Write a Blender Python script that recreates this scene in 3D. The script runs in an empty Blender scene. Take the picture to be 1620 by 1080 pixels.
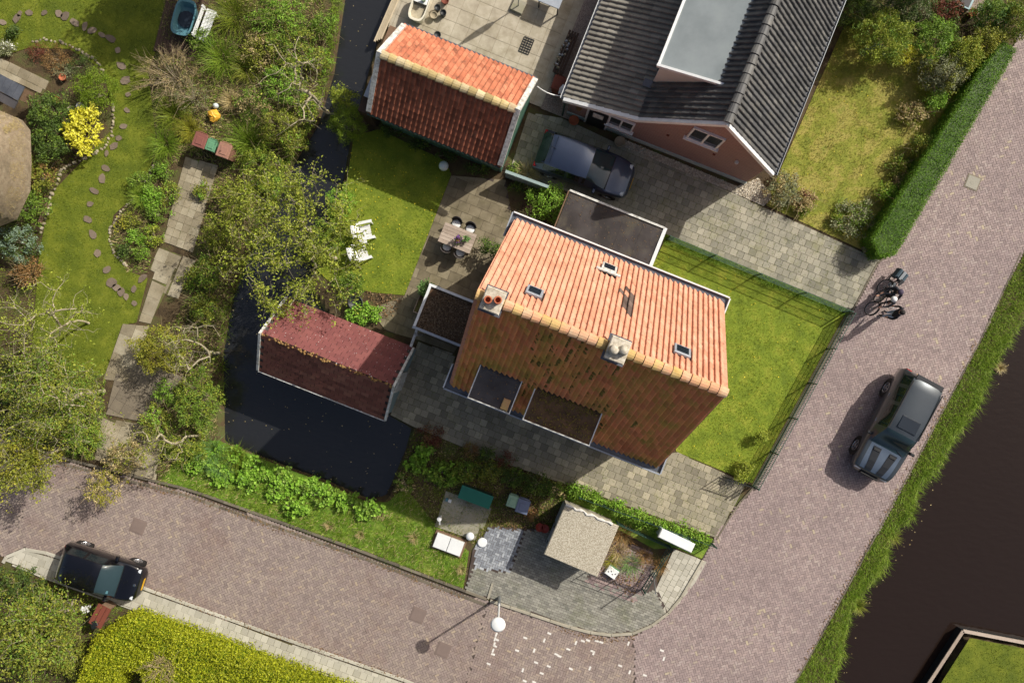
import bpy, math, random
import numpy as np
from mathutils import Vector, Matrix
random.seed(11); RNG = np.random.default_rng(11)
SC = bpy.context.scene
COL = SC.collection
# ------------------------------------------------------------------ camera, sky, sun, exposure
H = 34.0            # drone height in metres
F = 1260.0          # focal length in pixels of the 1620 px wide photograph (28 mm on a 36 mm sensor)
def W(px, py, h=0.0):
    k = (H - h) / F
    return Vector(((px - 810) * k, (540 - py) * k, h))
cam = bpy.data.cameras.new('camera'); cam.lens = 28.0; cam.sensor_width = 36.0
cam.clip_end = 3000; cam.clip_start = 0.1
cam_o = bpy.data.objects.new('camera', cam); COL.objects.link(cam_o)
cam_o.location = (0, 0, H); cam_o.rotation_euler = (0, 0, 0)
SC.camera = cam_o
SUN_EL = math.radians(40.0)
SUN_DIR = Vector((0.842 * math.cos(SUN_EL), 0.540 * math.cos(SUN_EL), math.sin(SUN_EL))).normalized()
w = bpy.data.worlds.new('World'); SC.world = w; w.use_nodes = True
nt = w.node_tree
sky = nt.nodes.new('ShaderNodeTexSky'); sky.sky_type = 'NISHITA'; sky.sun_disc = False
sky.sun_elevation = SUN_EL; sky.sun_rotation = math.atan2(SUN_DIR.x, SUN_DIR.y)
sky.altitude = 0; sky.air_density = 1.0; sky.dust_density = 6.0; sky.ozone_density = 0.6
nt.links.new(sky.outputs[0], nt.nodes['Background'].inputs[0]); nt.nodes['Background'].inputs[1].default_value = 0.085
sl = bpy.data.lights.new('sun', 'SUN'); sl.energy = 4.2; sl.angle = math.radians(0.53); sl.color = (1.0, 0.95, 0.86)
so = bpy.data.objects.new('sun', sl); COL.objects.link(so)
so.rotation_euler = SUN_DIR.to_track_quat('Z', 'Y').to_euler(); so.location = (20, 12, 40)
SC.view_settings.view_transform = 'Standard'; SC.view_settings.look = 'None'
SC.view_settings.gamma = 1.0; SC.view_settings.use_curve_mapping = False
SC.view_settings.exposure = 0.15

# ------------------------------------------------------------------ materials
def S(r, g, b):
    f = lambda c: (c/255/12.92) if c/255 <= 0.04045 else ((c/255+0.055)/1.055)**2.4
    return (f(r), f(g), f(b), 1.0)
M = {}
def pmat(name, stops, rough=.85, nscale=2.0, detail=5, rnd=0.0, vrnd=0.0, fine=(60, .15), bump=None,
         spec=.3, metallic=0, trans=0, coat=0, alpha=None, big=None):
    m = bpy.data.materials.new(name); m.use_nodes = True
    t = m.node_tree; N = t.nodes; Lk = t.links
    bs = N['Principled BSDF']; out = N['Material Output']
    geo = N.new('ShaderNodeNewGeometry'); oi = N.new('ShaderNodeObjectInfo')
    def math_(op, a, b=None, clamp=False):
        n = N.new('ShaderNodeMath'); n.operation = op; n.use_clamp = clamp
        for i, v in enumerate((a, b)):
            if v is None: continue
            if isinstance(v, (int, float)): n.inputs[i].default_value = v
            else: Lk.new(v, n.inputs[i])
        return n.outputs[0]
    rand = math_('FRACT', math_('ADD', geo.outputs['Random Per Island'], oi.outputs['Random']))
    ns = N.new('ShaderNodeTexNoise'); ns.inputs['Scale'].default_value = nscale; ns.inputs['Detail'].default_value = detail
    ns.inputs['Roughness'].default_value = .62
    Lk.new(geo.outputs['Position'], ns.inputs['Vector'])
    nf = math_('ADD', math_('MULTIPLY', math_('SUBTRACT', ns.outputs['Fac'], .5), 1.7), .5)
    fac = math_('ADD', math_('MULTIPLY', nf, 1 - rnd), math_('MULTIPLY', rand, rnd), True)
    rp = N.new('ShaderNodeValToRGB'); els = rp.color_ramp.elements
    stops = [(p, S(*c)) for p, c in stops]
    els[0].position, els[0].color = stops[0]
    if len(stops) > 1: els[1].position, els[1].color = stops[-1]
    else: els[1].position, els[1].color = 1, stops[0][1]
    for p, c in stops[1:-1]:
        e = els.new(p); e.color = c
    Lk.new(fac, rp.inputs[0])
    val = 1.0
    if vrnd:
        r2 = math_('FRACT', math_('MULTIPLY', rand, 7.31))
        val = math_('ADD', 1 - vrnd, math_('MULTIPLY', r2, 2 * vrnd))
    if fine and fine[1]:
        fn = N.new('ShaderNodeTexNoise'); fn.inputs['Scale'].default_value = fine[0]; fn.inputs['Detail'].default_value = 3
        Lk.new(geo.outputs['Position'], fn.inputs['Vector'])
        fv = math_('ADD', 1 - fine[1], math_('MULTIPLY', fn.outputs['Fac'], 2 * fine[1]))
        val = math_('MULTIPLY', val, fv)
    col = rp.outputs[0]
    if big:   # big = (scale, lo, hi, colour, amount): stains or moss with a shape of their own
        bn = N.new('ShaderNodeTexNoise'); bn.inputs['Scale'].default_value = big[0]; bn.inputs['Detail'].default_value = 6
        bn.inputs['Roughness'].default_value = .7
        Lk.new(geo.outputs['Position'], bn.inputs['Vector'])
        mr = N.new('ShaderNodeMapRange'); mr.inputs[1].default_value = big[1]; mr.inputs[2].default_value = big[2]
        mr.inputs[4].default_value = big[4]
        Lk.new(bn.outputs['Fac'], mr.inputs[0])
        mx = N.new('ShaderNodeMix'); mx.data_type = 'RGBA'
        Lk.new(mr.outputs[0], mx.inputs[0]); Lk.new(col, mx.inputs[6]); mx.inputs[7].default_value = S(*big[3])
        col = mx.outputs[2]
    if not isinstance(val, float):
        hs = N.new('ShaderNodeHueSaturation'); Lk.new(val, hs.inputs['Value']); Lk.new(col, hs.inputs['Color']); col = hs.outputs[0]
    Lk.new(col, bs.inputs['Base Color'])
    bs.inputs['Roughness'].default_value = rough; bs.inputs['Metallic'].default_value = metallic
    bs.inputs['Specular IOR Level'].default_value = spec
    if coat: bs.inputs['Coat Weight'].default_value = coat; bs.inputs['Coat Roughness'].default_value = .04
    if bump:
        bn2 = N.new('ShaderNodeTexNoise'); bn2.inputs['Scale'].default_value = bump[0]; bn2.inputs['Detail'].default_value = 4
        Lk.new(geo.outputs['Position'], bn2.inputs['Vector'])
        b = N.new('ShaderNodeBump'); b.inputs['Strength'].default_value = bump[1]; b.inputs['Distance'].default_value = bump[2]
        Lk.new(bn2.outputs['Fac'], b.inputs['Height']); Lk.new(b.outputs[0], bs.inputs['Normal'])
    if trans:
        tr = N.new('ShaderNodeBsdfTranslucent'); Lk.new(col, tr.inputs[0])
        ms = N.new('ShaderNodeMixShader'); ms.inputs[0].default_value = trans
        Lk.new(bs.outputs[0], ms.inputs[1]); Lk.new(tr.outputs[0], ms.inputs[2]); Lk.new(ms.outputs[0], out.inputs[0])
    M[name] = m
    return m
def leafmat(name, cols, trans=.2, vrnd=.28):
    n = len(cols)
    return pmat(name, [(i / max(1, n - 1), c) for i, c in enumerate(cols)], rough=.55, nscale=1.1, rnd=.6, vrnd=vrnd, fine=None, spec=.35, trans=trans)
def brickwall(name, c1, c2, mortar, bw=.21, bh=.06):
    m = bpy.data.materials.new(name); m.use_nodes = True; t = m.node_tree; N = t.nodes; Lk = t.links
    tc = N.new('ShaderNodeTexCoord'); sp = N.new('ShaderNodeSeparateXYZ'); Lk.new(tc.outputs['Object'], sp.inputs[0])
    ad = N.new('ShaderNodeMath'); ad.operation = 'ADD'; Lk.new(sp.outputs[0], ad.inputs[0]); Lk.new(sp.outputs[1], ad.inputs[1])
    cb = N.new('ShaderNodeCombineXYZ'); Lk.new(ad.outputs[0], cb.inputs[0]); Lk.new(sp.outputs[2], cb.inputs[1])
    br = N.new('ShaderNodeTexBrick'); Lk.new(cb.outputs[0], br.inputs[0]); br.inputs['Scale'].default_value = 1
    br.inputs['Color1'].default_value = S(*c1); br.inputs['Color2'].default_value = S(*c2); br.inputs['Mortar'].default_value = S(*mortar)
    br.inputs['Mortar Size'].default_value = .008; br.inputs['Brick Width'].default_value = bw; br.inputs['Row Height'].default_value = bh
    Lk.new(br.outputs[0], N['Principled BSDF'].inputs['Base Color']); N['Principled BSDF'].inputs['Roughness'].default_value = .9
    bp = N.new('ShaderNodeBump'); bp.inputs['Strength'].default_value = .4; bp.invert = True; bp.inputs['Distance'].default_value = .01
    Lk.new(br.outputs['Fac'], bp.inputs['Height']); Lk.new(bp.outputs[0], N['Principled BSDF'].inputs['Normal'])
    M[name] = m
def watermat(name, col, bscale, bstr, ior=1.45, lev=.8):
    m = bpy.data.materials.new(name); m.use_nodes = True; t = m.node_tree; N = t.nodes; Lk = t.links
    b = N['Principled BSDF']; b.inputs['Base Color'].default_value = S(*col); b.inputs['Roughness'].default_value = .04
    b.inputs['IOR'].default_value = ior; b.inputs['Specular IOR Level'].default_value = lev
    g = N.new('ShaderNodeNewGeometry'); n = N.new('ShaderNodeTexNoise'); n.inputs['Scale'].default_value = bscale; n.inputs['Detail'].default_value = 4
    mp = N.new('ShaderNodeMapping'); mp.inputs['Scale'].default_value = (1, 2.2, 1); mp.inputs['Rotation'].default_value = (0, 0, .6)
    Lk.new(g.outputs['Position'], mp.inputs[0]); Lk.new(mp.outputs[0], n.inputs['Vector'])
    bp = N.new('ShaderNodeBump'); bp.inputs['Strength'].default_value = bstr; bp.inputs['Distance'].default_value = .03
    Lk.new(n.outputs['Fac'], bp.inputs['Height']); Lk.new(bp.outputs[0], b.inputs['Normal'])
    M[name] = m
def plain(name, c, rough=.5, metallic=0, spec=.5, coat=0, fine=(30, .08), **k):
    return pmat(name, [(0, tuple(int(x * .92) for x in c)), (1, c)], rough=rough, metallic=metallic, spec=spec, coat=coat, fine=fine, **k)

# ground and paving
pmat('soil', [(.2, (52, 42, 30)), (.5, (84, 70, 48)), (.8, (84, 92, 46))], nscale=1.2, bump=(25, .6, .05), fine=(40, .3))
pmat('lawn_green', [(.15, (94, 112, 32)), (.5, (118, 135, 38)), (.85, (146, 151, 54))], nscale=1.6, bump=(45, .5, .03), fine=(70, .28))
pmat('lawn_dark', [(.15, (78, 92, 22)), (.5, (97, 108, 26)), (.85, (120, 126, 38))], nscale=1.3, bump=(45, .5, .03), fine=(70, .28))  # darker olive green base for the garden and island lawns
pmat('lawn_dry', [(.15, (106, 118, 40)), (.45, (134, 138, 52)), (.62, (158, 148, 76)), (.9, (108, 128, 38))], nscale=1.1, bump=(45, .5, .03), fine=(70, .3))
pmat('rough_grass', [(.15, (74, 100, 30)), (.5, (104, 136, 42)), (.85, (140, 148, 66))], nscale=1.5, bump=(30, .6, .05), fine=(50, .3))
pmat('joint', [(.2, (66, 56, 52)), (.8, (88, 78, 72))], nscale=3)
pmat('joint_moss', [(.2, (70, 66, 46)), (.55, (92, 88, 56)), (.85, (104, 118, 48))], nscale=1.5)
pmat('road_brick', [(0, (143, 128, 125)), (.35, (153, 137, 134)), (.7, (160, 143, 138)), (.93, (163, 149, 144)), (.982, (168, 154, 144)), (.99, (180, 166, 144)), (1, (188, 174, 148))], rough=.9, nscale=.5, rnd=1.0, vrnd=.09, fine=(90, .1), big=(.25, .42, .72, (134, 120, 119), .7))
pmat('road_brick_red', [(0, (138, 124, 118)), (.4, (146, 132, 125)), (.75, (152, 138, 128)), (.95, (156, 142, 130)), (.99, (164, 148, 132)), (1, (176, 160, 138))], rough=.9, nscale=.5, rnd=1.0, vrnd=.09, fine=(90, .1), big=(.4, .48, .75, (126, 102, 94), .7))
pmat('grey_brick', [(0, (112, 112, 106)), (.5, (136, 134, 124)), (.85, (150, 148, 138)), (1, (170, 172, 172))], rough=.9, nscale=.7, rnd=.6, vrnd=.12, fine=(80, .12), big=(.9, .5, .7, (112, 116, 84), .5))
pmat('blue_brick', [(0, (112, 116, 122)), (.45, (136, 140, 146)), (.8, (164, 168, 172)), (1, (196, 198, 198))], rough=.85, nscale=.9, rnd=.75, vrnd=.12)
pmat('purple_brick', [(0, (124, 108, 108)), (.6, (148, 130, 126)), (1, (164, 146, 138))], rough=.9, nscale=.9, rnd=.7, vrnd=.1)
pmat('white_paint', [(0, (196, 192, 184)), (1, (228, 226, 220))], rough=.7, fine=(40, .12))
pmat('slab_grey', [(.1, (122, 120, 108)), (.5, (148, 144, 128)), (.9, (166, 160, 142))], nscale=1.2, rnd=.5, vrnd=.13, fine=(50, .14), bump=(60, .3, .01), big=(1.1, .52, .72, (118, 118, 70), .6))
pmat('slab_warm', [(.1, (122, 116, 100)), (.45, (142, 136, 118)), (.8, (162, 154, 132)), (1, (188, 178, 152))], nscale=1.2, rnd=.65, vrnd=.13, fine=(50, .14), bump=(60, .3, .01), big=(1.0, .55, .75, (128, 124, 84), .55))
pmat('slab_patio', [(.1, (96, 88, 70)), (.5, (126, 116, 94)), (.9, (152, 142, 118))], nscale=1.6, rnd=.35, vrnd=.1, fine=(50, .16), big=(1.3, .5, .72, (84, 80, 50), .6))
pmat('slab_light', [(.1, (164, 160, 146)), (.6, (180, 176, 162)), (1, (192, 188, 174))], nscale=1.2, rnd=.6, vrnd=.07, fine=(60, .1))
pmat('slab_old', [(.1, (120, 110, 90)), (.5, (150, 140, 118)), (.9, (182, 174, 152))], nscale=3.2, rnd=.4, vrnd=.14, fine=(35, .3), bump=(40, .5, .02), big=(1.6, .48, .68, (104, 94, 68), .75))
pmat('slab_dark', [(.1, (104, 96, 84)), (.6, (126, 116, 100)), (1, (142, 132, 114))], nscale=1.8, rnd=.5, vrnd=.1, fine=(35, .18))
pmat('concrete_patio', [(.1, (150, 140, 122)), (.5, (174, 165, 146)), (.9, (192, 184, 166))], nscale=1.8, rnd=.15, vrnd=.015, fine=(60, .16), big=(1.0, .48, .7, (138, 128, 104), .7))
pmat('aggregate', [(.2, (112, 96, 88)), (.5, (140, 126, 116)), (.8, (172, 160, 148))], nscale=28, detail=3, fine=(120, .25), bump=(80, .6, .01))
pmat('gravel', [(0, (150, 140, 120)), (.5, (196, 186, 166)), (1, (226, 220, 206))], rnd=.8, vrnd=.2, nscale=3)
pmat('kerb_concrete', [(.1, (146, 140, 124)), (.6, (168, 162, 146)), (1, (182, 176, 160))], nscale=2, rnd=.4, vrnd=.06, fine=(60, .12))
pmat('kerb_dark', [(.1, (88, 82, 72)), (.6, (112, 104, 90)), (1, (130, 124, 108))], nscale=2, rnd=.4, vrnd=.1, fine=(60, .2))
pmat('stone', [(.1, (104, 92, 80)), (.6, (124, 110, 96)), (1, (140, 126, 110))], nscale=4, rnd=.5, vrnd=.12, fine=(40, .2), bump=(30, .4, .02))
pmat('pale_stone', [(.1, (128, 118, 98)), (.6, (160, 150, 128)), (1, (186, 178, 158))], nscale=4, rnd=.6, vrnd=.15, fine=(40, .2))
watermat('canal_water', (36, 27, 23), 2.2, .3, 1.36, .5)
watermat('ditch_water', (38, 39, 41), 2.5, .3)
# buildings
pmat('pantile_orange', [(0, (190, 128, 102)), (.4, (206, 146, 118)), (.75, (214, 160, 134)), (1, (218, 174, 148))], nscale=1.4, rnd=.35, vrnd=.09, fine=(30, .14), rough=.85, spec=.15, big=(7.5, .55, .66, (128, 94, 78), .7))
pmat('pantile_moss', [(0, (196, 116, 78)), (.35, (224, 144, 98)), (.65, (212, 152, 88)), (1, (186, 150, 74))], nscale=.7, rnd=.35, vrnd=.16, fine=(30, .22), rough=.9, spec=.15, big=(1.4, .5, .68, (166, 148, 70), .8))
pmat('pantile_shaded', [(0, (116, 72, 54)), (.4, (142, 86, 64)), (.75, (158, 98, 74)), (1, (118, 82, 66))], nscale=1.2, rnd=.55, vrnd=.22, fine=(30, .2), rough=.85, big=(2.4, .55, .72, (78, 60, 50), .6))  # garage pantiles away from the sun, shade put into the brown
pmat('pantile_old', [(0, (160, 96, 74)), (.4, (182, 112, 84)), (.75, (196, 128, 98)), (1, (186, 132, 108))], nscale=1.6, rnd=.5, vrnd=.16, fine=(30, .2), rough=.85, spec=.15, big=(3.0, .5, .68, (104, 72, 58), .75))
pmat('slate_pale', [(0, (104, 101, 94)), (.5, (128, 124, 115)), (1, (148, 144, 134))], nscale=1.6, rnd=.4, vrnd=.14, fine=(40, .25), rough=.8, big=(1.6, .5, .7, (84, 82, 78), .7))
pmat('cap_lichen', [(0, (150, 132, 92)), (.4, (176, 156, 108)), (.7, (196, 182, 148)), (1, (170, 120, 88))], nscale=4, rnd=.6, vrnd=.16, fine=(30, .3))
pmat('pantile_dark', [(0, (78, 64, 58)), (1, (110, 94, 86))], rnd=.6, vrnd=.2)
pmat('ridge_lichen', [(0, (176, 150, 104)), (.35, (196, 166, 108)), (.6, (206, 152, 118)), (1, (204, 190, 158))], nscale=2.2, rnd=.5, vrnd=.1, fine=(30, .25), big=(3, .5, .7, (160, 128, 50), .6))
pmat('slate_pantile', [(0, (62, 62, 64)), (.5, (82, 82, 82)), (1, (104, 102, 98))], nscale=1.2, rnd=.5, vrnd=.2, fine=(40, .25), rough=.6, spec=.45, big=(2.0, .55, .75, (128, 124, 112), .6))
pmat('roof_felt', [(.2, (50, 46, 45)), (.6, (66, 61, 60)), (1, (82, 77, 75))], nscale=1.2, fine=(50, .18), rough=.85, big=(1.6, .5, .68, (98, 92, 76), .5))
pmat('roof_felt_dark', [(.2, (58, 56, 58)), (.6, (76, 74, 76)), (1, (90, 86, 86))], nscale=1.5, fine=(50, .15), rough=.7)
pmat('roof_felt_brown', [(.2, (70, 54, 40)), (.6, (98, 76, 56)), (1, (122, 96, 70))], nscale=2.5, fine=(50, .2), rough=.85, big=(2, .5, .7, (62, 62, 58), .7))
pmat('roof_grey', [(.2, (124, 132, 134)), (.6, (138, 146, 148)), (1, (148, 156, 156))], nscale=.8, fine=(60, .06), rough=.6)
pmat('shingle_red', [(0, (106, 62, 61)), (.5, (120, 71, 69)), (1, (132, 82, 77))], nscale=1.2, rnd=.4, vrnd=.07, fine=(60, .15), big=(2.5, .55, .72, (122, 72, 64), .5))
pmat('shingle_shaded', [(0, (98, 62, 54)), (.5, (120, 74, 64)), (.9, (130, 88, 74)), (1, (168, 158, 150))], nscale=1.2, rnd=.7, vrnd=.14, fine=(60, .2))  # red shingles with shade put into the colour, plus some grey ones
pmat('thatch', [(.1, (138, 122, 102)), (.5, (162, 145, 122)), (.9, (178, 163, 140))], nscale=5, fine=(50, .35), bump=(30, 1.0, .08), big=(1.2, .5, .72, (104, 96, 78), .6))
pmat('gravel_roof', [(0, (70, 58, 46)), (.5, (104, 88, 70)), (.9, (138, 120, 98)), (1, (180, 166, 146))], rnd=.85, vrnd=.25, nscale=3)
pmat('pebble_dash', [(.3, (138, 130, 112)), (.5, (172, 164, 146)), (.7, (196, 190, 174))], nscale=22, detail=4, fine=(70, .3), bump=(50, .7, .02))
pmat('white_trim', [(0, (206, 208, 208)), (1, (232, 234, 234))], nscale=3, rough=.5, fine=(25, .1))
pmat('white_worn', [(.2, (168, 166, 158)), (.6, (214, 214, 208)), (1, (230, 230, 226))], nscale=6, rough=.6, fine=(30, .2), big=(7, .5, .66, (124, 118, 104), .7))
pmat('gutter_grey', [(0, (148, 156, 166)), (1, (178, 184, 192))], rough=.4, metallic=.3)
pmat('lead', [(.2, (86, 90, 98)), (1, (116, 120, 128))], rough=.45, metallic=.4)
pmat('green_boards', [(0, (62, 96, 82)), (.6, (78, 112, 96)), (1, (92, 124, 106))], rnd=.5, vrnd=.08, rough=.7)
pmat('grey_boards', [(0, (126, 146, 146)), (1, (154, 172, 172))], rnd=.5, vrnd=.08, rough=.7)
pmat('plaster', [(0, (196, 192, 182)), (1, (212, 208, 200))])
pmat('chimney_cap', [(.2, (160, 150, 130)), (.6, (196, 188, 172)), (1, (216, 210, 198))], nscale=8, fine=(25, .25))
pmat('terracotta', [(0, (156, 84, 56)), (1, (186, 108, 76))], nscale=5, rnd=.5, vrnd=.1)
pmat('moss', [(0, (96, 88, 40)), (1, (132, 116, 56))], nscale=8, rnd=.5, vrnd=.2, fine=(60, .3))
brickwall('brick_pink', (136, 102, 97), (150, 113, 107), (152, 138, 130))
brickwall('brick_red', (140, 84, 66), (158, 98, 78), (150, 136, 124))
plain('plinth', (176, 190, 186), rough=.8)
plain('dark_glass', (34, 42, 50), rough=.06, spec=.7, fine=None)
plain('black_metal', (26, 28, 30), rough=.45)
plain('green_metal', (36, 66, 56), rough=.5)
plain('fence_wire', (54, 88, 74), rough=.5)
plain('grey_metal', (150, 156, 160), rough=.35, metallic=.6)
plain('lamp_white', (238, 240, 238), rough=.3)
plain('teal_plastic', (92, 138, 148), rough=.4)
plain('green_lid', (38, 110, 92), rough=.5)
plain('bin_brown', (134, 84, 74), rough=.5)
plain('bin_tan', (160, 118, 100), rough=.5)
plain('bin_green', (98, 148, 112), rough=.5)
plain('bin_pale_green', (134, 166, 142), rough=.5)
plain('bin_grey', (104, 114, 140), rough=.5)
plain('bin_black', (30, 34, 36), rough=.5)
plain('cabinet_white', (232, 234, 232), rough=.45)
plain('steel_cover', (150, 146, 132), rough=.7, fine=(60, .2))
plain('iron_cover', (124, 108, 100), rough=.8, fine=(60, .25))
plain('rust_red', (120, 62, 46), rough=.8, fine=(30, .2))
plain('red_plastic', (164, 62, 44), rough=.5)
plain('yellow_bag', (236, 182, 62), rough=.5, fine=(20, .25))
plain('white_plastic', (236, 238, 236), rough=.35)
plain('cream_enamel', (226, 220, 200), rough=.25)
plain('glass_ball', (214, 226, 226), rough=.08, spec=.8, fine=None)
pmat('wood_grey', [(.1, (146, 132, 118)), (.5, (168, 152, 138)), (.9, (184, 170, 156))], nscale=9, rnd=.5, vrnd=.08, fine=(60, .18))
pmat('wood_brown', [(.1, (92, 70, 54)), (.6, (122, 98, 78)), (1, (146, 122, 100))], nscale=9, rnd=.5, vrnd=.1, fine=(60, .18))
pmat('decking', [(.1, (176, 160, 132)), (.6, (198, 184, 158)), (1, (208, 196, 172))], nscale=6, rnd=.6, vrnd=.08)
pmat('decking_dark', [(.1, (66, 52, 44)), (1, (92, 74, 62))], nscale=6, rnd=.6, vrnd=.1)
plain('chair_shell', (74, 68, 66), rough=.6)
pmat('bark', [(.1, (118, 106, 88)), (.5, (150, 138, 118)), (.9, (178, 168, 148))], nscale=9, fine=(30, .2), vrnd=.1)
pmat('bark_pale', [(.1, (138, 128, 104)), (.5, (164, 154, 128)), (.9, (184, 176, 152))], nscale=9, fine=(30, .2))
pmat('twig', [(.1, (128, 112, 84)), (.9, (172, 156, 122))], nscale=5, fine=None)
# cars and people
for nm, c, r, me, cl in (('paint_grey', (68, 75, 81), .35, .5, 1), ('paint_black', (14, 14, 20), .2, .2, 1), ('paint_navy', (62, 74, 96), .3, .5, 1), ('paint_sky', (96, 109, 131), .32, .8, 1), ('hood_reflect', (116, 130, 146), .34, .7, 1), ('paint_stripe', (40, 42, 45), .45, .3, .4)):  # the paler roof and bonnet coats hold sky reflection in their colour
    plain(nm, c, rough=r, metallic=me, coat=cl, fine=None)
plain('windscreen_glass', (44, 62, 66), rough=.03, spec=.9, fine=None)
plain('car_glass', (26, 36, 40), rough=.03, spec=.9, fine=None)
plain('car_dark', (16, 16, 18), rough=.6)
plain('tyre', (28, 28, 28), rough=.85)
plain('rim', (196, 198, 202), rough=.25, metallic=.9, fine=None)
plain('chrome', (220, 222, 226), rough=.12, metallic=1, fine=None)
plain('light_clear', (214, 220, 226), rough=.08, spec=.8, fine=None)
plain('light_red', (150, 22, 24), rough=.15, fine=None)
plain('plate_yellow', (232, 178, 40), rough=.5, fine=None)
plain('skin', (206, 160, 134), rough=.6); plain('jacket', (26, 30, 40), rough=.85); plain('jeans', (156, 180, 204), rough=.9)
plain('dark_trousers', (28, 28, 32), rough=.85); plain('shoes', (24, 22, 22), rough=.7); plain('hair_dark', (40, 34, 32), rough=.8)
plain('helmet_white', (240, 240, 238), rough=.3); plain('cap_purple', (64, 54, 76), rough=.8); plain('scarf', (198, 190, 180), rough=.9)
plain('bag_teal', (52, 72, 84), rough=.7); plain('pale_cloth', (190, 184, 172), rough=.9)
# foliage
leafmat('leaf_olive', [(94, 106, 34), (124, 134, 44), (148, 152, 58), (166, 164, 76)])
leafmat('leaf_spring', [(104, 122, 36), (134, 150, 46), (160, 170, 62), (178, 178, 84)], trans=.25)
leafmat('leaf_green', [(78, 104, 34), (102, 132, 42), (126, 152, 54), (152, 168, 74)])
leafmat('leaf_bright', [(96, 138, 36), (124, 168, 50), (148, 186, 66), (166, 196, 92)], trans=.25)
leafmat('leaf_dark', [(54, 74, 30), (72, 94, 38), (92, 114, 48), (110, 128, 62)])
leafmat('leaf_yellow', [(186, 182, 40), (214, 210, 58), (232, 226, 84), (236, 232, 130)], trans=.25)
leafmat('leaf_hedge', [(110, 118, 14), (146, 152, 24), (174, 180, 38), (192, 194, 66)], trans=.25)
leafmat('leaf_clipped', [(70, 108, 20), (90, 132, 26), (110, 150, 34), (128, 160, 48)])
leafmat('leaf_conifer', [(96, 122, 24), (116, 140, 30), (134, 154, 40)])
leafmat('leaf_grey', [(112, 118, 84), (142, 146, 108), (168, 170, 132)])
leafmat('leaf_golden', [(124, 124, 34), (150, 148, 46), (176, 170, 68)])
leafmat('leaf_blue', [(104, 128, 104), (132, 154, 130), (160, 178, 154)])
leafmat('leaf_red', [(92, 50, 40), (122, 66, 48), (140, 92, 66)])
leafmat('leaf_brown', [(112, 84, 50), (146, 112, 66), (176, 144, 92)], trans=.15)
leafmat('leaf_straw', [(150, 132, 88), (180, 162, 112), (200, 186, 140)], trans=.15)
leafmat('leaf_mint', [(84, 124, 62), (110, 148, 78), (142, 172, 104)])
leafmat('grass_fresh', [(88, 118, 26), (112, 142, 36), (138, 162, 52), (164, 172, 82)], trans=.3)
leafmat('grass_lawn', [(100, 122, 26), (124, 143, 34), (146, 156, 50), (164, 164, 72)], trans=.25)
leafmat('grass_lush', [(84, 100, 24), (104, 120, 30), (122, 136, 38), (144, 150, 56)], trans=.25)
leafmat('grass_dry', [(110, 124, 38), (136, 140, 52), (166, 156, 84), (116, 136, 42)], trans=.2)
leafmat('grass_chairs', [(92, 116, 28), (114, 138, 34), (134, 152, 44), (156, 160, 62)], trans=.25)
pmat('lawn_chairs', [(.15, (94, 110, 32)), (.5, (116, 130, 36)), (.85, (142, 148, 50))], nscale=1.3, bump=(45, .5, .03), fine=(70, .28))
leafmat('dandelion', [(226, 198, 30), (240, 214, 50)], trans=.1)
leafmat('petal_purple', [(112, 62, 140), (146, 96, 176)], trans=.2)
leafmat('petal_white', [(232, 232, 226), (246, 246, 242)], trans=.2)
leafmat('leaf_litter', [(88, 66, 44), (120, 92, 60), (150, 124, 84)], trans=0)

# ------------------------------------------------------------------ helpers
def tag(o, label=None, cat=None, group=None, kind=None):
    if label: o['label'] = label
    if cat: o['category'] = cat
    if group: o['group'] = group
    if kind: o['kind'] = kind
    return o
def thing(name, label, cat, loc=(0, 0, 0), rz=0.0, group=None):
    o = bpy.data.objects.new(name, None); COL.objects.link(o); o.empty_display_size = .2
    o.location = loc; o.rotation_euler = (0, 0, rz)
    return tag(o, label, cat, group)
def link(name, me, parent=None, mats=()):
    o = bpy.data.objects.new(name, me); COL.objects.link(o)
    if parent: o.parent = parent
    for m in mats:
        me.materials.append(M[m] if isinstance(m, str) else m)
    return o
def npmesh(name, V, Fa, n=4):
    me = bpy.data.meshes.new(name); V = np.asarray(V, dtype=np.float32); Fa = np.asarray(Fa, dtype=np.int32)
    me.vertices.add(len(V)); me.vertices.foreach_set('co', V.ravel())
    me.loops.add(Fa.size); me.loops.foreach_set('vertex_index', Fa.ravel())
    me.polygons.add(len(Fa)); me.polygons.foreach_set('loop_start', np.arange(0, Fa.size, n, dtype=np.int32))
    me.update(calc_edges=True); me.validate(); me.shade_flat()
    return me
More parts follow.
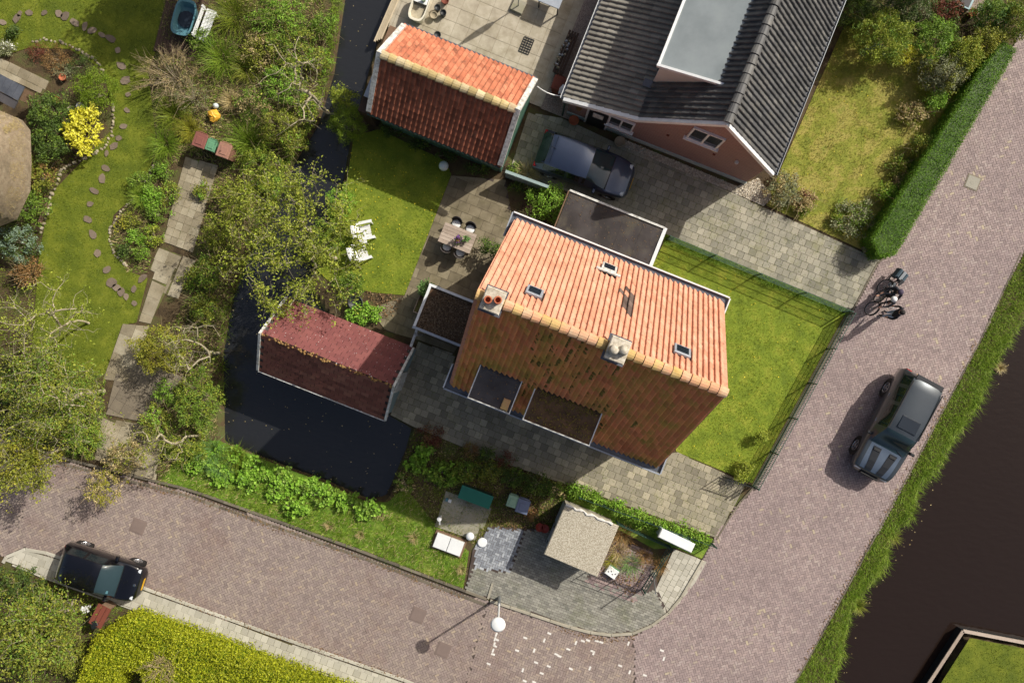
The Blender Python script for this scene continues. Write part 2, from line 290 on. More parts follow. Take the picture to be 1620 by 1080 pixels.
class MB:
    def __init__(s): s.v = []; s.f = []; s.mi = []
    def add(s, vs, fs, mi=0):
        b = len(s.v); s.v += [tuple(v) for v in vs]
        for f in fs: s.f.append([b + i for i in f]); s.mi.append(mi)
        return s
    def box(s, c, d, rz=0.0, mi=0, T=None, ch=0.0):
        x, y, z = d[0] / 2, d[1] / 2, d[2] / 2
        if ch:
            vs = [(sx * x, sy * y, -z) for sx, sy in ((-1, -1), (1, -1), (1, 1), (-1, 1))] + \
                 [(sx * x, sy * y, z - ch) for sx, sy in ((-1, -1), (1, -1), (1, 1), (-1, 1))] + \
                 [(sx * (x - ch), sy * (y - ch), z) for sx, sy in ((-1, -1), (1, -1), (1, 1), (-1, 1))]
            fs = [(3, 2, 1, 0), (8, 9, 10, 11)] + [(i, (i + 1) % 4, (i + 1) % 4 + 4, i + 4) for i in range(4)] + [(i + 4, (i + 1) % 4 + 4, (i + 1) % 4 + 8, i + 8) for i in range(4)]
        else:
            vs = [(sx * x, sy * y, sz * z) for sz in (-1, 1) for sx, sy in ((-1, -1), (1, -1), (1, 1), (-1, 1))]
            fs = [(3, 2, 1, 0), (4, 5, 6, 7)] + [(i, (i + 1) % 4, (i + 1) % 4 + 4, i + 4) for i in range(4)]
        R = (Matrix.Translation(Vector(c)) @ Matrix.Rotation(rz, 4, 'Z')) if T is None else (T @ Matrix.Translation(Vector(c)))
        return s.add([R @ Vector(v) for v in vs], fs, mi)
    def bar(s, a, b, wd, ht, mi=0):
        a, b = Vector(a), Vector(b); d = b - a; L = d.length
        if L < 1e-6: return s
        q = d.to_track_quat('X', 'Z').to_matrix().to_4x4()
        return s.box((0, 0, 0), (L, wd, ht), T=Matrix.Translation((a + b) / 2) @ q, mi=mi)
    def prism(s, poly, z0, z1, mi=0):
        n = len(poly); A = sum(poly[i][0] * poly[(i + 1) % n][1] - poly[(i + 1) % n][0] * poly[i][1] for i in range(n))
        if A < 0: poly = poly[::-1]
        return s.add([(p[0], p[1], z0) for p in poly] + [(p[0], p[1], z1) for p in poly],
                     [list(range(n))[::-1], list(range(n, 2 * n))] + [(i, (i + 1) % n, (i + 1) % n + n, i + n) for i in range(n)], mi)
    def extrude(s, prof, a, b, mi=0):
        """closed profile of 3D points at a, swept by vector b"""
        n = len(prof); P = [Vector(a) + Vector(p) for p in prof]; Q = [p + Vector(b) for p in P]
        return s.add(P + Q, [list(range(n))[::-1], list(range(n, 2 * n))] + [(i, (i + 1) % n, (i + 1) % n + n, i + n) for i in range(n)], mi)
    def tube(s, pts, rad, n=6, mi=0, caps=True):
        pts = [Vector(p) for p in pts]
        if not hasattr(rad, '__len__'): rad = [rad] * len(pts)
        rings = []; ref = Vector((0.31, 0.17, 0.93))
        for i, p in enumerate(pts):
            d = (pts[min(i + 1, len(pts) - 1)] - pts[max(i - 1, 0)])
            if d.length < 1e-9: d = Vector((0, 0, 1))
            d.normalize(); r = ref if abs(d.dot(ref)) < .9 else Vector((1, 0, 0))
            u = d.cross(r).normalized(); v = d.cross(u)
            rings.append([p + (u * math.cos(t) + v * math.sin(t)) * rad[i] for t in [2 * math.pi * k / n for k in range(n)]])
        vs = [v for r in rings for v in r]; fs = []
        for i in range(len(pts) - 1):
            for k in range(n): fs.append((i * n + k, i * n + (k + 1) % n, (i + 1) * n + (k + 1) % n, (i + 1) * n + k))
        if caps: fs += [list(range(n)), list(range((len(pts) - 1) * n, len(pts) * n))[::-1]]
        return s.add(vs, fs, mi)
    def lathe(s, prof, n=16, c=(0, 0, 0), mi=0):
        vs = []; fs = []
        for r, z in prof: vs += [(c[0] + r * math.cos(2 * math.pi * k / n), c[1] + r * math.sin(2 * math.pi * k / n), c[2] + z) for k in range(n)]
        for i in range(len(prof) - 1):
            for k in range(n): fs.append((i * n + k, i * n + (k + 1) % n, (i + 1) * n + (k + 1) % n, (i + 1) * n + k))
        fs += [list(range(n))[::-1], list(range((len(prof) - 1) * n, len(prof) * n))]
        return s.add(vs, fs, mi)
    def mesh(s, name):
        me = bpy.data.meshes.new(name); me.from_pydata(s.v, [], s.f)
        return me
    def build(s, name, mats, parent=None, smooth=False):
        me = s.mesh(name)
        if isinstance(mats, str): mats = [mats]
        o = link(name, me, parent, mats)
        if len(mats) > 1: me.polygons.foreach_set('material_index', s.mi)
        if smooth: me.polygons.foreach_set('use_smooth', [True] * len(me.polygons))
        me.update(); return o
class Fr:
    def __init__(s, px, py, deg): s.o = W(px, py); s.a = -math.radians(deg)
    def loc(s, px, py, h=0.0):
        d = W(px, py, h) - s.o; c, n = math.cos(-s.a), math.sin(-s.a)
        return Vector((d.x * c - d.y * n, d.x * n + d.y * c, h))
    def world(s, p):
        c, n = math.cos(s.a), math.sin(s.a)
        return Vector((s.o.x + p[0] * c - p[1] * n, s.o.y + p[0] * n + p[1] * c, p[2]))
def in_poly(x, y, P):
    n = len(P); inside = np.zeros(np.shape(x), dtype=bool); j = n - 1
    for i in range(n):
        xi, yi = P[i][0], P[i][1]; xj, yj = P[j][0], P[j][1]
        c = ((yi > y) != (yj > y)) & (x < (xj - xi) * (y - yi) / ((yj - yi) if yj != yi else 1e-12) + xi)
        inside ^= c; j = i
    return inside
def edge_dist(x, y, P):
    d = np.full(np.shape(x), 1e9)
    for i in range(len(P)):
        a = P[i]; b = P[(i + 1) % len(P)]; dx, dy = b[0] - a[0], b[1] - a[1]; L2 = dx * dx + dy * dy + 1e-12
        t = np.clip(((x - a[0]) * dx + (y - a[1]) * dy) / L2, 0, 1)
        d = np.minimum(d, np.hypot(x - a[0] - t * dx, y - a[1] - t * dy))
    return d
def P2(pts, h=0.0): return [tuple(W(x, y, h)[:2]) for x, y in pts]
def clip_convex(sub, clip):
    out = list(sub)
    for i in range(len(clip)):
        a, b = clip[i], clip[(i + 1) % len(clip)]; inp = out; out = []
        if not inp: return []
        sd = lambda p: (b[0] - a[0]) * (p[1] - a[1]) - (b[1] - a[1]) * (p[0] - a[0])
        for k in range(len(inp)):
            p, q = inp[k - 1], inp[k]; sp, sq = sd(p), sd(q)
            if (sp >= 0) != (sq >= 0):
                t = sp / (sp - sq); out.append((p[0] + (q[0] - p[0]) * t, p[1] + (q[1] - p[1]) * t))
            if sq >= 0: out.append(q)
    return out
def area(P): return abs(sum(P[i - 1][0] * P[i][1] - P[i][0] * P[i - 1][1] for i in range(len(P)))) / 2
def sheet(name, px_poly, z, mat, kind='structure', h=0.0):
    P = P2(px_poly, h); mb = MB(); n = len(P)
    A = sum(P[i][0] * P[(i + 1) % n][1] - P[(i + 1) % n][0] * P[i][1] for i in range(n))
    if A < 0: P = P[::-1]
    mb.add([(p[0], p[1], z) for p in P], [list(range(n))])
    me = mb.mesh(name); o = link(name, me, None, [mat])
    import bmesh
    bm = bmesh.new(); bm.from_mesh(me); bmesh.ops.triangulate(bm, faces=bm.faces[:]); bm.to_mesh(me); bm.free()
    return tag(o, kind=kind)
def inframe(p, m=0.0):
    k = F / (H - p[2]); x = 810 + p[0] * k; y = 540 - p[1] * k
    return -m < x < 1620 + m and -m < y < 1080 + m
def pieces(parent, name, meshes, items, limit=300, rest_name=None):
    """items: (mesh index, Matrix in parent's space). The nearest `limit` in view become objects, the rest one joined mesh."""
    pm = parent.matrix_basis if parent else Matrix()
    sc = []
    for i, (mi, T) in enumerate(items):
        wp = pm @ T.translation
        sc.append(((0 if inframe(wp) else 1000) + (H - wp.z) + .001 * random.random(), i))
    sc.sort(); keep = set(i for _, i in sc[:limit])
    Vs, Fs, Ms, base = [], [], [], 0; mats = None
    for i, (mi, T) in enumerate(items):
        if i in keep:
            o = bpy.data.objects.new(name, meshes[mi]); COL.objects.link(o); o.parent = parent; o.matrix_basis = T
        else:
            me = meshes[mi]
            Vs += [T @ v.co for v in me.vertices]
            Fs += [[base + k for k in p.vertices] for p in me.polygons]
            Ms += [me.materials[0]] * len(me.polygons); base += len(me.vertices)
    if Fs:
        me = bpy.data.meshes.new(rest_name or name + 's'); me.from_pydata([tuple(v) for v in Vs], [], Fs)
        um = []
        for m in Ms:
            if m not in um: um.append(m)
        for m in um: me.materials.append(m)
        me.polygons.foreach_set('material_index', [um.index(m) for m in Ms]); me.update()
        o = bpy.data.objects.new(rest_name or name + 's', me); COL.objects.link(o); o.parent = parent; o['kind'] = 'stuff'
def slab_mesh(name, a, b, t, ch, mat):
    mb = MB().box((0, 0, -t / 2), (a, b, t), ch=ch); me = mb.mesh(name); me.materials.append(M[mat]); return me
def pave(name, px_poly, deg, a, b, mat, joint, z=.012, gap=.008, running=True, jit=.004, tilt=.008, piece='paving_slab', limit=300, base=True, skip=None, org=None):
    poly = P2(px_poly); root = sheet(name, px_poly, z, joint) if base else None
    an = -math.radians(deg); c, s = math.cos(an), math.sin(an)
    o = W(*(org or px_poly[0]))
    loc = [((x - o.x) * c + (y - o.y) * s, -(x - o.x) * s + (y - o.y) * c) for x, y in poly]
    xs = [p[0] for p in loc]; ys = [p[1] for p in loc]
    full = slab_mesh(piece, a - gap, b - gap, .04, .008, mat); meshes = [full]; items = []
    A0 = sum(loc[i][0] * loc[(i + 1) % len(loc)][1] - loc[(i + 1) % len(loc)][0] * loc[i][1] for i in range(len(loc)))
    for j in range(math.floor(min(ys) / b), math.ceil(max(ys) / b) + 1):
        off = (a / 2 if (running and j % 2) else 0)
        for i in range(math.floor(min(xs) / a) - 1, math.ceil(max(xs) / a) + 1):
            x0, y0 = i * a + off, j * b
            rect = [(x0 + gap / 2, y0 + gap / 2), (x0 + a - gap / 2, y0 + gap / 2), (x0 + a - gap / 2, y0 + b - gap / 2), (x0 + gap / 2, y0 + b - gap / 2)]
            cl = clip_convex(loc, rect)
            if len(cl) < 3: continue
            ar = area(cl) / ((a - gap) * (b - gap))
            if ar < .12: continue
            cx, cy = x0 + a / 2, y0 + b / 2
            wp = (o.x + cx * c - cy * s, o.y + cx * s + cy * c, z)
            if skip and skip(wp): continue
            zz = z + .012 + random.uniform(-jit, jit)
            T = Matrix.Translation((wp[0], wp[1], zz)) @ Matrix.Rotation(an + random.gauss(0, tilt), 4, 'Z') @ Matrix.Rotation(random.gauss(0, tilt), 4, 'X') @ Matrix.Rotation(random.gauss(0, tilt), 4, 'Y')
            if ar > .985: items.append((0, T))
            else:
                mb = MB().prism([(p[0] - cx, p[1] - cy) for p in cl], -.04, 0); me = mb.mesh(piece); me.materials.append(M[mat])
                meshes.append(me); items.append((len(meshes) - 1, T))
    pieces(root, piece, meshes, items, limit)
    return root
def bricks(parent, name, px_poly, deg, mat, z, bl=.2, bw=.1, gap=.011, pattern='herring', org=None, jit=.0012):
    poly = P2(px_poly); an = -math.radians(deg); c, s = math.cos(an), math.sin(an); o = W(*(org or px_poly[0]))
    loc = np.array([((x - o.x) * c + (y - o.y) * s, -(x - o.x) * s + (y - o.y) * c) for x, y in poly])
    x0, x1, y0, y1 = loc[:, 0].min() - .3, loc[:, 0].max() + .3, loc[:, 1].min() - .3, loc[:, 1].max() + .3
    I, J = np.meshgrid(np.arange(int(x0 / bw) - 2, int(x1 / bw) + 2), np.arange(int(y0 / bw) - 2, int(y1 / bw) + 2))
    I, J = I.ravel(), J.ravel()
    if pattern == 'herring':
        k = (I - J) % 4; h = k == 0; v = k == 3
        cx = np.concatenate([(I[h] + 1) * bw, (I[v] + .5) * bw]); cy = np.concatenate([(J[h] + .5) * bw, (J[v] + 1) * bw])
        hx = np.concatenate([np.full(h.sum(), bl / 2), np.full(v.sum(), bw / 2)]); hy = np.concatenate([np.full(h.sum(), bw / 2), np.full(v.sum(), bl / 2)])
    else:
        k = (I + (J % 2)) % 2 == 0
        cx = (I[k] + 1) * bw; cy = (J[k] + .5) * bw; hx = np.full(k.sum(), bl / 2); hy = np.full(k.sum(), bw / 2)
    m = in_poly(cx, cy, loc); cx, cy, hx, hy = cx[m] + RNG.normal(0, .002, m.sum()), cy[m] + RNG.normal(0, .002, m.sum()), hx[m] - gap / 2, hy[m] - gap / 2
    n = len(cx); zz = z + RNG.uniform(-jit, jit, n); V = np.zeros((n, 8, 3)); tx, ty = RNG.normal(0, .006, n), RNG.normal(0, .006, n)
    ro = RNG.normal(0, .012, n)
    for q, (sx, sy) in enumerate(((-1, -1), (1, -1), (1, 1), (-1, 1))):
        ax, ay = sx * hx, sy * hy; bx, by = ax - ay * ro, ay + ax * ro
        lx, ly = cx + bx, cy + by
        V[:, q, 0] = o.x + lx * c - ly * s; V[:, q, 1] = o.y + lx * s + ly * c; V[:, q, 2] = zz + bx * tx + by * ty
        V[:, q + 4] = V[:, q]; V[:, q + 4, 2] = z - .03
    Fb = np.array([[0, 1, 2, 3], [4, 5, 1, 0], [5, 6, 2, 1], [6, 7, 3, 2], [7, 4, 0, 3]])
    Fa = (Fb[None] + (np.arange(n) * 8)[:, None, None]).reshape(-1, 4)
    ob = link(name, npmesh(name, V.reshape(-1, 3), Fa), parent, [mat]); ob['kind'] = 'stuff'
    return ob
def path_pts(px, h=0.0, step=1.0):
    P = [W(x, y, h) for x, y in px]; out = [P[0]]; acc = 0
    for a, b in zip(P, P[1:]):
        d = b - a; L = d.length; t = step - acc
        while t <= L: out.append(a + d * (t / L)); t += step
        acc = L - (t - step)
    out.append(P[-1]); return out
def kerb(name, px, wd, z0, z1, mat, step=1.0, side=0.0, piece='kerbstone', label=None):
    pts = path_pts(px, 0, step)
    root = bpy.data.objects.new(name, None); COL.objects.link(root); root.location = pts[0]; tag(root, kind='structure')
    for a, b in zip(pts, pts[1:]):
        d = b - a
        if d.length < .08: continue
        c = (a + b) / 2 - pts[0]; mb = MB().box((0, 0, 0), (d.length - .012, wd, z1 - z0), ch=.012)
        me = mb.mesh(piece); me.materials.append(M[mat]); o = link(piece, me, root)
        o.location = (c.x, c.y, (z0 + z1) / 2 + random.uniform(-.004, .004)); o.rotation_euler = (0, 0, math.atan2(d.y, d.x) + random.gauss(0, .006))
    return root
# ------------------------------------------------------------------ plant helpers
def nrm(a): return a / (np.linalg.norm(a, axis=1, keepdims=True) + 1e-9)
def leaf_quads(C, L, Wd, up=.6, fold=.25, droop=None):
    n = len(C); N = nrm(RNG.normal(size=(n, 3)) + np.array([0, 0, up * 2])); t = nrm(np.cross(N, RNG.normal(size=(n, 3)))); b = np.cross(N, t)
    l = (L * RNG.uniform(.45, 1.45, n))[:, None]; w_ = l * (Wd / L)
    V = np.stack([C - t * l / 2, C + b * w_ / 2 + N * w_ * fold, C + t * l / 2, C - b * w_ / 2 + N * w_ * fold], 1)
    return V
def quads_mesh(name, V):
    n = len(V); return npmesh(name, V.reshape(-1, 3), np.arange(n * 4).reshape(-1, 4))
def blades(C, L, Wd, lean=.5, az=None):
    n = len(C); a = RNG.uniform(0, 2 * math.pi, n) if az is None else az; ln = L * RNG.uniform(.5, 1.25, n)
    le = np.clip(RNG.normal(lean, .3, n), 0, 1.4); dx, dy = np.cos(a), np.sin(a)
    tip = C + np.stack([dx * np.sin(le) * ln, dy * np.sin(le) * ln, np.cos(le) * ln], 1)
    side = np.stack([-dy, dx, np.zeros(n)], 1) * (Wd * RNG.uniform(.6, 1.3, n))[:, None] / 2
    return np.stack([C - side, C + side, tip], 1)
def arch_blades(C, L, Wd, base_c, lean=.9):
    """two-segment arching blades that lean away from base_c"""
    n = len(C); out = C[:, :2] - base_c; a = np.arctan2(out[:, 1], out[:, 0]) + RNG.normal(0, .6, n); ln = L * RNG.uniform(.55, 1.2, n)
    le = np.clip(RNG.normal(lean * .6, .22, n), .05, 1.1); d = np.stack([np.cos(a), np.sin(a)], 1)
    mid = C + np.concatenate([d * (np.sin(le) * ln * .55)[:, None], (np.cos(le) * ln * .55)[:, None]], 1)
    l2 = le + RNG.uniform(.5, 1.1, n)
    tip = mid + np.concatenate([d * (np.sin(l2) * ln * .45)[:, None], (np.cos(l2) * ln * .45)[:, None]], 1)
    side = np.stack([-d[:, 1], d[:, 0], np.zeros(n)], 1) * (Wd * RNG.uniform(.6, 1.2, n))[:, None] / 2
    V = np.stack([C - side, C + side, mid + side * .8, mid - side * .8, tip], 1)
    return V
def arch_mesh(name, V):
    n = len(V); F4 = np.tile([0, 1, 2, 3], (n, 1)) + (np.arange(n) * 5)[:, None]
    me = bpy.data.meshes.new(name); Fa = [list(f) for f in F4.tolist()] + (np.tile([3, 2, 4], (n, 1)) + (np.arange(n) * 5)[:, None]).tolist()
    me.from_pydata(V.reshape(-1, 3).tolist(), [], Fa); return me
def scatter(poly, n, edge=0.0):
    xs = [p[0] for p in poly]; ys = [p[1] for p in poly]; X = []; got = 0
    while got < n:
        x = RNG.uniform(min(xs), max(xs), n * 2); y = RNG.uniform(min(ys), max(ys), n * 2); m = in_poly(x, y, poly)
        X.append(np.stack([x[m], y[m]], 1)); got += m.sum()
        if len(X) > 60: break
    return np.concatenate(X)[:n]
def grass(name, label, px_poly, dens, L, Wd, mat, z=.01, lean=.6, hole=None):
    P = P2(px_poly); n = int(area(P) * dens); q = scatter(P, n)
    if hole is not None: q = q[~hole(q[:, 0], q[:, 1])]
    zz = z(q[:, 0], q[:, 1]) if callable(z) else np.full(len(q), z)
    clump = .65 + .7 * (np.sin(q[:, 0] * 3.1 + 1.3 * np.sin(q[:, 1] * 2.3)) * np.sin(q[:, 1] * 2.7 + np.sin(q[:, 0] * 1.9)) * .5 + .5)
    V = blades(np.column_stack([q, zz]), L * clump, Wd, lean)
    o = link(name, npmesh(name, V.reshape(-1, 3), np.arange(len(V) * 3).reshape(-1, 3), 3), None, [mat])
    return tag(o, label, 'grass', kind='stuff')
def flowers(name, label, px_poly, n, mat, size=.035, z=.05, cat='flowers'):
    q = scatter(P2(px_poly), n); C = np.column_stack([q, np.full(len(q), z) + RNG.uniform(0, .03, len(q))])
    o = link(name, quads_mesh(name, leaf_quads(C, size, size, up=2.5, fold=.05)), None, [mat])
    return tag(o, label, cat, kind='stuff')
def dome_points(n, rx, ry, h, z0=.12, shell=.55, lob=5, seed=0):
    r = np.random.default_rng(seed); d = nrm(r.normal(size=(n, 3))); d[:, 2] = np.abs(d[:, 2]) * 1.0 - .12
    rad = shell + (1 - shell) * r.random(n) ** .5
    a = np.arctan2(d[:, 1], d[:, 0]); ph = r.uniform(0, 6.28, 4)
    bump = 1 + .16 * np.sin(lob * a + ph[0]) + .12 * np.sin((lob + 3) * a + ph[1] + 3 * d[:, 2]) + .1 * np.sin(7 * d[:, 2] + ph[2])
    P = d * (rad * bump)[:, None]; P = P * np.array([rx, ry, h * .55]); P[:, 2] += h * .42
    P[:, 2] = np.clip(P[:, 2], z0 * h, None); return P
SEED = [100]
def shrub(px, py, rpx, rpy, h, mat, label, name='shrub', cat='shrub', leaf=(.075, .04), dens=1.0, group=None, ang=0.0, mat2=None, frac2=.25, stems=9, up=.6, clump=.13, twigs=0, z0=0.0, shell=.55):
    SEED[0] += 1; sd = SEED[0]
    p = W(px, py, h * .6); k = (H - h * .6) / F; rx, ry = rpx * k, rpy * k
    root = thing(name, label, cat, (p.x, p.y, z0), -math.radians(ang), group)
    nc = int(max(24, 105 * (rx * ry + (rx + ry) * h * .35) * dens / (clump / .13) ** 1.5)); nl = int(22 * (clump / .13) ** 1.6 * (.075 / leaf[0]) ** .8)
    C = dome_points(nc, rx, ry, h, seed=sd, shell=shell)
    pts = np.repeat(C, nl, 0) + RNG.normal(0, clump * .55, (nc * nl, 3)) * np.array([1, 1, .75]); pts[:, 2] = np.maximum(pts[:, 2], .03)
    V = leaf_quads(pts, leaf[0], leaf[1], up)
    if mat2:
        sel = np.repeat(RNG.random(nc) < frac2, nl)
        link('foliage', quads_mesh('foliage', V[~sel]), root, [mat]); o2 = link('foliage', quads_mesh('foliage', V[sel]), root, [mat2])
    else: link('foliage', quads_mesh('foliage', V), root, [mat])
    mb = MB()
    for c in C[np.random.default_rng(sd).choice(nc, min(stems, nc), replace=False)]:
        m = Vector((c[0] * .45, c[1] * .45, c[2] * .55)); mb.tube([(c[0] * .06, c[1] * .06, -.05), m, tuple(c)], [.018, .012, .005], 5)
    mb.build('stem', 'bark', root)
    if twigs:
        tb = MB()
        for c in C[RNG.integers(0, nc, twigs)]:
            v = Vector(c); d = Vector((c[0] * .8 + random.gauss(0, .4), c[1] * .8 + random.gauss(0, .4), abs(random.gauss(.3, .3)))).normalized() * random.uniform(.3, .8)
            tb.tube([v * .7, v + d * .3, v + d + Vector((0, 0, -.05))], [.01, .007, .003], 4)
        tb.build('twigs', 'twig', root)
    return root
def tuft(px, py, r, h, mat, label, n=260, wd=.016, group=None, name='grass_tuft', cat='grass', z0=0.0, lean=.9):
    p = W(px, py, h * .4); rr = r * (H / F); root_c = np.array([0., 0.])
    q = RNG.normal(0, rr * .3, (n, 2)); C = np.column_stack([q, np.zeros(n)])
    o = link(name, arch_mesh(name, arch_blades(C, h * 1.5, wd, root_c, lean)), None, [mat]); o.location = (p.x, p.y, z0)
    return tag(o, label, cat, group)
def grow(base, fork, C, R, n, seed, jag=.12):
    """branch skeleton: trunk to the fork, then n targets in an ellipsoid each joined to the nearest branch node"""
    r = random.Random(seed); nodes = [Vector(base)]; par = [-1]; steps = 5
    for i in range(1, steps + 1):
        p = Vector(base).lerp(Vector(fork), i / steps) + Vector((r.gauss(0, .04), r.gauss(0, .04), 0)); nodes.append(p); par.append(len(nodes) - 2)
    T = []
    for _ in range(n):
        d = Vector((r.gauss(0, 1), r.gauss(0, 1), r.gauss(0, 1))).normalized(); q = r.random() ** .45
        if d.z < -.35: d.z *= .4
        T.append(Vector(C) + Vector((d.x * R[0] * q, d.y * R[1] * q, d.z * R[2] * q)))
    f = Vector(fork); T.sort(key=lambda p: (p - f).length); ends = []
    for t in T:
        bi, bd = None, 1e9
        for i in range(3, len(nodes)):
            d = (nodes[i] - t).length + .25 * (nodes[i] - f).length
            if d < bd: bd, bi = d, i
        a = nodes[bi]; L = (t - a).length; ns = max(2, int(L / .32)); pr = bi; sag = Vector((r.gauss(0, jag), r.gauss(0, jag), r.uniform(.02, .22))) * L
        for i in range(1, ns + 1):
            s = i / ns; p = a.lerp(t, s) + sag * (4 * s * (1 - s)) * .5 + Vector((r.gauss(0, .03), r.gauss(0, .03), r.gauss(0, .02)))
            nodes.append(p); par.append(pr); pr = len(nodes) - 1
        ends.append(pr)
    return nodes, par, ends
def tree(px, py, h, spread, label, leafm, nbr=70, leaf=(.085, .05), per=34, fork_h=None, lean=(0, 0), tr=.12, bark='bark', cat='tree', name='tree', group=None, bare=.0, cl=.2, seed=None, zbase=-.05, twigr=.0055, zscale=.42, leaf2=None, bareb=0):
    SEED[0] += 1; sd = seed or SEED[0]
    ch = h * .68; c = W(px, py, ch); k = (H - ch) / F; rx, ry = spread[0] * k, spread[1] * k
    base = Vector((c.x + lean[0], c.y + lean[1], 0)); root = thing(name, label, cat, base)
    fh = fork_h or h * .3
    nodes, par, ends = grow((0, 0, zbase), (-lean[0] * .3, -lean[1] * .3, fh), (-lean[0], -lean[1], ch), (rx * .95, ry * .95, h * zscale * .8), nbr, sd)
    cnt = [0] * len(nodes)
    for e in ends:
        i = e
        while i >= 0: cnt[i] += 1; i = par[i]
    rad = [max(twigr * .45, min(tr, twigr * c_ ** .56)) for c_ in cnt]
    for i in range(1, 6): rad[i] = max(rad[i], tr * (1 - .05 * i))
    rad[0] = tr * 1.15
    kids = {}
    for i, p in enumerate(par): kids.setdefault(p, []).append(i)
    tb = MB(); bb = MB(); tb.tube(nodes[:6], rad[:6], 8)
    for i in range(6, len(nodes)):
        p = par[i]; big = rad[i] > .02
        bb.tube([nodes[p], nodes[i]], [min(rad[p], rad[i] * 1.35), rad[i]], 6 if big else 4, caps=False)
    r = random.Random(sd + 1); C = []
    for e in ends:
        if r.random() < bare: continue
        i = e; q = 0
        while i > 5 and q < 6:
            C.append(nodes[i]); 
            if rad[i] > .03: break
            i = par[i]; q += 1
    for _ in range(int(len(ends) * 2.2)):      # fine twigs
        i = r.choice(range(6, len(nodes)))
        d = Vector((r.gauss(0, 1), r.gauss(0, 1), r.gauss(.3, .6))).normalized() * r.uniform(.25, .7); m = nodes[i] + d * .5 + Vector((r.gauss(0, .05), r.gauss(0, .05), r.gauss(0, .05)))
        bb.tube([nodes[i], m, nodes[i] + d], [.0055, .004, .0025], 4, caps=False)
        if r.random() > bare: C.append(nodes[i] + d)
    tb.build('trunk', bark, root, True); bb.build('limbs', bark, root, True)
    if C and per:
        C = np.array([tuple(v) for v in C]); pts = np.repeat(C, per, 0) + RNG.normal(0, cl * .55, (len(C) * per, 3))
        V = leaf_quads(pts, leaf[0], leaf[1], .5)
        if leaf2:
            sel = np.repeat(RNG.random(len(C)) < .35, per); link('crown', quads_mesh('crown', V[sel]), root, [leaf2]); V = V[~sel]
        link('crown', quads_mesh('crown', V), root, [leafm])
    return root
def hedge(name, label, px_poly, h, mat, leaf=(.05, .028), dens=900, inset=.1, hole=None, rough=.05, cat='hedge', core='leaf_dark'):
    P = P2(px_poly, h * .9); cx = sum(p[0] for p in P) / len(P); cy = sum(p[1] for p in P) / len(P)
    root = thing(name, label, cat, (cx, cy, 0)); L = [(p[0] - cx, p[1] - cy) for p in P]
    ins = []
    for i, p in enumerate(L):
        a, b = Vector(L[i - 1]), Vector(L[(i + 1) % len(L)]); v = Vector(p); d = ((a - v).normalized() + (b - v).normalized())
        ins.append((p[0] * .93, p[1] * .97) if d.length < .05 else tuple(v + d.normalized() * inset * (1 if in_poly(np.array([v.x + d.x * .05]), np.array([v.y + d.y * .05]), L)[0] else -1)))
    MB().prism(ins, -.05, h - .13).build('inner_growth', core, root)
    q = scatter(L, int(area(L) * dens)); bum = .5 + .5 * np.sin(q[:, 0] * 4.1 + 2 * np.sin(q[:, 1] * 3.2)) * np.sin(q[:, 1] * 4.7 + np.sin(q[:, 0] * 2.9))
    top = np.column_stack([q, h - .1 + rough * 1.6 * bum + RNG.normal(0, rough, len(q))])
    side = []
    for i in range(len(L)):
        a, b = np.array(L[i]), np.array(L[(i + 1) % len(L)]); n = int(np.linalg.norm(b - a) * h * dens * .7)
        t = RNG.random((n, 1)); e = a + (b - a) * t; z = RNG.uniform(.02, h, n) ** 1.0; g = e * (1 + RNG.normal(0, .004, (n, 1))) + RNG.normal(0, rough * .8, (n, 2)); side.append(np.column_stack([g, z]))
    V = leaf_quads(np.concatenate([top] + side), leaf[0], leaf[1], .7)
    link('foliage', quads_mesh('foliage', V), root, [mat]); return root

# ------------------------------------------------------------------ terrain, water
CANAL = [(1760, 300), (1640, 470), (1620, 505), (1599, 540), (1568, 589), (1549, 641), (1508, 695), (1493, 732), (1452, 776), (1444, 818), (1420, 839), (1406, 867), (1404, 896), (1379, 924), (1353, 955), (1343, 981), (1335, 1033), (1319, 1077), (1250, 1230), (1424, 1240), (1533, 1009), (1860, 1074), (2000, 300)]
DITCH = [(560, -120), (536, 0), (520, 110), (496, 190), (458, 252), (424, 332), (385, 400), (358, 470), (342, 560), (344, 640), (345, 705), (440, 742), (510, 767), (580, 797), (612, 792), (622, 770), (645, 715), (656, 676), (618, 655), (600, 600), (540, 520), (490, 455), (500, 400), (522, 340), (545, 285), (558, 215), (575, 150), (600, 60), (632, 0), (670, -120)]
CW, DW = P2(CANAL), P2(DITCH); WATER_Z = -.42
def tz(x, y):
    z = np.zeros(np.shape(x))
    for P in (CW, DW):
        m = in_poly(x, y, P); d = edge_dist(x, y, P); z = np.where(m, -np.clip(d / .55, 0, 1) ** .8 * 1.15, z)
        o = np.clip(1 - d / .5, 0, 1) * .1; z = np.where(~m, z - o, z)
    return z - .012
gx = np.concatenate([[-600, -120, -45], np.arange(-28, 28.01, .2), [45, 120, 600]]); gy = np.concatenate([[-600, -110, -40], np.arange(-20, 20.01, .2), [40, 110, 600]])
X, Y = np.meshgrid(gx, gy); Z = tz(X, Y); nx, ny = len(gx), len(gy)
idx = np.arange(nx * ny).reshape(ny, nx)
Fg = np.stack([idx[:-1, :-1], idx[:-1, 1:], idx[1:, 1:], idx[1:, :-1]], -1).reshape(-1, 4)
g = link('ground', npmesh('ground', np.stack([X, Y, Z], -1).reshape(-1, 3), Fg), None, ['soil']); tag(g, kind='structure')
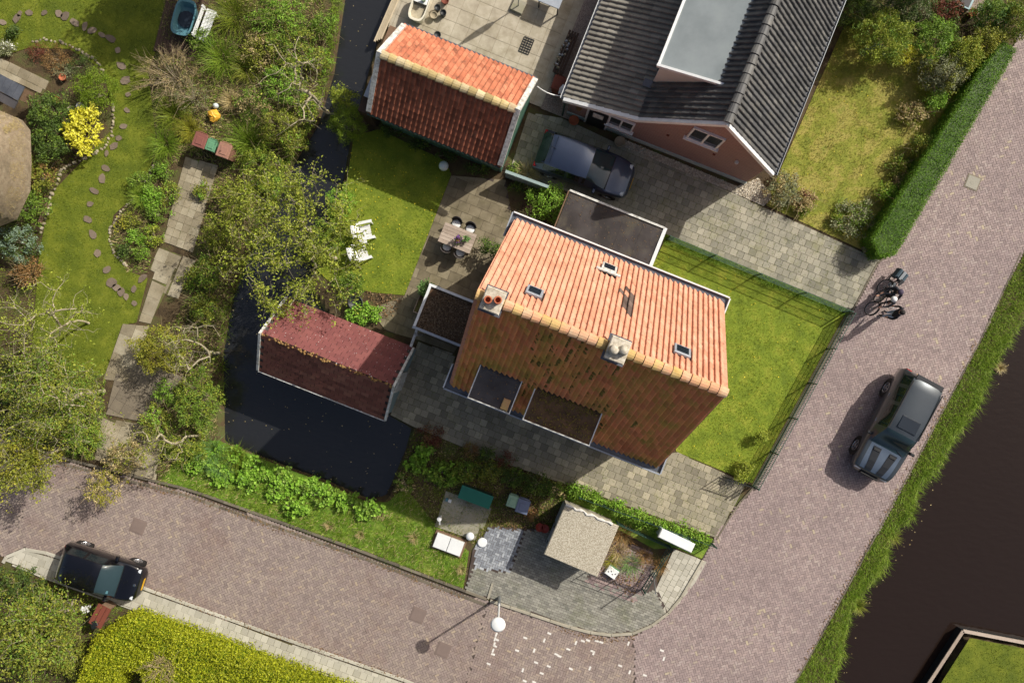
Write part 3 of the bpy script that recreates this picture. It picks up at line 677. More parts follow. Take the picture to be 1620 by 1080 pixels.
def water(name, P, mat):
    cx, cy = np.mean(P, 0); mb = MB(); mb.add([(p[0], p[1], WATER_Z) for p in P], [list(range(len(P)))]); me = mb.mesh(name); o = link(name, me, None, [mat]); tag(o, kind='structure')
    import bmesh
    bm = bmesh.new(); bm.from_mesh(me); bmesh.ops.triangulate(bm, faces=bm.faces[:]); bmesh.ops.recalc_face_normals(bm, faces=bm.faces[:])
    for f in bm.faces:
        if f.normal.z < 0: f.normal_flip()
    bm.to_mesh(me); bm.free()
water('canal', CW, 'canal_water'); water('ditch', DW, 'ditch_water')

# ------------------------------------------------------------------ road
RA = [(-140, 640), (0, 692), (90, 727), (300, 779), (560, 872), (735, 939), (772, 951), (735, 1090), (715, 1150), (655, 1082), (640, 1077), (420, 1001), (240, 936), (90, 881), (40, 866), (5, 880), (-140, 850)]
RB = [(772, 951), (880, 987), (960, 1007), (1002, 1005), (1010, 1220), (850, 1220), (715, 1150), (735, 1090)]
RC = [(1002, 1005), (1044, 981), (1076, 944), (1101, 900), (1128, 853), (1163, 803), (1197, 768), (1345, 500), (1388, 416), (1412, 398), (1600, 78), (1690, -75), (1870, -75), (1617, 403), (1545, 547), (1400, 818), (1324, 958), (1258, 1077), (1170, 1220), (1010, 1220)]
ROAD = RA[:7] + RB[1:4] + RC[1:] + RB[5:7] + RA[9:]
road = sheet('road', RA[:6] + [(772, 951), (880, 987), (960, 1007), (1002, 1005)] + RC[1:] + [(850, 1220), (715, 1150)] + RA[9:], .021, 'joint')
bricks(road, 'herringbone_bricks', RA, 21 + 45, 'road_brick_red', .028)
bricks(road, 'corner_bricks', RB, 21, 'road_brick_red', .028)
bricks(road, 'herringbone_bricks', RC, -62 + 45, 'road_brick', .028)
wb = slab_mesh('painted_brick', .175, .08, .03, .004, 'white_paint')
WB = [(787, 995, 1), (785, 1003, 1), (783, 1010, 1), (786, 1011, 0), (782, 1018, 1), (783, 1021, 0), (780, 1028, 1), (780, 1034, 0), (773, 1049, 0), (869, 1001, 0), (831, 1008, 0), (861, 1012, 1), (818, 1028, 0), (845, 1028, 1), (848, 1047, 0), (868, 1053, 0), (827, 1059, 1), (857, 1064, 0), (830, 1076, 0), (845, 1078, 0), (911, 1016, 1), (937, 1029, 0), (939, 1032, 1), (981, 1052, 0), (996, 1062, 1), (1020, 1067, 0), (1050, 1041, 1), (1047, 1028, 0), (903, 1057, 0), (899, 1026, 0), (933, 1056, 1), (994, 1017, 1), (880, 1034, 0), (885, 1037, 0), (930, 1012, 0), (922, 1013, 0), (944, 1013, 0), (951, 1015, 0)]
for x, y, v in WB:
    o = link('painted_brick', wb, road); p = W(x, y); o.location = (p.x, p.y, .031); o.rotation_euler = (0, 0, -math.radians(21) + (math.pi / 2 if v else 0) + random.gauss(0, .03))
def cover(px, py, size, deg, mat, label, frame='kerb_concrete'):
    p = W(px, py); r = thing('manhole_cover', label, 'manhole cover', (p.x, p.y, .03), -math.radians(deg))
    MB().box((0, 0, -.005), (size + .1, size + .1, .03), ch=.004).build('frame', frame, r); MB().box((0, 0, .006), (size, size, .03), ch=.006).build('lid', mat, r)
    m = MB(); m.lathe([(.0, 0), (.1, 0), (.1, .003), (.08, .004), (.0, .004)], 16, (0, 0, .021)); m.build('hub', mat, r)
cover(1538, 289, .52, 22, 'steel_cover', 'pale square manhole cover beside the clipped hedge', 'slab_dark')
cover(219, 832, .52, 22, 'iron_cover', 'brown square manhole cover in the road near the parked black car', 'iron_cover')
cover(661, 972, .52, 22, 'iron_cover', 'brown square manhole cover between hedge pavement and grass bank, larger of the pair', 'iron_cover')
cover(701, 1027, .5, 22, 'iron_cover', 'brown manhole cover beside the street lamp shadow', 'iron_cover')
kerb('kerb', [(-140, 636), (0, 688), (90, 722), (300, 774), (560, 867), (735, 934), (770, 947)], .11, -.05, .07, 'kerb_dark')
kerb('gutter', [(-140, 645), (0, 697), (88, 731), (298, 784), (558, 876), (733, 943), (770, 957)], .14, -.02, .036, 'kerb_dark', .6, piece='gutter_brick')
kerb('kerb', [(775, 949), (880, 984), (920, 997), (960, 1004), (1002, 1001), (1045, 982), (1075, 948), (1100, 905), (1112, 885)], .12, -.05, .09, 'kerb_concrete', .9)
kerb('kerb', [(700, 1101), (640, 1075), (420, 999), (240, 934), (90, 879), (55, 869), (35, 868), (12, 878), (5, 890)], .14, -.05, .05, 'slab_light', .9)
kerb('kerb', [(575, 1085), (480, 1055), (330, 1005), (215, 965), (75, 915), (20, 893)], .06, -.05, .06, 'slab_light', .9)
kerb('kerb', [(1548, 543), (1402, 815), (1326, 955), (1260, 1075), (1235, 1120)], .07, -.05, .04, 'kerb_dark', .9)
kerb('kerb', [(1615, 400), (1548, 543)], .07, -.05, .04, 'kerb_dark', .9)
kerb('kerb', [(1598, 80), (1412, 398), (1390, 412), (1345, 497), (1197, 765), (1165, 800), (1133, 853)], .08, -.05, .045, 'kerb_dark', .9)
# ------------------------------------------------------------------ paving
SIDEWALK = [(8, 886), (40, 870), (90, 884), (240, 939), (420, 1004), (640, 1080), (700, 1104), (660, 1118), (575, 1084), (480, 1053), (330, 1003), (215, 963), (75, 913), (22, 892)]
pave('pavement', SIDEWALK, 20.5, .30, .30, 'slab_light', 'joint_moss', z=.03)
DRIVE = [(836, 178), (893, 188), (982, 230), (1160, 306), (1392, 412), (1372, 450), (1346, 490), (1062, 374), (1045, 366), (895, 302), (806, 272)]
pave('driveway', DRIVE, 22, .30, .30, 'slab_grey', 'joint_moss', z=.014, tilt=.012)
HPATH = [(662, 540), (720, 560), (716, 608), (1012, 724), (1072, 715), (1180, 764), (1160, 803), (1133, 850), (905, 769), (775, 724), (655, 675), (618, 656)]
pave('house_path', HPATH, 22, .31, .29, 'slab_warm', 'joint_moss', z=.014)
PATIO = [(714, 278), (800, 285), (815, 372), (770, 470), (718, 558), (664, 538), (612, 524), (584, 490), (640, 468)]
pave('patio', PATIO, 22, .5, .42, 'slab_patio', 'joint', z=.014, tilt=.005)
TOPP = [(640, -70), (975, -70), (930, 0), (862, 172), (700, 110), (612, 55)]
pave('courtyard', TOPP, 22, .62, .62, 'concrete_patio', 'slab_patio', z=.014, tilt=.002, jit=.001, running=False, gap=.007)
sheet('gravel_path', [(962, -70), (1000, -70), (900, 190), (855, 172), (925, 0)], .05, 'aggregate')
UT = [(748, 868), (775, 832), (880, 838), (905, 838), (1030, 868), (1042, 935), (1058, 972), (1045, 980), (1002, 998), (960, 1001), (920, 994), (880, 981), (775, 946), (737, 934)]
ut = sheet('utility_yard', UT, .033, 'joint')
BLUE = [(750, 866), (772, 836), (828, 840), (806, 905), (760, 900)]
def notin(a, P): return a
bricks(ut, 'grey_bricks', [(737, 934), (749, 898), (806, 906), (830, 838), (880, 838), (900, 872), (945, 895), (925, 920), (1020, 935), (1036, 932), (1052, 972), (1045, 978), (1002, 998), (960, 1001), (920, 994), (880, 981), (775, 946)], 21, 'grey_brick', .04, pattern='run')
bricks(ut, 'blue_bricks', [(750, 868), (773, 834), (829, 838), (806, 905), (750, 897)], 21, 'blue_brick', .041, pattern='herring')
bricks(ut, 'purple_bricks', [(900, 838), (1030, 870), (1035, 905), (1020, 935), (1005, 955), (926, 921), (946, 895), (902, 870)], 21, 'purple_brick', .04, pattern='run')
pave('tiled_corner', [(1066, 868), (1118, 888), (1100, 920), (1076, 952), (1052, 975), (1030, 950), (1038, 930)], -62, .26, .26, 'slab_light', 'joint_moss', z=.02, tilt=.015)
# garden paths of the thatched house
pave('garden_path', [(294, 248), (345, 262), (305, 400), (258, 382)], -70, .34, .3, 'slab_old', 'joint_moss', tilt=.02, running=False)
pave('garden_path', [(252, 392), (288, 404), (272, 444), (236, 426)], 22, .95, .55, 'slab_old', 'joint_moss', tilt=.008)
pave('garden_path', [(290, 405), (310, 412), (282, 472), (262, 466)], -68, .8, .6, 'slab_old', 'joint_moss', tilt=.01)
pave('garden_path', [(246, 428), (272, 444), (238, 512), (220, 508)], -68, .75, .66, 'slab_old', 'joint_moss', tilt=.01)
pave('garden_path', [(195, 512), (236, 516), (208, 604), (164, 600)], -68, .85, .55, 'slab_old', 'joint_moss', tilt=.008)
pave('garden_path', [(184, 590), (228, 574), (290, 596), (232, 668), (168, 655)], 30, .48, .48, 'slab_dark', 'joint', tilt=.008, running=False)
pave('garden_path', [(162, 660), (238, 674), (256, 700), (246, 762), (150, 726)], 24, .6, .62, 'slab_old', 'joint_moss', tilt=.01)
pave('utility_slabs', [(706, 776), (780, 798), (757, 856), (688, 832)], 21, .95, .95, 'slab_grey', 'joint_moss', tilt=.004, running=False, org=(706, 776))
# ------------------------------------------------------------------ lawns
LAWN_E = [(1050, 384), (1335, 500), (1190, 764), (1070, 714), (1050, 650), (1070, 590), (1092, 490), (1018, 448)]
LAWN_C = [(560, 215), (600, 205), (705, 255), (714, 276), (641, 467), (585, 462), (520, 445), (494, 420), (505, 395), (526, 340), (549, 285)]
LAWN_N = [(1225, 290), (1345, 20), (1420, 40), (1500, 90), (1575, 95), (1405, 385), (1378, 402), (1212, 325)]
LAWN_W = [(-60, -60), (290, -60), (262, 0), (255, 60), (235, 110), (240, 160), (246, 215), (235, 290), (180, 340), (172, 380), (200, 428), (234, 440), (216, 510), (193, 514), (166, 592), (110, 590), (50, 560), (62, 400), (82, 305), (130, 255), (182, 200), (165, 112), (110, 78), (45, 76), (0, 90), (-60, 90)]
BANK_S = [(250, 764), (300, 700), (345, 696), (440, 736), (510, 762), (580, 794), (614, 794), (640, 770), (690, 830), (742, 872), (733, 930), (560, 864), (300, 772)]
BANK_E = [(1617, 405), (1640, 380), (1660, 430), (1620, 500), (1599, 535), (1568, 585), (1549, 636), (1508, 690), (1493, 728), (1452, 772), (1444, 814), (1420, 836), (1406, 864), (1404, 892), (1379, 920), (1353, 951), (1343, 977), (1335, 1030), (1319, 1075), (1290, 1130), (1232, 1130), (1261, 1075), (1327, 957), (1403, 817), (1548, 547)]
ISLE = [(1534, 1008), (1860, 1072), (1900, 1300), (1420, 1300), (1475, 1100)]
STRIP = [(905, 771), (1130, 853), (1112, 884), (1068, 866), (1035, 868), (965, 830), (900, 800), (885, 790)]
sheet('lawn', LAWN_E, .008, 'lawn_green'); sheet('lawn', LAWN_C, .008, 'lawn_chairs'); sheet('lawn', LAWN_N, .008, 'lawn_dry'); sheet('lawn', LAWN_W, .008, 'lawn_dark')
sheet('grass_bank', BANK_S, -.004, 'rough_grass'); sheet('verge', STRIP, .006, 'rough_grass')
sheet('verge', [(1045, 366), (1062, 374), (1346, 490), (1336, 500), (1050, 384)], .007, 'rough_grass')
sheet('lawn', ISLE, .03, 'lawn_dark')
def tzb(x, y): return tz(x, y) + .01
grass('lawn_grass', 'short mown green grass of the lawn beside the house with two chimneys', LAWN_E, 520, .06, .02, 'grass_lawn')
grass('lawn_grass', 'mown grass of the lawn with the white garden chairs', LAWN_C, 520, .06, .02, 'grass_chairs')
grass('lawn_grass', 'dry yellowing grass of the lawn inside the clipped hedge', LAWN_N, 520, .07, .02, 'grass_dry')
grass('lawn_grass', 'mown grass of the garden with stepping stones', LAWN_W, 420, .06, .02, 'grass_lush')
grass('lawn_grass', 'mown grass behind the timber edge across the canal', ISLE, 300, .06, .02, 'grass_lush', .035)
grass('bank_grass', 'tall rough grass on the bank between pond and road', BANK_S, 420, .2, .022, 'grass_fresh', tzb, .8)
grass('bank_grass', 'long bright grass on the canal bank along the road', BANK_E, 900, .2, .02, 'grass_fresh', tzb, .8)
grass('bank_grass', 'scattered taller blades hanging over the canal edge', [(1640, 480), (1625, 512), (1605, 548), (1574, 596), (1556, 648), (1515, 703), (1500, 740), (1460, 783), (1450, 825), (1427, 847), (1412, 874), (1410, 902), (1386, 930), (1360, 962), (1349, 988), (1342, 1038), (1326, 1082), (1310, 1078), (1327, 1030), (1334, 978), (1345, 945), (1372, 912), (1396, 890), (1398, 860), (1414, 826), (1436, 808), (1444, 768), (1485, 725), (1500, 685), (1541, 633), (1560, 580), (1592, 530)], 420, .38, .02, 'grass_fresh', tzb, .95)
grass('verge_grass', 'uncut grass strip along the wire fence of the driveway', [(1045, 364), (1062, 374), (1346, 492), (1338, 502), (1050, 386)], 900, .14, .02, 'grass_fresh', .01, .7)
grass('verge_grass', 'uncut grass strip beside the kiosk fence', [(905, 771), (1130, 853), (1122, 866), (895, 785)], 800, .12, .02, 'grass_fresh', .01, .7)
for nm, P, n in (('lawn beside the house with two chimneys', LAWN_E, 120), ('lawn with the white garden chairs', LAWN_C, 260), ('dry lawn inside the clipped hedge', LAWN_N, 110)):
    flowers('dandelions', 'tiny yellow flowers in the ' + nm, P, n, 'dandelion')
# timber edge of the far lawn
er = thing('timber_edging', 'weathered timber quay edge round the lawn across the canal', 'edging', tuple(W(1525, 998)[:2]) + (0,))
def bar_px(mb, a, b, wd, z0, z1, o):
    A, B = W(*a), W(*b); A.z = B.z = (z0 + z1) / 2; mb.bar(A - o, B - o, wd, z1 - z0)
o_ = Vector(er.location)
for a, b in (((1523, 997), (1690, 1029)), ((1523, 997), (1462, 1090)), ((1690, 1029), (1860, 1062)), ((1462, 1090), (1390, 1205))):
    mb = MB(); bar_px(mb, a, b, .14, .0, .05, o_); mb.build('capping_board', 'wood_grey', er)
    mb = MB(); bar_px(mb, a, b, .06, -1.0, .0, o_); mb.build('sheet_boards', 'bin_black', er)

for P, n, lab in ((HPATH, 55, 'weeds in the joints of the house path'), (DRIVE, 60, 'weeds in the joints of the driveway'), (SIDEWALK, 12, 'weeds in the joints of the hedge pavement')):
    grass('joint_weeds', lab, P, n, .05, .02, 'grass_lush', .03, .9)
# ------------------------------------------------------------------ buildings
def pantile(name, w_, l, mat, amp=.026, lip=.022):
    T_ = (0, .12, .3, .5, .68, .82, .92, 1.0); Z_ = (-.9, -1, -.6, .15, .8, 1.0, .75, -.85); n = len(T_) - 1
    mb = MB(); vs = []
    for y, dz in ((-l / 2 - .02, lip), (l / 2, 0.0)):
        for t, z in zip(T_, Z_): vs.append((-w_ / 2 + (w_ + .004) * t, y, dz + amp * z))
    for i in range(n + 1): vs.append((vs[i][0], vs[i][1] + .004, vs[i][2] - .03))
    fs = [(i, i + 1, n + 2 + i, n + 1 + i) for i in range(n)] + [(2 * n + 2 + i, 2 * n + 3 + i, i + 1, i) for i in range(n)]
    mb.add(vs, fs); me = mb.mesh(name); me.materials.append(M[mat]); return me
def flat_tile(name, w_, l, mat, t=.012):
    me = MB().box((0, -.01, t), (w_ - .006, l + .02, t)).mesh(name); me.materials.append(M[mat]); return me
def slope_items(org, xd, up, length, sl, tw, tl, mi, mask=None, stagger=False, dark=None, wob=.004):
    xd, up = Vector(xd).normalized(), Vector(up).normalized(); nn = xd.cross(up); out = []; nc = max(1, round(length / tw)); nr = max(1, round(sl / tl)); w2, l2 = length / nc, sl / nr
    for r in range(nr):
        for c in range(nc + (1 if stagger else 0)):
            x = (c + .5 - (.5 if stagger and r % 2 else (0 if not stagger else 0))) * w2
            if stagger and (x < w2 * .3 or x > length - w2 * .3): continue
            p = Vector(org) + xd * x + up * ((r + .5) * l2)
            if mask and not mask(p, x, (r + .5) * l2): continue
            T = Matrix((xd, up, nn)).transposed().to_4x4(); T.translation = p + nn * (.03 + random.uniform(-wob, wob))
            T = T @ Matrix.Rotation(random.gauss(0, .012), 4, 'Z') @ Matrix.Rotation(random.gauss(0, .012), 4, 'X')
            dv = dark(p) if dark else None; out.append((mi if dv is None else dv, T))
    return out
def ridge_caps(root, a, b, r, step, mat, name='ridge_tile'):
    a, b = Vector(a), Vector(b); d = b - a; L = d.length; n = max(1, round(L / step)); st = L / n
    mb = MB(); vs = []
    for x, q in ((-st / 2 + .012, 1.15), (st / 2 - .004, .92)):
        for i in range(7): t = math.pi * (i / 6); vs.append((x, r * q * math.cos(t) * 1.1, r * q * math.sin(t) * .8))
    mb.add(vs, [(i, i + 7, i + 8, i + 1) for i in range(6)] + [tuple(range(7)), tuple(range(7, 14))[::-1]]); me = mb.mesh(name); me.materials.append(M[mat])
    for i in range(n):
        o = link(name, me, root); o.location = a + d * ((i + .5) / n) + Vector((0, 0, random.uniform(-.006, .006))); o.rotation_euler = (random.gauss(0, .02), random.gauss(0, .015), math.atan2(d.y, d.x) + random.gauss(0, .012))
def verges(root, L, hw, he, hr, mat, wd=.12, th=.16, off=.03, name='bargeboard', ends=(-1, 1), ov=.05, lift=.03):
    for e in ends:
        for s in (-1, 1):
            mb = MB(); x0 = e * (L / 2 + off); x1 = x0 - e * wd
            a = Vector((0, s * (hw + ov), he - ov * (hr - he) / hw)); b = Vector((0, 0, hr)); up = Vector((0, 0, th / 2 + .02))
            vs = []
            for x in (x0, x1):
                for p in (a, b):
                    for q in (-1, 1): vs.append((x, p.y, p.z + q * th / 2 + lift + (.004 if e > 0 else 0)))
            mb.add(vs, [(0, 1, 3, 2), (4, 6, 7, 5), (0, 4, 5, 1), (2, 3, 7, 6), (0, 2, 6, 4), (1, 5, 7, 3)]); mb.build(name, mat, root)
def gable_shell(L, hw, he, hr, z0=-.1, drop=.06):
    mb = MB(); prof = [(-L / 2, -hw, z0), (-L / 2, hw, z0), (-L / 2, hw, he - drop), (-L / 2, 0, hr - drop), (-L / 2, -hw, he - drop)]
    mb.extrude(prof, (0, 0, 0), (L, 0, 0)); return mb
def roof_deck(L, hw, he, hr, t=.1, drop=.015):
    mb = MB(); p = [(-L / 2, -hw, he - drop), (-L / 2, 0, hr - drop), (-L / 2, hw, he - drop), (-L / 2, hw, he - t), (-L / 2, 0, hr - t), (-L / 2, -hw, he - t)]
    mb.extrude(p, (0, 0, 0), (L, 0, 0)); return mb
def on_slope(fr, px, py, side, hw, he, hr):
    h = (he + hr) / 2
    for _ in range(30): p = fr.loc(px, py, h); h = .5 * h + .5 * (hr - (hr - he) * min(1.0, max(0, p.y * side) / hw))
    return fr.loc(px, py, h)

# ---- the house with two chimneys
fr = Fr(911.7, 542.2, 21.7); L, hw, he, hr = 8.19, 3.22, 4.7, 9.63
house = thing('house', 'tall brick house with steep orange pantile roof and two chimneys', 'house', fr.o, fr.a)
gable_shell(L - .2, hw - .32, he - .1, hr - .2, drop=.25).build('wall', 'brick_red', house)
deck = roof_deck(L, hw, he, hr).build('roof', 'pantile_dark', house)
d1 = [fr.loc(x, y, 6.4) for x, y in ((758.5, 584.4), (822.4, 609.4), (803, 654.8), (741, 629.8))]
d2 = [fr.loc(x, y, 6.4) for x, y in ((844.6, 621.5), (948, 662), (929.4, 706.7), (829, 665))]
DX = [(min(d1[0].x, d1[3].x), max(d1[1].x, d1[2].x)), (min(d2[0].x, d2[3].x), max(d2[1].x, d2[2].x))]
DD = 1.12; DH = he + (hr - he) / hw * DD
sl = math.hypot(hw, hr - he)
def m_sw(p, x, s): return not any(a < p.x < b and p.z < DH for a, b in DX)
da, db = on_slope(fr, 976, 446, 1, hw, he, hr), on_slope(fr, 1010, 506, 1, hw, he, hr)
def dk(p):
    return 2 if (abs(p.x - (da.x + db.x) / 2 + (p.y - 1.4) * .12) < .2 and min(da.y, db.y) < p.y < max(da.y, db.y) and random.random() < .6) else None
ms = [pantile('pantile', .198, .31, 'pantile_orange', .036), pantile('pantile', .198, .31, 'pantile_moss', .036), pantile('pantile', .198, .31, 'pantile_dark', .036)]
sky_l = [on_slope(fr, *q, 1, hw, he, hr) for q in ((962, 428), (844, 466), (1077, 559))]
def m_ne(p, x, s): return not any(abs(p.x - q.x) < .3 and abs(p.y - q.y) < .2 for q in sky_l)
it = slope_items((L / 2, hw + .02, he), (-1, 0, 0), (0, -hw, hr - he), L, sl, .197, .31, 0, m_ne, dark=dk)
it += slope_items((-L / 2, -hw - .02, he), (1, 0, 0), (0, hw, hr - he), L, sl, .197, .31, 1, m_sw)
pieces(house, 'pantile', ms, it, 300, 'pantiles')
ridge_caps(house, (-L / 2 - .04, 0, hr + .02), (L / 2 + .04, 0, hr + .02), .15, .31, 'ridge_lichen')
verges(house, L, hw, he, hr, 'pantile_orange', wd=.16, th=.1, name='verge_tiles', off=.05, ov=0)
for s in (1, -1):
    g_ = MB(); y = s * (hw + .1); g_.box((0, y, he - .06), (L + .1, .3, .04)); g_.build('gutter_floor', 'lead', house)
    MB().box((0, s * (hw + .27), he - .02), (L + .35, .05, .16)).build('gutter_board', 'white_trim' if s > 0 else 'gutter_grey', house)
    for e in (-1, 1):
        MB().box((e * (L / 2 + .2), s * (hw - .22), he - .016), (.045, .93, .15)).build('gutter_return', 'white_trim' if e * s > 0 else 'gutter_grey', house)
        MB().box((e * (L / 2 + .1), s * (hw - .22), he - .085), (.15, .9, .03)).build('eave_soffit', 'lead', house)
for i, (a, b) in enumerate(DX):
    c = (a + b) / 2; wd = b - a; d = MB(); y0 = -hw - .08; y1 = -hw + DD
    d.box((c, (y0 + y1) / 2, DH - .06), (wd, y1 - y0, .1)); dm = d.build('dormer_roof', 'roof_felt_dark' if i == 0 else 'roof_felt_brown', house)
    e = MB(); t = .035
    e.box((a - t / 2, (y0 + y1) / 2, DH - .03), (t, y1 - y0, .14)).build('edge_trim', 'white_trim', dm); MB().box((b + t / 2, (y0 + y1) / 2, DH - .03), (t, y1 - y0, .14)).build('edge_trim', 'white_trim', dm)
    MB().box((c, y0 - t / 2, DH - .03), (wd + 2 * t, t, .14)).build('edge_trim', 'white_worn', dm)
    f = MB().box((c, y0 + .12, (he + DH - .1) / 2 + .02), (wd - .1, .06, DH - he - .14)); f.build('dormer_front', 'white_trim', house)
    for q in range(2 if i == 0 else 3):
        n = 2 if i == 0 else 3; MB().box((a + wd * (q + .5) / n, y0 + .085, (he + DH) / 2 - .02), (wd / n - .16, .03, DH - he - .5)).build('window_pane', 'dark_glass', house)
    for x in (a + .03, b - .03):
        MB().add([(x - .03, y0 + .15, he - .03), (x - .03, y0 + .15, DH - .11), (x - .03, y1 - .04, DH - .11), (x + .03, y0 + .15, he - .03), (x + .03, y0 + .15, DH - .11), (x + .03, y1 - .04, DH - .11)], [(0, 1, 2), (3, 5, 4), (0, 3, 4, 1), (1, 4, 5, 2), (2, 5, 3, 0)]).build('dormer_cheek', 'lead', house)
p = fr.loc(797, 646, DH)
MB().box((p.x, -hw + .15, DH + .03), (.26, .4, .08), ch=.02).build('board', 'ridge_lichen', house)
for i, (px, py) in enumerate(((779, 477), (979, 552))):
    x = fr.loc(px, py, 10.1).x; z = hr - .5
    c = MB().box((x, -.02, z + .35), (.5, .62, .9)).build('chimney', 'brick_red', house)
    MB().box((x, -.02, z + .84), (.64, .74, .1), ch=.03).build('chimney_cap', 'chimney_cap', c)
    for q in (-1, 1):
        MB().lathe([(.1, 0), (.12, .02), (.105, .2), (.125, .22), (.125, .26), (.08, .26), (.08, .06), (0, .06)] if i == 0 else [(.15, 0), (.16, .12), (.13, .16), (.15, .2), (.1, .27), (0, .29)], 14, (x + q * .14, -.02 + q * .05, z + .89)).build('chimney_pot', 'terracotta' if i == 0 else 'chimney_cap', c, True)
    MB().box((x, -.02, hr - .02), (.72, .85, .08)).build('flashing', 'lead', c)
th = math.atan2(hr - he, hw)
for i, q in enumerate(sky_l):
    T = Matrix.Translation(q + Vector((0, .07, .05))) @ Matrix.Rotation(-th, 4, 'X')
    s_ = MB().box((0, 0, .03), (.56, .5, .09), T=T, ch=.015).build('skylight', 'gutter_grey' if i else 'white_worn', house)
    MB().box((0, 0, .082), (.4, .34, .02), T=T).build('pane', 'dark_glass', s_)
    if i == 0:
        MB().box((0, -.3, .02), (.9, .14, .05), T=T).build('flashing', 'white_worn', s_)
mo = MB()
for _ in range(110):
    x = random.gauss(-.6, 1.5); y = -random.uniform(.3, 2.6)
    if abs(x + .2) > 1.9 and random.random() < .55 or any(a < x < b and y < -hw + DD + .1 for a, b in DX): continue
    z = hr - (hr - he) * (-y) / hw; r = random.uniform(.02, .08)
    for k in range(random.randint(2, 6)):
        c = Vector((x + (dxx := random.gauss(0, .03)), (yy := y + random.gauss(0, .09)), hr - (hr - he) * (-yy) / hw + .045)); mo.lathe([(r * 1.3, -r * .5), (r * 1.2, 0), (r * .8, r * .3), (.01, r * .4)], 7, c)
o = mo.build('moss_cushions', 'moss', house); o['kind'] = 'stuff'
for (e, ys) in ((1, (-1.4, 1.0)), (-1, (-1.2, 1.2))):
    for y in ys:
        w_ = MB().box((e * (L / 2 - .09), y, 2.2), (.06, 1.3, 1.5)).build('window_frame', 'white_trim', house); MB().box((e * (L / 2 - .06), y, 2.2), (.03, 1.1, 1.3)).build('pane', 'dark_glass', w_)
MB().box((.6, -hw + .3, 1.05), (.95, .08, 2.1)).build('door', 'green_boards', house)

def litter(parent, x0, x1, y0, y1, z, n, mat='leaf_litter', size=.05):
    q = np.column_stack([RNG.uniform(x0, x1, n), y1 - (y1 - y0) * RNG.random(n) ** 1.8, np.full(n, z)]); o = link('leaf_debris', quads_mesh('leaf_debris', leaf_quads(q, size, size * .6, 1.5)), parent, [mat]); o['kind'] = 'stuff'
litter(house, DX[1][0] + .1, DX[1][1] - .1, -hw, -hw + DD - .05, DH + .01, 420, 'moss', .07); litter(house, DX[0][0] + .1, DX[0][1] - .1, -hw, -hw + DD - .05, DH + .01, 60)
# ---- flat gravelled annex against the house
A4 = [fr.loc(x, y, 2.75) for x, y in ((683, 452), (752, 478), (733, 549), (655, 517))]
ax0 = min(A4[0].x, A4[3].x); ay0, ay1 = (A4[3].y + A4[2].y) / 2, (A4[0].y + A4[1].y) / 2; ax1 = -L / 2 + .1
an = thing('porch', 'flat roofed porch with brown gravel roof and white edge beside the tall house', 'porch', fr.world(((ax0 + ax1) / 2, (ay0 + ay1) / 2, 0)), fr.a)
wx, wy = ax1 - ax0, ay1 - ay0
MB().box((.05, 0, 1.28), (wx - .4, wy - .4, 2.6)).build('wall', 'brick_red', an)
MB().box((0, 0, 2.64), (wx - .1, wy - .1, .12)).build('roof', 'roof_felt_brown', an)
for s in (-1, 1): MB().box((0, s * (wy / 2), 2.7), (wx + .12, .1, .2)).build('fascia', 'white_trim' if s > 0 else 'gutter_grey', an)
MB().box((-wx / 2, 0, 2.703), (.1, wy - .1, .2)).build('fascia', 'white_trim', an)
q = RNG.uniform(-.5, .5, (5200, 2)) * np.array([wx - .16, wy - .16]); keep = ~((q[:, 0] < -wx / 2 + .35) & (q[:, 1] > wy / 2 - .4)); q = q[keep]
o = link('gravel', quads_mesh('gravel', leaf_quads(np.column_stack([q, np.full(len(q), 2.72)]), .05, .04, 1.2)), an, ['gravel_roof']); o['kind'] = 'stuff'
MB().box((-wx / 2 + .25, -wy / 2 + .12, 1.05), (.5, .06, 2.1)).build('door', 'dark_glass', an)
gb = thing('gate_beam', 'white gate post and beam between the porch and the dark red shed', 'gate', W(668, 530, 0))
gp = W(668, 530, 0)
MB().bar(W(660, 520, 2.3) - gp, W(650, 548, 2.1) - gp, .1, .1).build('beam', 'white_worn', gb); MB().box((0, 0, 1.1), (.1, .1, 2.2)).build('post', 'white_worn', gb)

# ---- flat felt shed behind the house
S4 = [fr.loc(x, y, 2.4) for x, y in ((900, 304), (1051.5, 359.4), (1029.5, 418))]
sx0, sx1 = S4[0].x, (S4[1].x + S4[2].x) / 2; sy1 = (S4[0].y + S4[1].y) / 2; sy0 = S4[2].y - .25
sh = thing('felt_shed', 'low flat roofed shed with brown felt between house and driveway', 'shed', fr.world(((sx0 + sx1) / 2, (sy0 + sy1) / 2, 0)), fr.a); wx, wy = sx1 - sx0, sy1 - sy0
MB().box((0, 0, 1.12), (wx - .15, wy - .15, 2.3)).build('wall', 'wood_brown', sh); MB().box((0, 0, 2.34), (wx - .06, wy - .06, .12)).build('roof', 'roof_felt', sh)
for k in range(1, 5): MB().box((-wx / 2 + wx * k / 5, 0, 2.404), (.06, wy - .08, .008)).build('felt_seam', 'roof_felt', sh)
MB().box((wx / 2 + .03, 0, 2.36), (.14, wy + .08, .18)).build('fascia', 'white_trim', sh); MB().box((0, wy / 2 + .02, 2.37), (wx, .08, .17)).build('fascia', 'white_worn', sh); MB().box((-wx / 2 - .02, 0, 2.37), (.05, wy, .15)).build('fascia', 'wood_brown', sh)
MB().box((wx * .2, wy / 2 - .02, 1.0), (.85, .06, 1.95)).build('door', 'green_boards', sh)

litter(sh, -wx / 2 + .1, wx / 2 - .1, -wy / 2, wy / 2 - .1, 2.415, 260, 'leaf_litter', .04)
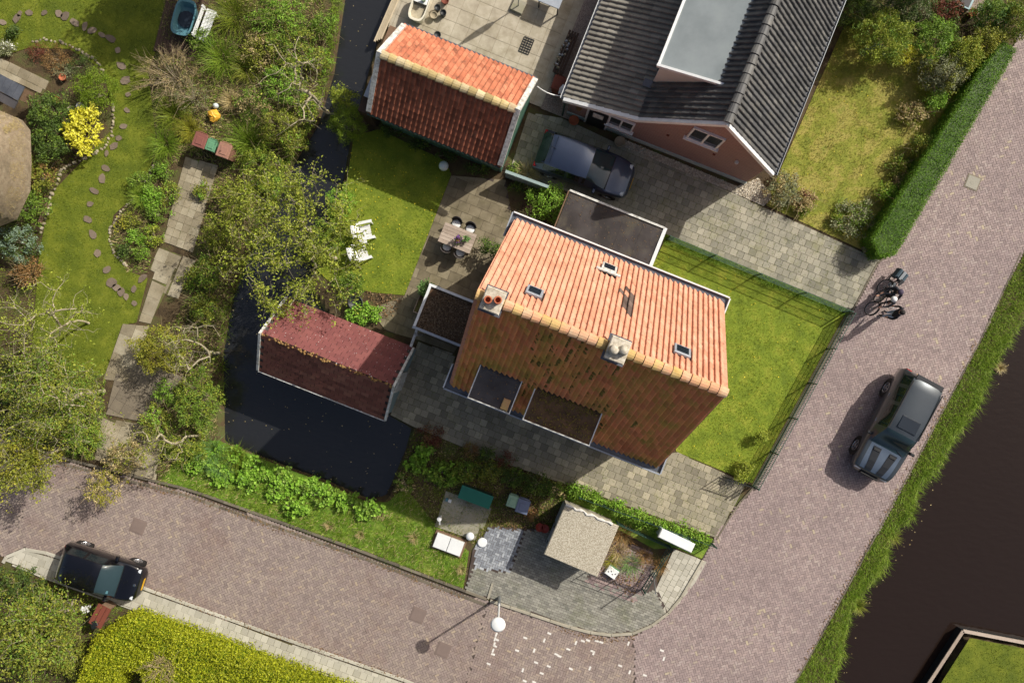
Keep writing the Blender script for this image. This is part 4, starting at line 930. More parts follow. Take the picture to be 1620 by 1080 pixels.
# ---- garage with orange pantiles, browner copy on the shaded slope
gf = Fr(722, 179, 22.3); L, hw, he, hr = 5.70, 1.82, 2.4, 4.05
ga = thing('garage', 'green boarded garage with orange pantile roof and white bargeboards', 'garage', gf.o, gf.a)
gable_shell(L - .3, hw - .2, he - .05, hr - .12).build('wall', 'green_boards', ga); roof_deck(L, hw, he, hr).build('roof', 'pantile_dark', ga)
ms = [pantile('pantile', .2, .3, 'pantile_old', .03, .04), pantile('pantile', .2, .3, 'pantile_shaded', .03, .04)]; sl = math.hypot(hw, hr - he)
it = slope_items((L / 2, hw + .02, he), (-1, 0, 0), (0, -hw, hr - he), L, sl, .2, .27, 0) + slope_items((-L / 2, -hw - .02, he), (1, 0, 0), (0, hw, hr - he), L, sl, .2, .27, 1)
pieces(ga, 'pantile', ms, it, 300, 'pantiles')
ridge_caps(ga, (-L / 2 + .1, 0, hr + .02), (L / 2 - .1, 0, hr + .02), .15, .32, 'cap_lichen')
verges(ga, L, hw, he, hr, 'white_worn', wd=.2, th=.2, off=.06, lift=.075)
MB().box((0, hw + .1, he - .06), (L, .1, .08)).build('gutter', 'lead', ga); MB().box((0, -hw - .1, he - .06), (L, .1, .08)).build('gutter', 'green_metal', ga)
for k in range(int((L - .3) / .16)):
    x = -(L - .3) / 2 + .08 + k * .16; MB().box((x, -hw + .19, 1.15), (.15, .03, 2.3)).build('wall_board', 'green_boards', ga)
for k in range(int((2 * hw - .4) / .16)):
    y = -hw + .28 + k * .16; zt = he + (hr - he) * (1 - abs(y) / hw) - .2; MB().box((L / 2 - .14, y, zt / 2), (.03, .15, zt)).build('wall_board', 'green_boards', ga)
MB().box((-L / 2 - .3, 1.05, 2.2), (.5, 1.3, .06)).build('side_canopy', 'wood_brown', ga); MB().box((-L / 2 - .3, -.7, 2.2), (.3, 1.2, .06)).build('side_canopy', 'gutter_grey', ga)
MB().box((-L / 2 - .3, -1.4, .9), (.5, .9, 2.0)).build('side_locker', 'decking_dark', ga)

# ---- dark red shed over the water
rf = Fr(547.9, 565.9, 21.5); L, hw, he, hr = 5.49, 1.545, 2.0, 3.52
rs = thing('boat_shed', 'shed with dark red shingle roof standing in the pond', 'shed', rf.o, rf.a)
gable_shell(L - .2, hw - .12, he - .03, hr - .08, z0=-1.0).build('wall', 'grey_boards', rs); roof_deck(L, hw, he, hr).build('roof', 'roof_felt', rs)
ms = [flat_tile('shingle', .335, .19, 'shingle_red', .008), flat_tile('shingle', .335, .19, 'shingle_shaded', .008)]; sl = math.hypot(hw, hr - he)
it = slope_items((L / 2, hw + .02, he), (-1, 0, 0), (0, -hw, hr - he), L, sl, .335, .19, 0, stagger=True, wob=.001) + slope_items((-L / 2, -hw - .02, he), (1, 0, 0), (0, hw, hr - he), L, sl, .335, .19, 1, stagger=True, wob=.001)
pieces(rs, 'shingle', ms, [(a, T @ Matrix.Translation((0, 0, -.03))) for a, T in it], 300, 'shingles')
verges(rs, L, hw, he, hr, 'white_worn', wd=.09, th=.2, off=.05, ov=.03)
mm = MB()
for k in range(90): mm.lathe([(.05, -.03), (.045, 0), (.01, .03)], 6, (random.uniform(-L / 2, L / 2), random.gauss(-.03, .04), hr + .0))
o = mm.build('ridge_moss', 'leaf_brown', rs); o['kind'] = 'stuff'
q = RNG.uniform(-.5, .5, (220, 2)) * np.array([L, hw]) + np.array([0, hw / 2]); zz = hr - (hr - he) * q[:, 1] / hw + .03
o = link('fallen_petals', quads_mesh('fallen_petals', leaf_quads(np.column_stack([q, zz]), .04, .035, 2)), rs, ['petal_white']); o['kind'] = 'stuff'
MB().box((L / 2 - .08, 0, .95), (.05, .85, 1.9)).build('door', 'white_worn', rs)
MB().box((0, -hw - .05, he - .05), (L, .07, .05)).build('gutter', 'white_worn', rs)
for e in (-1, 1):
    for s in (-1, 1): MB().box((e * (L / 2 - .2), s * (hw - .16), -.6), (.14, .14, 1.2)).build('pile', 'wood_brown', rs)

# ---- pink brick house with dark tiles and a big flat dormer
nf = Fr(1086.4, 259.5, 21.6); LY = 9.0
nh = thing('brick_house', 'pink brick house with dark grey pantiles, white bargeboards and flat dormer', 'house', nf.o, nf.a)
PR = [(-5.8, 2.25), (-2.78, 3.37), (0, 6.47), (2.87, 3.22)]
wl = MB(); wl.extrude([(-5.55, .14, -.1), (2.6, .14, -.1), (2.6, .14, 3.3), (0, .14, 6.25), (-2.78, .14, 3.2), (-5.55, .14, 2.15)], (0, 0, 0), (0, LY, 0)); wl.build('wall', 'brick_pink', nh)
MB().box((-1.475, .12, .12), (8.18, .05, .36)).build('plinth', 'plinth', nh)
dkm = MB(); dkm.extrude([(x, 0, z - .02) for x, z in PR] + [(x, 0, z - .12) for x, z in PR[::-1]], (0, 0, 0), (0, LY, 0)); dkm.build('roof', 'slate_pantile', nh)
DM = (-2.85, -.6, 1.45)   # dormer x range and start along the ridge
def mdorm(p, x, s): return not (DM[0] - .05 < p.x < DM[1] and p.y > DM[2])
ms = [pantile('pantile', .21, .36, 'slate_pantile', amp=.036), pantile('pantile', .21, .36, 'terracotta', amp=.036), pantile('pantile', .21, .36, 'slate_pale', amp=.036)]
mir = pantile('pantile', .21, .36, 'slate_pantile', amp=.036)
for v in mir.vertices: v.co.x = -v.co.x
mir.flip_normals(); ms.append(mir)
it = []
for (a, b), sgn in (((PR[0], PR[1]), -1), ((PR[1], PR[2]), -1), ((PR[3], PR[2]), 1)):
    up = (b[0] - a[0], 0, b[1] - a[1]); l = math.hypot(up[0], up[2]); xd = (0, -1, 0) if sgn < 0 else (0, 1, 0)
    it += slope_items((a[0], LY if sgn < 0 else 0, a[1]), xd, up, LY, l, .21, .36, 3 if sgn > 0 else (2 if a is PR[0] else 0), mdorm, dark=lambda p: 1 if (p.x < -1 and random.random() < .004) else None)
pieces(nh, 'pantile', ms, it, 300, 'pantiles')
ridge_caps(nh, (0, -.05, 6.5), (0, LY, 6.5), .15, .36, 'slate_pantile')
for (a, b) in zip(PR, PR[1:]):
    mb = MB(); vs = []
    for y in (-.13, .03):
        for p in (a, b):
            for q in (-.19, .07): vs.append((p[0], y, p[1] + q))
    mb.add(vs, [(0, 1, 3, 2), (4, 6, 7, 5), (0, 4, 5, 1), (2, 3, 7, 6), (0, 2, 6, 4), (1, 5, 7, 3)]); mb.build('bargeboard', 'white_trim', nh)
for x, z in ((PR[0][0] - .07, PR[0][1] - .03), (PR[3][0] + .07, PR[3][1] - .03)):
    g_ = MB().box((x, LY / 2 - .05, z - .05), (.13, LY, .03)); g_.build('gutter', 'lead', nh)
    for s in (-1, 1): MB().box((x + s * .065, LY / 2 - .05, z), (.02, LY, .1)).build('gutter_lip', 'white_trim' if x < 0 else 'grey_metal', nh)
MB().tube([(PR[0][0] + .1, -.02, 2.1), (PR[0][0] + .1, -.02, 0)], .04, 8).build('downpipe', 'green_metal', nh)
c = (DM[0] + DM[1]) / 2; wd = DM[1] - DM[0]; dr = MB().extrude([(DM[0], DM[2], 5.2), (DM[1] + .2, DM[2], 5.76), (DM[1] + .2, DM[2], 5.84), (DM[0], DM[2], 5.28)], (0, 0, 0), (0, LY - DM[2], 0)).build('dormer_roof', 'roof_grey', nh)
MB().box((DM[0] - .05, (DM[2] + LY) / 2, 5.24), (.1, LY - DM[2] + .1, .17)).build('edge_trim', 'white_trim', dr); MB().bar((DM[0] - .1, DM[2] - .04, 5.245), (DM[1] + .1, DM[2] - .04, 5.8), .09, .17).build('edge_trim', 'white_trim', dr)
ck = MB(); ck.extrude([(DM[0] + .06, DM[2] + .04, 3.2), (DM[0] + .06, DM[2] + .04, 5.2), (-.68, DM[2] + .04, 5.7)], (0, 0, 0), (0, .06, 0)); ck.build('dormer_cheek', 'plaster', nh)
MB().box((DM[0] + .1, (DM[2] + LY) / 2 + .1, 4.5), (.06, LY - DM[2] - .1, 1.4)).build('dormer_front', 'white_trim', nh)
for k in range(4): MB().box((DM[0] + .06, DM[2] + 1 + k * 1.9, 4.5), (.03, 1.5, .9)).build('window_pane', 'dark_glass', nh)
MB().box((DM[0] - .1, DM[2] - .1, 3.42), (.35, .3, .03)).build('flashing', 'lead', nh)
xa, xb = nf.loc(927, 189).x, nf.loc(957, 202).x
d = MB().box(((xa + xb) / 2, .1, 1.05), (xb - xa + .12, .08, 2.15)).build('door_frame', 'white_trim', nh); MB().box(((xa + xb) / 2, .05, 1.03), (xb - xa - .06, .05, 2.0)).build('door', 'black_metal', d)
MB().box(((xa + xb) / 2, .02, 1.55), (.45, .02, .5)).build('door_window', 'white_worn', d)
def window(x0, x1, z0, z1, n):
    f = MB(); t = .07
    f.box(((x0 + x1) / 2, .1, z1), (x1 - x0 + t, .1, t)).box(((x0 + x1) / 2, .1, z0), (x1 - x0 + t, .1, t))
    for k in range(n + 1): f.box((x0 + (x1 - x0) * k / n, .1, (z0 + z1) / 2), (t, .096, z1 - z0 - t))
    fo = f.build('window_frame', 'white_trim', nh); MB().box(((x0 + x1) / 2, .07, z0 - .07), (x1 - x0 + .25, .18, .05)).build('window_sill', 'white_trim', fo)
    for k in range(n): MB().box((x0 + (x1 - x0) * (k + .5) / n, .11, (z0 + z1) / 2), ((x1 - x0) / n - t, .03, z1 - z0 - t)).build('pane', 'dark_glass', fo)
x0, x1 = nf.loc(961, 196, 1.0).x, nf.loc(997, 210, 1.0).x; window(x0, x1, 1.0, 2.1, 2)
window(-.75, .45, 3.1, 4.4, 2)
MB().lathe([(.0, 0), (.08, 0), (.08, .06), (.0, .08)], 12, (1.5, .06, 2.5)).build('wall_lamp', 'white_worn', nh)
for x, z in ((-1.4, 2.3), (.6, 2.2)): MB().box((x, .12, z), (.1, .06, .1)).build('vent', 'rust_red', nh)
MB().lathe([(.02, 0), (.1, .0), (.12, .05), (.02, .06)], 12, (-5.1, .05, 1.5)).build('wreath', 'leaf_brown', nh)
# ---- transformer kiosk, cabinet
kf = Fr(915, 832, 22); K = [kf.loc(x, y, 1.65) for x, y in ((893.5, 793), (977, 831), (945.4, 913), (863, 881))]
kx = (K[1] - K[0]).length; ky = (K[2] - K[1]).length; kc = (K[0] + K[1] + K[2] + K[3]) / 4
ki = thing('kiosk', 'square electricity kiosk with pebbled flat roof and grey doors', 'kiosk', kf.world((kc.x, kc.y, 0)), kf.a - .02)
MB().box((0, 0, .74), (kx - .22, ky - .22, 1.54)).build('wall', 'kerb_concrete', ki)
MB().box((0, 0, 1.58), (kx, ky, .13), ch=.03).build('roof', 'pebble_dash', ki)
rg = MB(); pts = [(-kx / 2 + .02 + (kx - .3) * t, ky / 2 - .03 + .03 * math.sin(t * 23) + .025 * math.sin(t * 51), 1.65) for t in np.linspace(0, 1, 14)]
rg.tube(pts, [.05 + .02 * math.sin(i * 2.1) for i in range(14)], 6); rg.build('mortar_edge', 'white_paint', ki)
for s in (-1, 1): MB().box((-kx / 2 + .1, s * ky * .22, .8), (.05, ky * .4, 1.3)).build('door', 'gutter_grey', ki)
MB().box((-kx / 2 + .06, -.08, .85), (.03, .06, .2)).build('door_handle', 'black_metal', ki); MB().box((-kx / 2 + .07, -ky * .36, .6), (.02, .12, .25)).build('vent', 'black_metal', ki)
cf = Fr(1066, 844, 24); p = W(1070.5, 855, 1.2)
cb = thing('utility_cabinet', 'long white street cabinet beside the fenced corner plot', 'cabinet', (p.x, p.y, 0), -math.radians(25.5))
MB().box((0, 0, .55), (1.44, .32, 1.1)).build('cabinet_body', 'grey_boards', cb); MB().box((0, 0, 1.15), (1.52, .4, .1), ch=.03).build('cabinet_lid', 'cabinet_white', cb); MB().box((0, 0, .05), (1.5, .38, .12)).build('base', 'kerb_concrete', cb)
for s in (-1, 0, 1): MB().box((s * .47, -.165, .6), (.44, .02, .9)).build('cabinet_door', 'cabinet_white', cb)
# ---- corner of the thatched house
tp = W(20, 270); th_ = thing('thatched_house', 'corner of a house with pale brown thatched roof', 'house', (tp.x - 2, tp.y, 0))
o_ = Vector(th_.location); mb = MB()
ev = [W(x, y, 2.0) - o_ for x, y in ((-160, 110), (0, 175), (28, 187), (41, 203), (43, 255), (41, 300), (20, 345), (-160, 420))]
tops = [W(x, y, z) - o_ for x, y, z in ((-160, 200, 5.2), (-40, 215, 4.6), (-18, 222, 4.3), (-10, 240, 4.1), (-8, 262, 4.1), (-10, 290, 4.2), (-25, 320, 4.4), (-160, 330, 5.2))]
rings = []
for a, b in zip(ev, tops):
    rings.append([a + Vector((0, 0, -.3)), a + Vector((0, 0, -.05)), a.lerp(b, .06) + Vector((0, 0, .14)), a.lerp(b, .3) + Vector((0, 0, .18)), a.lerp(b, .65) + Vector((0, 0, .12)), b])
vs = [v for r in rings for v in r]; n = 6
mb.add(vs, [(i * n + k, i * n + k + 1, (i + 1) * n + k + 1, (i + 1) * n + k) for i in range(len(rings) - 1) for k in range(n - 1)]); mb.build('roof', 'thatch', th_, True)
st = link('straw_ends', quads_mesh('straw_ends', leaf_quads(np.array([tuple(ev[i].lerp(ev[i + 1], random.random()).lerp(tops[i], random.random() * .5) + Vector((0, 0, .12))) for i in [random.randint(0, 6) for _ in range(2600)]]), .16, .012, .8)), th_, ['leaf_straw']); st['kind'] = 'stuff'
MB().prism([tuple((W(x, y) - o_).xy) for x, y in ((-120, 170), (30, 220), (32, 290), (10, 330), (-120, 370))], -.05, 2.2).build('wall', 'plaster', th_)
# ------------------------------------------------------------------ vehicles
def herm(xs, ys, q):
    xs, ys = np.array(xs, float), np.array(ys, float); d = np.diff(ys) / np.diff(xs); m = np.zeros(len(xs)); m[0], m[-1] = d[0], d[-1]
    for i in range(1, len(xs) - 1): m[i] = 0 if d[i - 1] * d[i] <= 0 else 2 * d[i - 1] * d[i] / (d[i - 1] + d[i])
    i = np.clip(np.searchsorted(xs, q) - 1, 0, len(xs) - 2); h = xs[i + 1] - xs[i]; t = (q - xs[i]) / h
    return (2 * t**3 - 3 * t**2 + 1) * ys[i] + (t**3 - 2 * t**2 + t) * h * m[i] + (-2 * t**3 + 3 * t**2) * ys[i + 1] + (t**3 - t**2) * h * m[i + 1]
def car(label, px, py, head, st, wb, wr, paint, zs=.24, front_off=0.0, pillars=(), tinted='car_glass', wheel_dx=0.0, group=None):
    p = W(px, py); c = thing('car', label, 'car', (p.x, p.y, .03), math.atan2(-head[1], head[0]), group)
    xs = [s[0] for s in st]; cab = [s[3] is not None for s in st]; n = len(st)
    rings = []
    for (x, w_, zb, zr, wrf, tg) in st:
        mid = (zs + zb) / 2
        r = [(0, zs), (.8 * w_, zs), (.965 * w_, zs + .1), (w_, mid + .04), (.985 * w_, zb - .09), (.945 * w_, zb)]
        if zr is None: r += [(.86 * w_, zb + .018), (.82 * w_, zb + .024), (.74 * w_, zb + .032), (.4 * w_, zb + .05), (0, zb + .06)]
        else:
            a, b = (.945 * w_, zb), (wrf * w_, zr - .07)
            r += [(a[0] + (b[0] - a[0]) * .1, a[1] + (b[1] - a[1]) * .1), (a[0] + (b[0] - a[0]) * .92, a[1] + (b[1] - a[1]) * .92), b, (wrf * w_ * .72, zr - .004), (0, zr + .015)]
        rings.append(r)
    Q = []; T = []
    for i in range(n - 1):
        for k in range(8): Q.append(xs[i] + (xs[i + 1] - xs[i]) * k / 8); T.append(st[i][5])
    Q.append(xs[-1]); Q = np.array(Q); m = len(rings[0])
    Yv = [herm(xs, [r[j][0] for r in rings], Q) for j in range(m)]; Zv = [herm(xs, [r[j][1] for r in rings], Q) for j in range(m)]
    parts = {}
    def q4(part, a, b, cc, d):
        mb = parts.setdefault(part, MB()); mb.add([a, b, cc, d], [(0, 1, 2, 3)])
    for i in range(len(Q) - 1):
        for s in (1, -1):
            for j in range(m - 1):
                A = (Q[i], s * Yv[j][i], Zv[j][i]); B = (Q[i + 1], s * Yv[j][i + 1], Zv[j][i + 1]); C = (Q[i + 1], s * Yv[j + 1][i + 1], Zv[j + 1][i + 1]); D = (Q[i], s * Yv[j + 1][i], Zv[j + 1][i])
                tg = T[i]; part = 'body'
                if j == 0: part = 'underbody'
                elif tg == 'roof':
                    if j == 6 and not any(abs((Q[i] + Q[i + 1]) / 2 - pl) < .045 for pl in pillars): part = 'side_window' + ('_l' if s > 0 else '_r')
                    elif j >= 8: part = 'roof'
                elif tg == 'wind' and j >= 7: part = 'windscreen'
                elif tg == 'rear' and j >= 7: part = 'rear_window'
                elif tg == 'hood' and j >= 8: part = 'bonnet'
                if s > 0: q4(part, A, B, C, D)
                else: q4(part, D, C, B, A)
    for i, nm in ((0, 'rear'), (len(Q) - 1, 'front')):
        vs = [(Q[i], Yv[j][i], Zv[j][i]) for j in range(m)] + [(Q[i], -Yv[j][i], Zv[j][i]) for j in range(m - 2, 0, -1)]; parts['body'].add(vs, [list(range(len(vs)))])
    mats = {'underbody': 'car_dark', 'windscreen': 'windscreen_glass', 'rear_window': tinted, 'side_window_l': tinted, 'side_window_r': tinted}
    objs = {}
    for k, mb in parts.items():
        nm = 'side_window' if k.startswith('side_window') else k
        o = mb.build(nm, mats.get(k, paint), c, True); objs[k] = o
        import bmesh
        bm = bmesh.new(); bm.from_mesh(o.data); bmesh.ops.remove_doubles(bm, verts=bm.verts[:], dist=.0015); bmesh.ops.recalc_face_normals(bm, faces=bm.faces[:]); bm.to_mesh(o.data); bm.free()
        o.data.polygons.foreach_set('use_smooth', [True] * len(o.data.polygons))
    half = max(s[1] for s in st)
    for e in (-1, 1):
        for s in (-1, 1):
            x = e * wb / 2 + wheel_dx; y = s * (half - .135); w0 = bpy.data.objects.new('wheel', None); COL.objects.link(w0); w0.parent = c; w0.location = (x, y, wr)
            w0.rotation_euler = (-s * math.pi / 2, 0, 0)
            MB().lathe([(wr * .6, -.1), (wr * .9, -.11), (wr, -.08), (wr, .08), (wr * .94, .115), (wr * .66, .12), (wr * .64, .09), (.0, .07)], 22).build('tyre', 'tyre', w0, True)
            rm = MB().lathe([(wr * .64, .08), (wr * .66, .118), (wr * .6, .122), (wr * .56, .1)], 22)
            for k in range(5):
                a = 2 * math.pi * k / 5; rm.bar((math.cos(a) * .03, math.sin(a) * .03, .115), (math.cos(a) * wr * .6, math.sin(a) * wr * .6, .112), wr * .2, .02)
            rm.lathe([(0, .088), (wr * .6, .092), (wr * .6, .096), (0, .094)], 20); rm.lathe([(0, .1), (.06, .1), (.055, .13), (0, .135)], 10); rm.build('rim', 'rim', w0)
            ar = MB(); ar.lathe([(wr * .3, -.2), (wr + .075, -.2), (wr + .075, .105 + .002), (wr * .3, .1)], 22); a_ = ar.build('wheel_arch', 'car_dark', c); a_.location = (x, y, wr + .01); a_.rotation_euler = (-s * math.pi / 2, 0, 0)
    def at(x, y, dz=0, topmost=True):
        jj = min(range(m), key=lambda j: abs(np.interp(x, Q, Yv[j]) - abs(y)) + (0 if j >= 5 else 9)); return Vector((x, y, np.interp(x, Q, Zv[jj]) + dz))
    return c, at, (Q, Yv, Zv)
def mirror_(c, x, y, z, mat):
    for s in (-1, 1): MB().box((x, s * y, z), (.12, .2, .14), ch=.03).build('mirror', mat, c)
# grey off-roader on the road
ST = [(-2.34, .78, .86, None, 0, 'tail'), (-2.29, .885, 1.12, None, 0, 'rear'), (-2.04, .92, 1.15, 1.70, .70, 'roof'), (-1.65, .935, 1.16, 1.76, .725, 'roof'), (-.4, .94, 1.14, 1.78, .735, 'roof'), (.26, .94, 1.11, 1.73, .715, 'wind'), (1.0, .93, 1.07, None, 0, 'hood'), (1.75, .90, 1.0, None, 0, 'hood'), (2.12, .83, .9, None, 0, 'nose'), (2.28, .72, .66, None, 0, 'nose'), (2.34, .58, .5, None, 0, 'nose')]
c, at, _ = car('dark grey off-road car with sunroof and striped bonnet on the road', 1401, 672, (-.47, .88), ST, 2.74, .37, 'paint_grey', .32, pillars=(-.75, -1.6), wheel_dx=.02)
mirror_(c, .72, 1.0, 1.12, 'paint_stripe')
for ch_ in c.children:
    if ch_.name.startswith('bonnet'): ch_.data.materials.clear(); ch_.data.materials.append(M['hood_reflect'])  # bonnet coloured lighter to stand in for reflected sky
MB().box((-.2, 0, 1.79), (.55, .82, .035), ch=.02).build('sunroof', 'dark_glass', c)
for s in (-1, 1):
    mb = MB(); sv = []
    for x, y0, y1 in ((1.1, .2, .54), (1.4, .18, .5), (1.7, .16, .46), (2.0, .13, .42), (2.12, .12, .4)):
        for y in (y0, (y0 + y1) / 2, y1):
            zz = np.interp(y, [np.interp(x, _[0], _[1][j]) for j in range(10, 4, -1)], [np.interp(x, _[0], _[2][j]) for j in range(10, 4, -1)]); sv.append((x, s * y, zz + .02))
    mb.add(sv, [(i * 3 + k, i * 3 + k + 1, i * 3 + k + 4, i * 3 + k + 3) for i in range(4) for k in range(2)]); mb.build('bonnet_stripe', 'paint_stripe', c)
    MB().box((1.22, s * .36, 1.128), (.1, .3, .03), ch=.012).build('bonnet_vent', 'car_dark', c)
    MB().box((2.14, s * .6, .8), (.16, .3, .14), ch=.04).build('headlight', 'light_clear', c); MB().box((-2.29, s * .7, .97), (.1, .24, .28), ch=.04).build('tail_light', 'light_red', c)
    MB().bar((-1.9, s * .66, 1.755), (.2, s * .66, 1.74), .03, .04).build('roof_rail', 'car_dark', c)
    for x in (-1.05, .1): MB().box((x, s * .935, .97), (.16, .03, .03)).build('door_handle', 'chrome', c)
MB().box((2.31, 0, .72), (.08, .8, .2), ch=.02).build('grille', 'car_dark', c); MB().box((-2.36, 0, .8), (.03, .5, .12)).build('number_plate', 'plate_yellow', c)
MB().box((-2.12, 0, 1.68), (.22, 1.2, .04), ch=.015).build('roof_spoiler', 'paint_stripe', c)
MB().tube([(1.0, .7, 1.11), (.75, 0, 1.24)], .014, 5).build('wiper', 'car_dark', c)
# small black hatchback on the pavement
ST = [(-1.72, .7, .78, None, 0, 'tail'), (-1.68, .77, .92, None, 0, 'rear'), (-1.36, .8, .95, 1.38, .73, 'roof'), (-1.1, .81, .95, 1.45, .76, 'roof'), (-.2, .815, .94, 1.47, .77, 'roof'), (.22, .815, .92, 1.41, .74, 'wind'), (.92, .81, .88, None, 0, 'hood'), (1.4, .76, .8, None, 0, 'hood'), (1.62, .66, .66, None, 0, 'nose'), (1.72, .5, .46, None, 0, 'nose')]
c, at, _ = car('small black hatchback with yellow number plate parked half on the pavement', 174, 898, (.95, .313), ST, 2.34, .29, 'paint_black', .2, pillars=(-.55,))
mirror_(c, .55, .88, .94, 'paint_black')
for s in (-1, 1):
    MB().box((1.45, s * .58, .74), (.26, .16, .1), ch=.04).build('headlight', 'light_clear', c); MB().box((-1.66, s * .64, .82), (.08, .16, .24), ch=.03).build('tail_light', 'light_red', c)
MB().box((1.735, 0, .46), (.02, .5, .11)).build('number_plate', 'plate_yellow', c); MB().lathe([(0, 0), (.06, 0), (.05, .02), (0, .025)], 14, (1.52, 0, .83)).build('badge', 'chrome', c)
MB().bar((.93, .7, .93), (.93, -.7, .93), .03, .02).build('wiper', 'car_dark', c); MB().tube([(-1.2, .1, 1.45), (-1.3, .1, 1.6)], .01, 5).build('aerial', 'car_dark', c)
MB().box((.62, -.5, 1.12), (.12, .12, .012), T=Matrix.Translation((0, 0, 0))).build('sticker', 'teal_plastic', c)
# navy hatchback on the driveway
ST = [(-2.08, .76, .74, None, 0, 'tail'), (-2.03, .84, .96, None, 0, 'rear'), (-1.62, .87, .99, 1.4, .72, 'roof'), (-1.3, .875, .99, 1.47, .75, 'roof'), (-.3, .88, .98, 1.51, .77, 'roof'), (.2, .88, .96, 1.46, .74, 'wind'), (1.08, .87, .91, None, 0, 'hood'), (1.6, .82, .82, None, 0, 'hood'), (1.95, .7, .66, None, 0, 'nose'), (2.08, .5, .45, None, 0, 'nose')]
c, at, _ = car('dark blue hatchback with sky reflection coloured into its roof, parked on the driveway', 923, 268, (.94, .34), ST, 2.6, .31, 'paint_navy', .2, pillars=(-.6, .0))
mirror_(c, .68, .95, .98, 'paint_navy')
for ch_ in c.children:
    if ch_.name.split('.')[0] in ('roof', 'bonnet'): ch_.data.materials.clear(); ch_.data.materials.append(M['paint_sky' if ch_.name.startswith('roof') else 'paint_navy'])  # roof is the same navy with reflected sky put into its colour
for s in (-1, 1):
    MB().box((1.74, s * .6, .74), (.32, .2, .1), ch=.045).build('headlight', 'light_clear', c); MB().box((-1.98, s * .7, .88), (.12, .2, .3), ch=.04).build('tail_light', 'light_red', c)
MB().box((2.1, 0, .45), (.02, .5, .11)).build('number_plate', 'plate_yellow', c); MB().tube([(-1.35, .05, 1.5), (-1.55, .05, 1.62)], .012, 5).build('aerial', 'car_dark', c); MB().box((-1.42, 0, 1.462), (.012, 1.2, .02)).build('roof_seam', 'car_dark', c)
MB().bar((1.09, .72, .96), (1.09, -.72, .96), .03, .02).build('wiper', 'car_dark', c)

# ------------------------------------------------------------------ people and bicycles
def person(label, px, py, rz, joints, edges, mats, hair, hairmat, hat=None, z=.035):
    p = W(px, py); names = list(joints); me = bpy.data.meshes.new('body'); me.from_pydata([joints[n][0] for n in names], [(names.index(a), names.index(b)) for a, b, _ in edges], [])
    tmp = bpy.data.objects.new('tmp', me); COL.objects.link(tmp); sk = tmp.modifiers.new('skin', 'SKIN')
    for i, n in enumerate(names):
        r = joints[n][1]; v = me.skin_vertices[0].data[i]; v.radius = (r, r) if not isinstance(r, tuple) else r; v.use_root = (n == 'pelvis')
    ss = tmp.modifiers.new('sub', 'SUBSURF'); ss.levels = 1; ss.render_levels = 1
    dg = bpy.context.evaluated_depsgraph_get(); m2 = bpy.data.meshes.new_from_object(tmp.evaluated_get(dg)); bpy.data.objects.remove(tmp)
    root = thing('person', label, 'person', (p.x, p.y, z), rz)
    m2.materials.clear(); ml = []
    for _, _, k in edges:
        if k not in ml: ml.append(k)
    for k in ml: m2.materials.append(M[k])
    seg = [(Vector(joints[a][0]), Vector(joints[b][0]), k) for a, b, k in edges]
    for f in m2.polygons:
        c_ = f.center; bd = 9; bk = 0
        for a, b, k in seg:
            d = b - a; t = max(0, min(1, (c_ - a).dot(d) / d.length_squared)); e = (a + d * t - c_).length
            if e < bd: bd, bk = e, ml.index(k)
        f.material_index = bk; f.use_smooth = True
    bo = bpy.data.objects.new('body', m2); COL.objects.link(bo); bo.parent = root
    hd = Vector(joints['head'][0])
    if hair: MB().lathe([(.1, -.06), (.112, 0), (.1, .07), (.06, .11), (.01, .125)], 14, hd + Vector((-.015, 0, .01))).build('hair', hairmat, root, True)
    if hat:
        MB().lathe([(.125, -.02), (.13, .03), (.105, .1), (.06, .135), (.005, .145)] if hat[1] else [(.115, .0), (.115, .06), (.09, .11), (.005, .125)], 16, hd + Vector((0, 0, .02))).build(hat[0], hat[2], root, True)
    return root
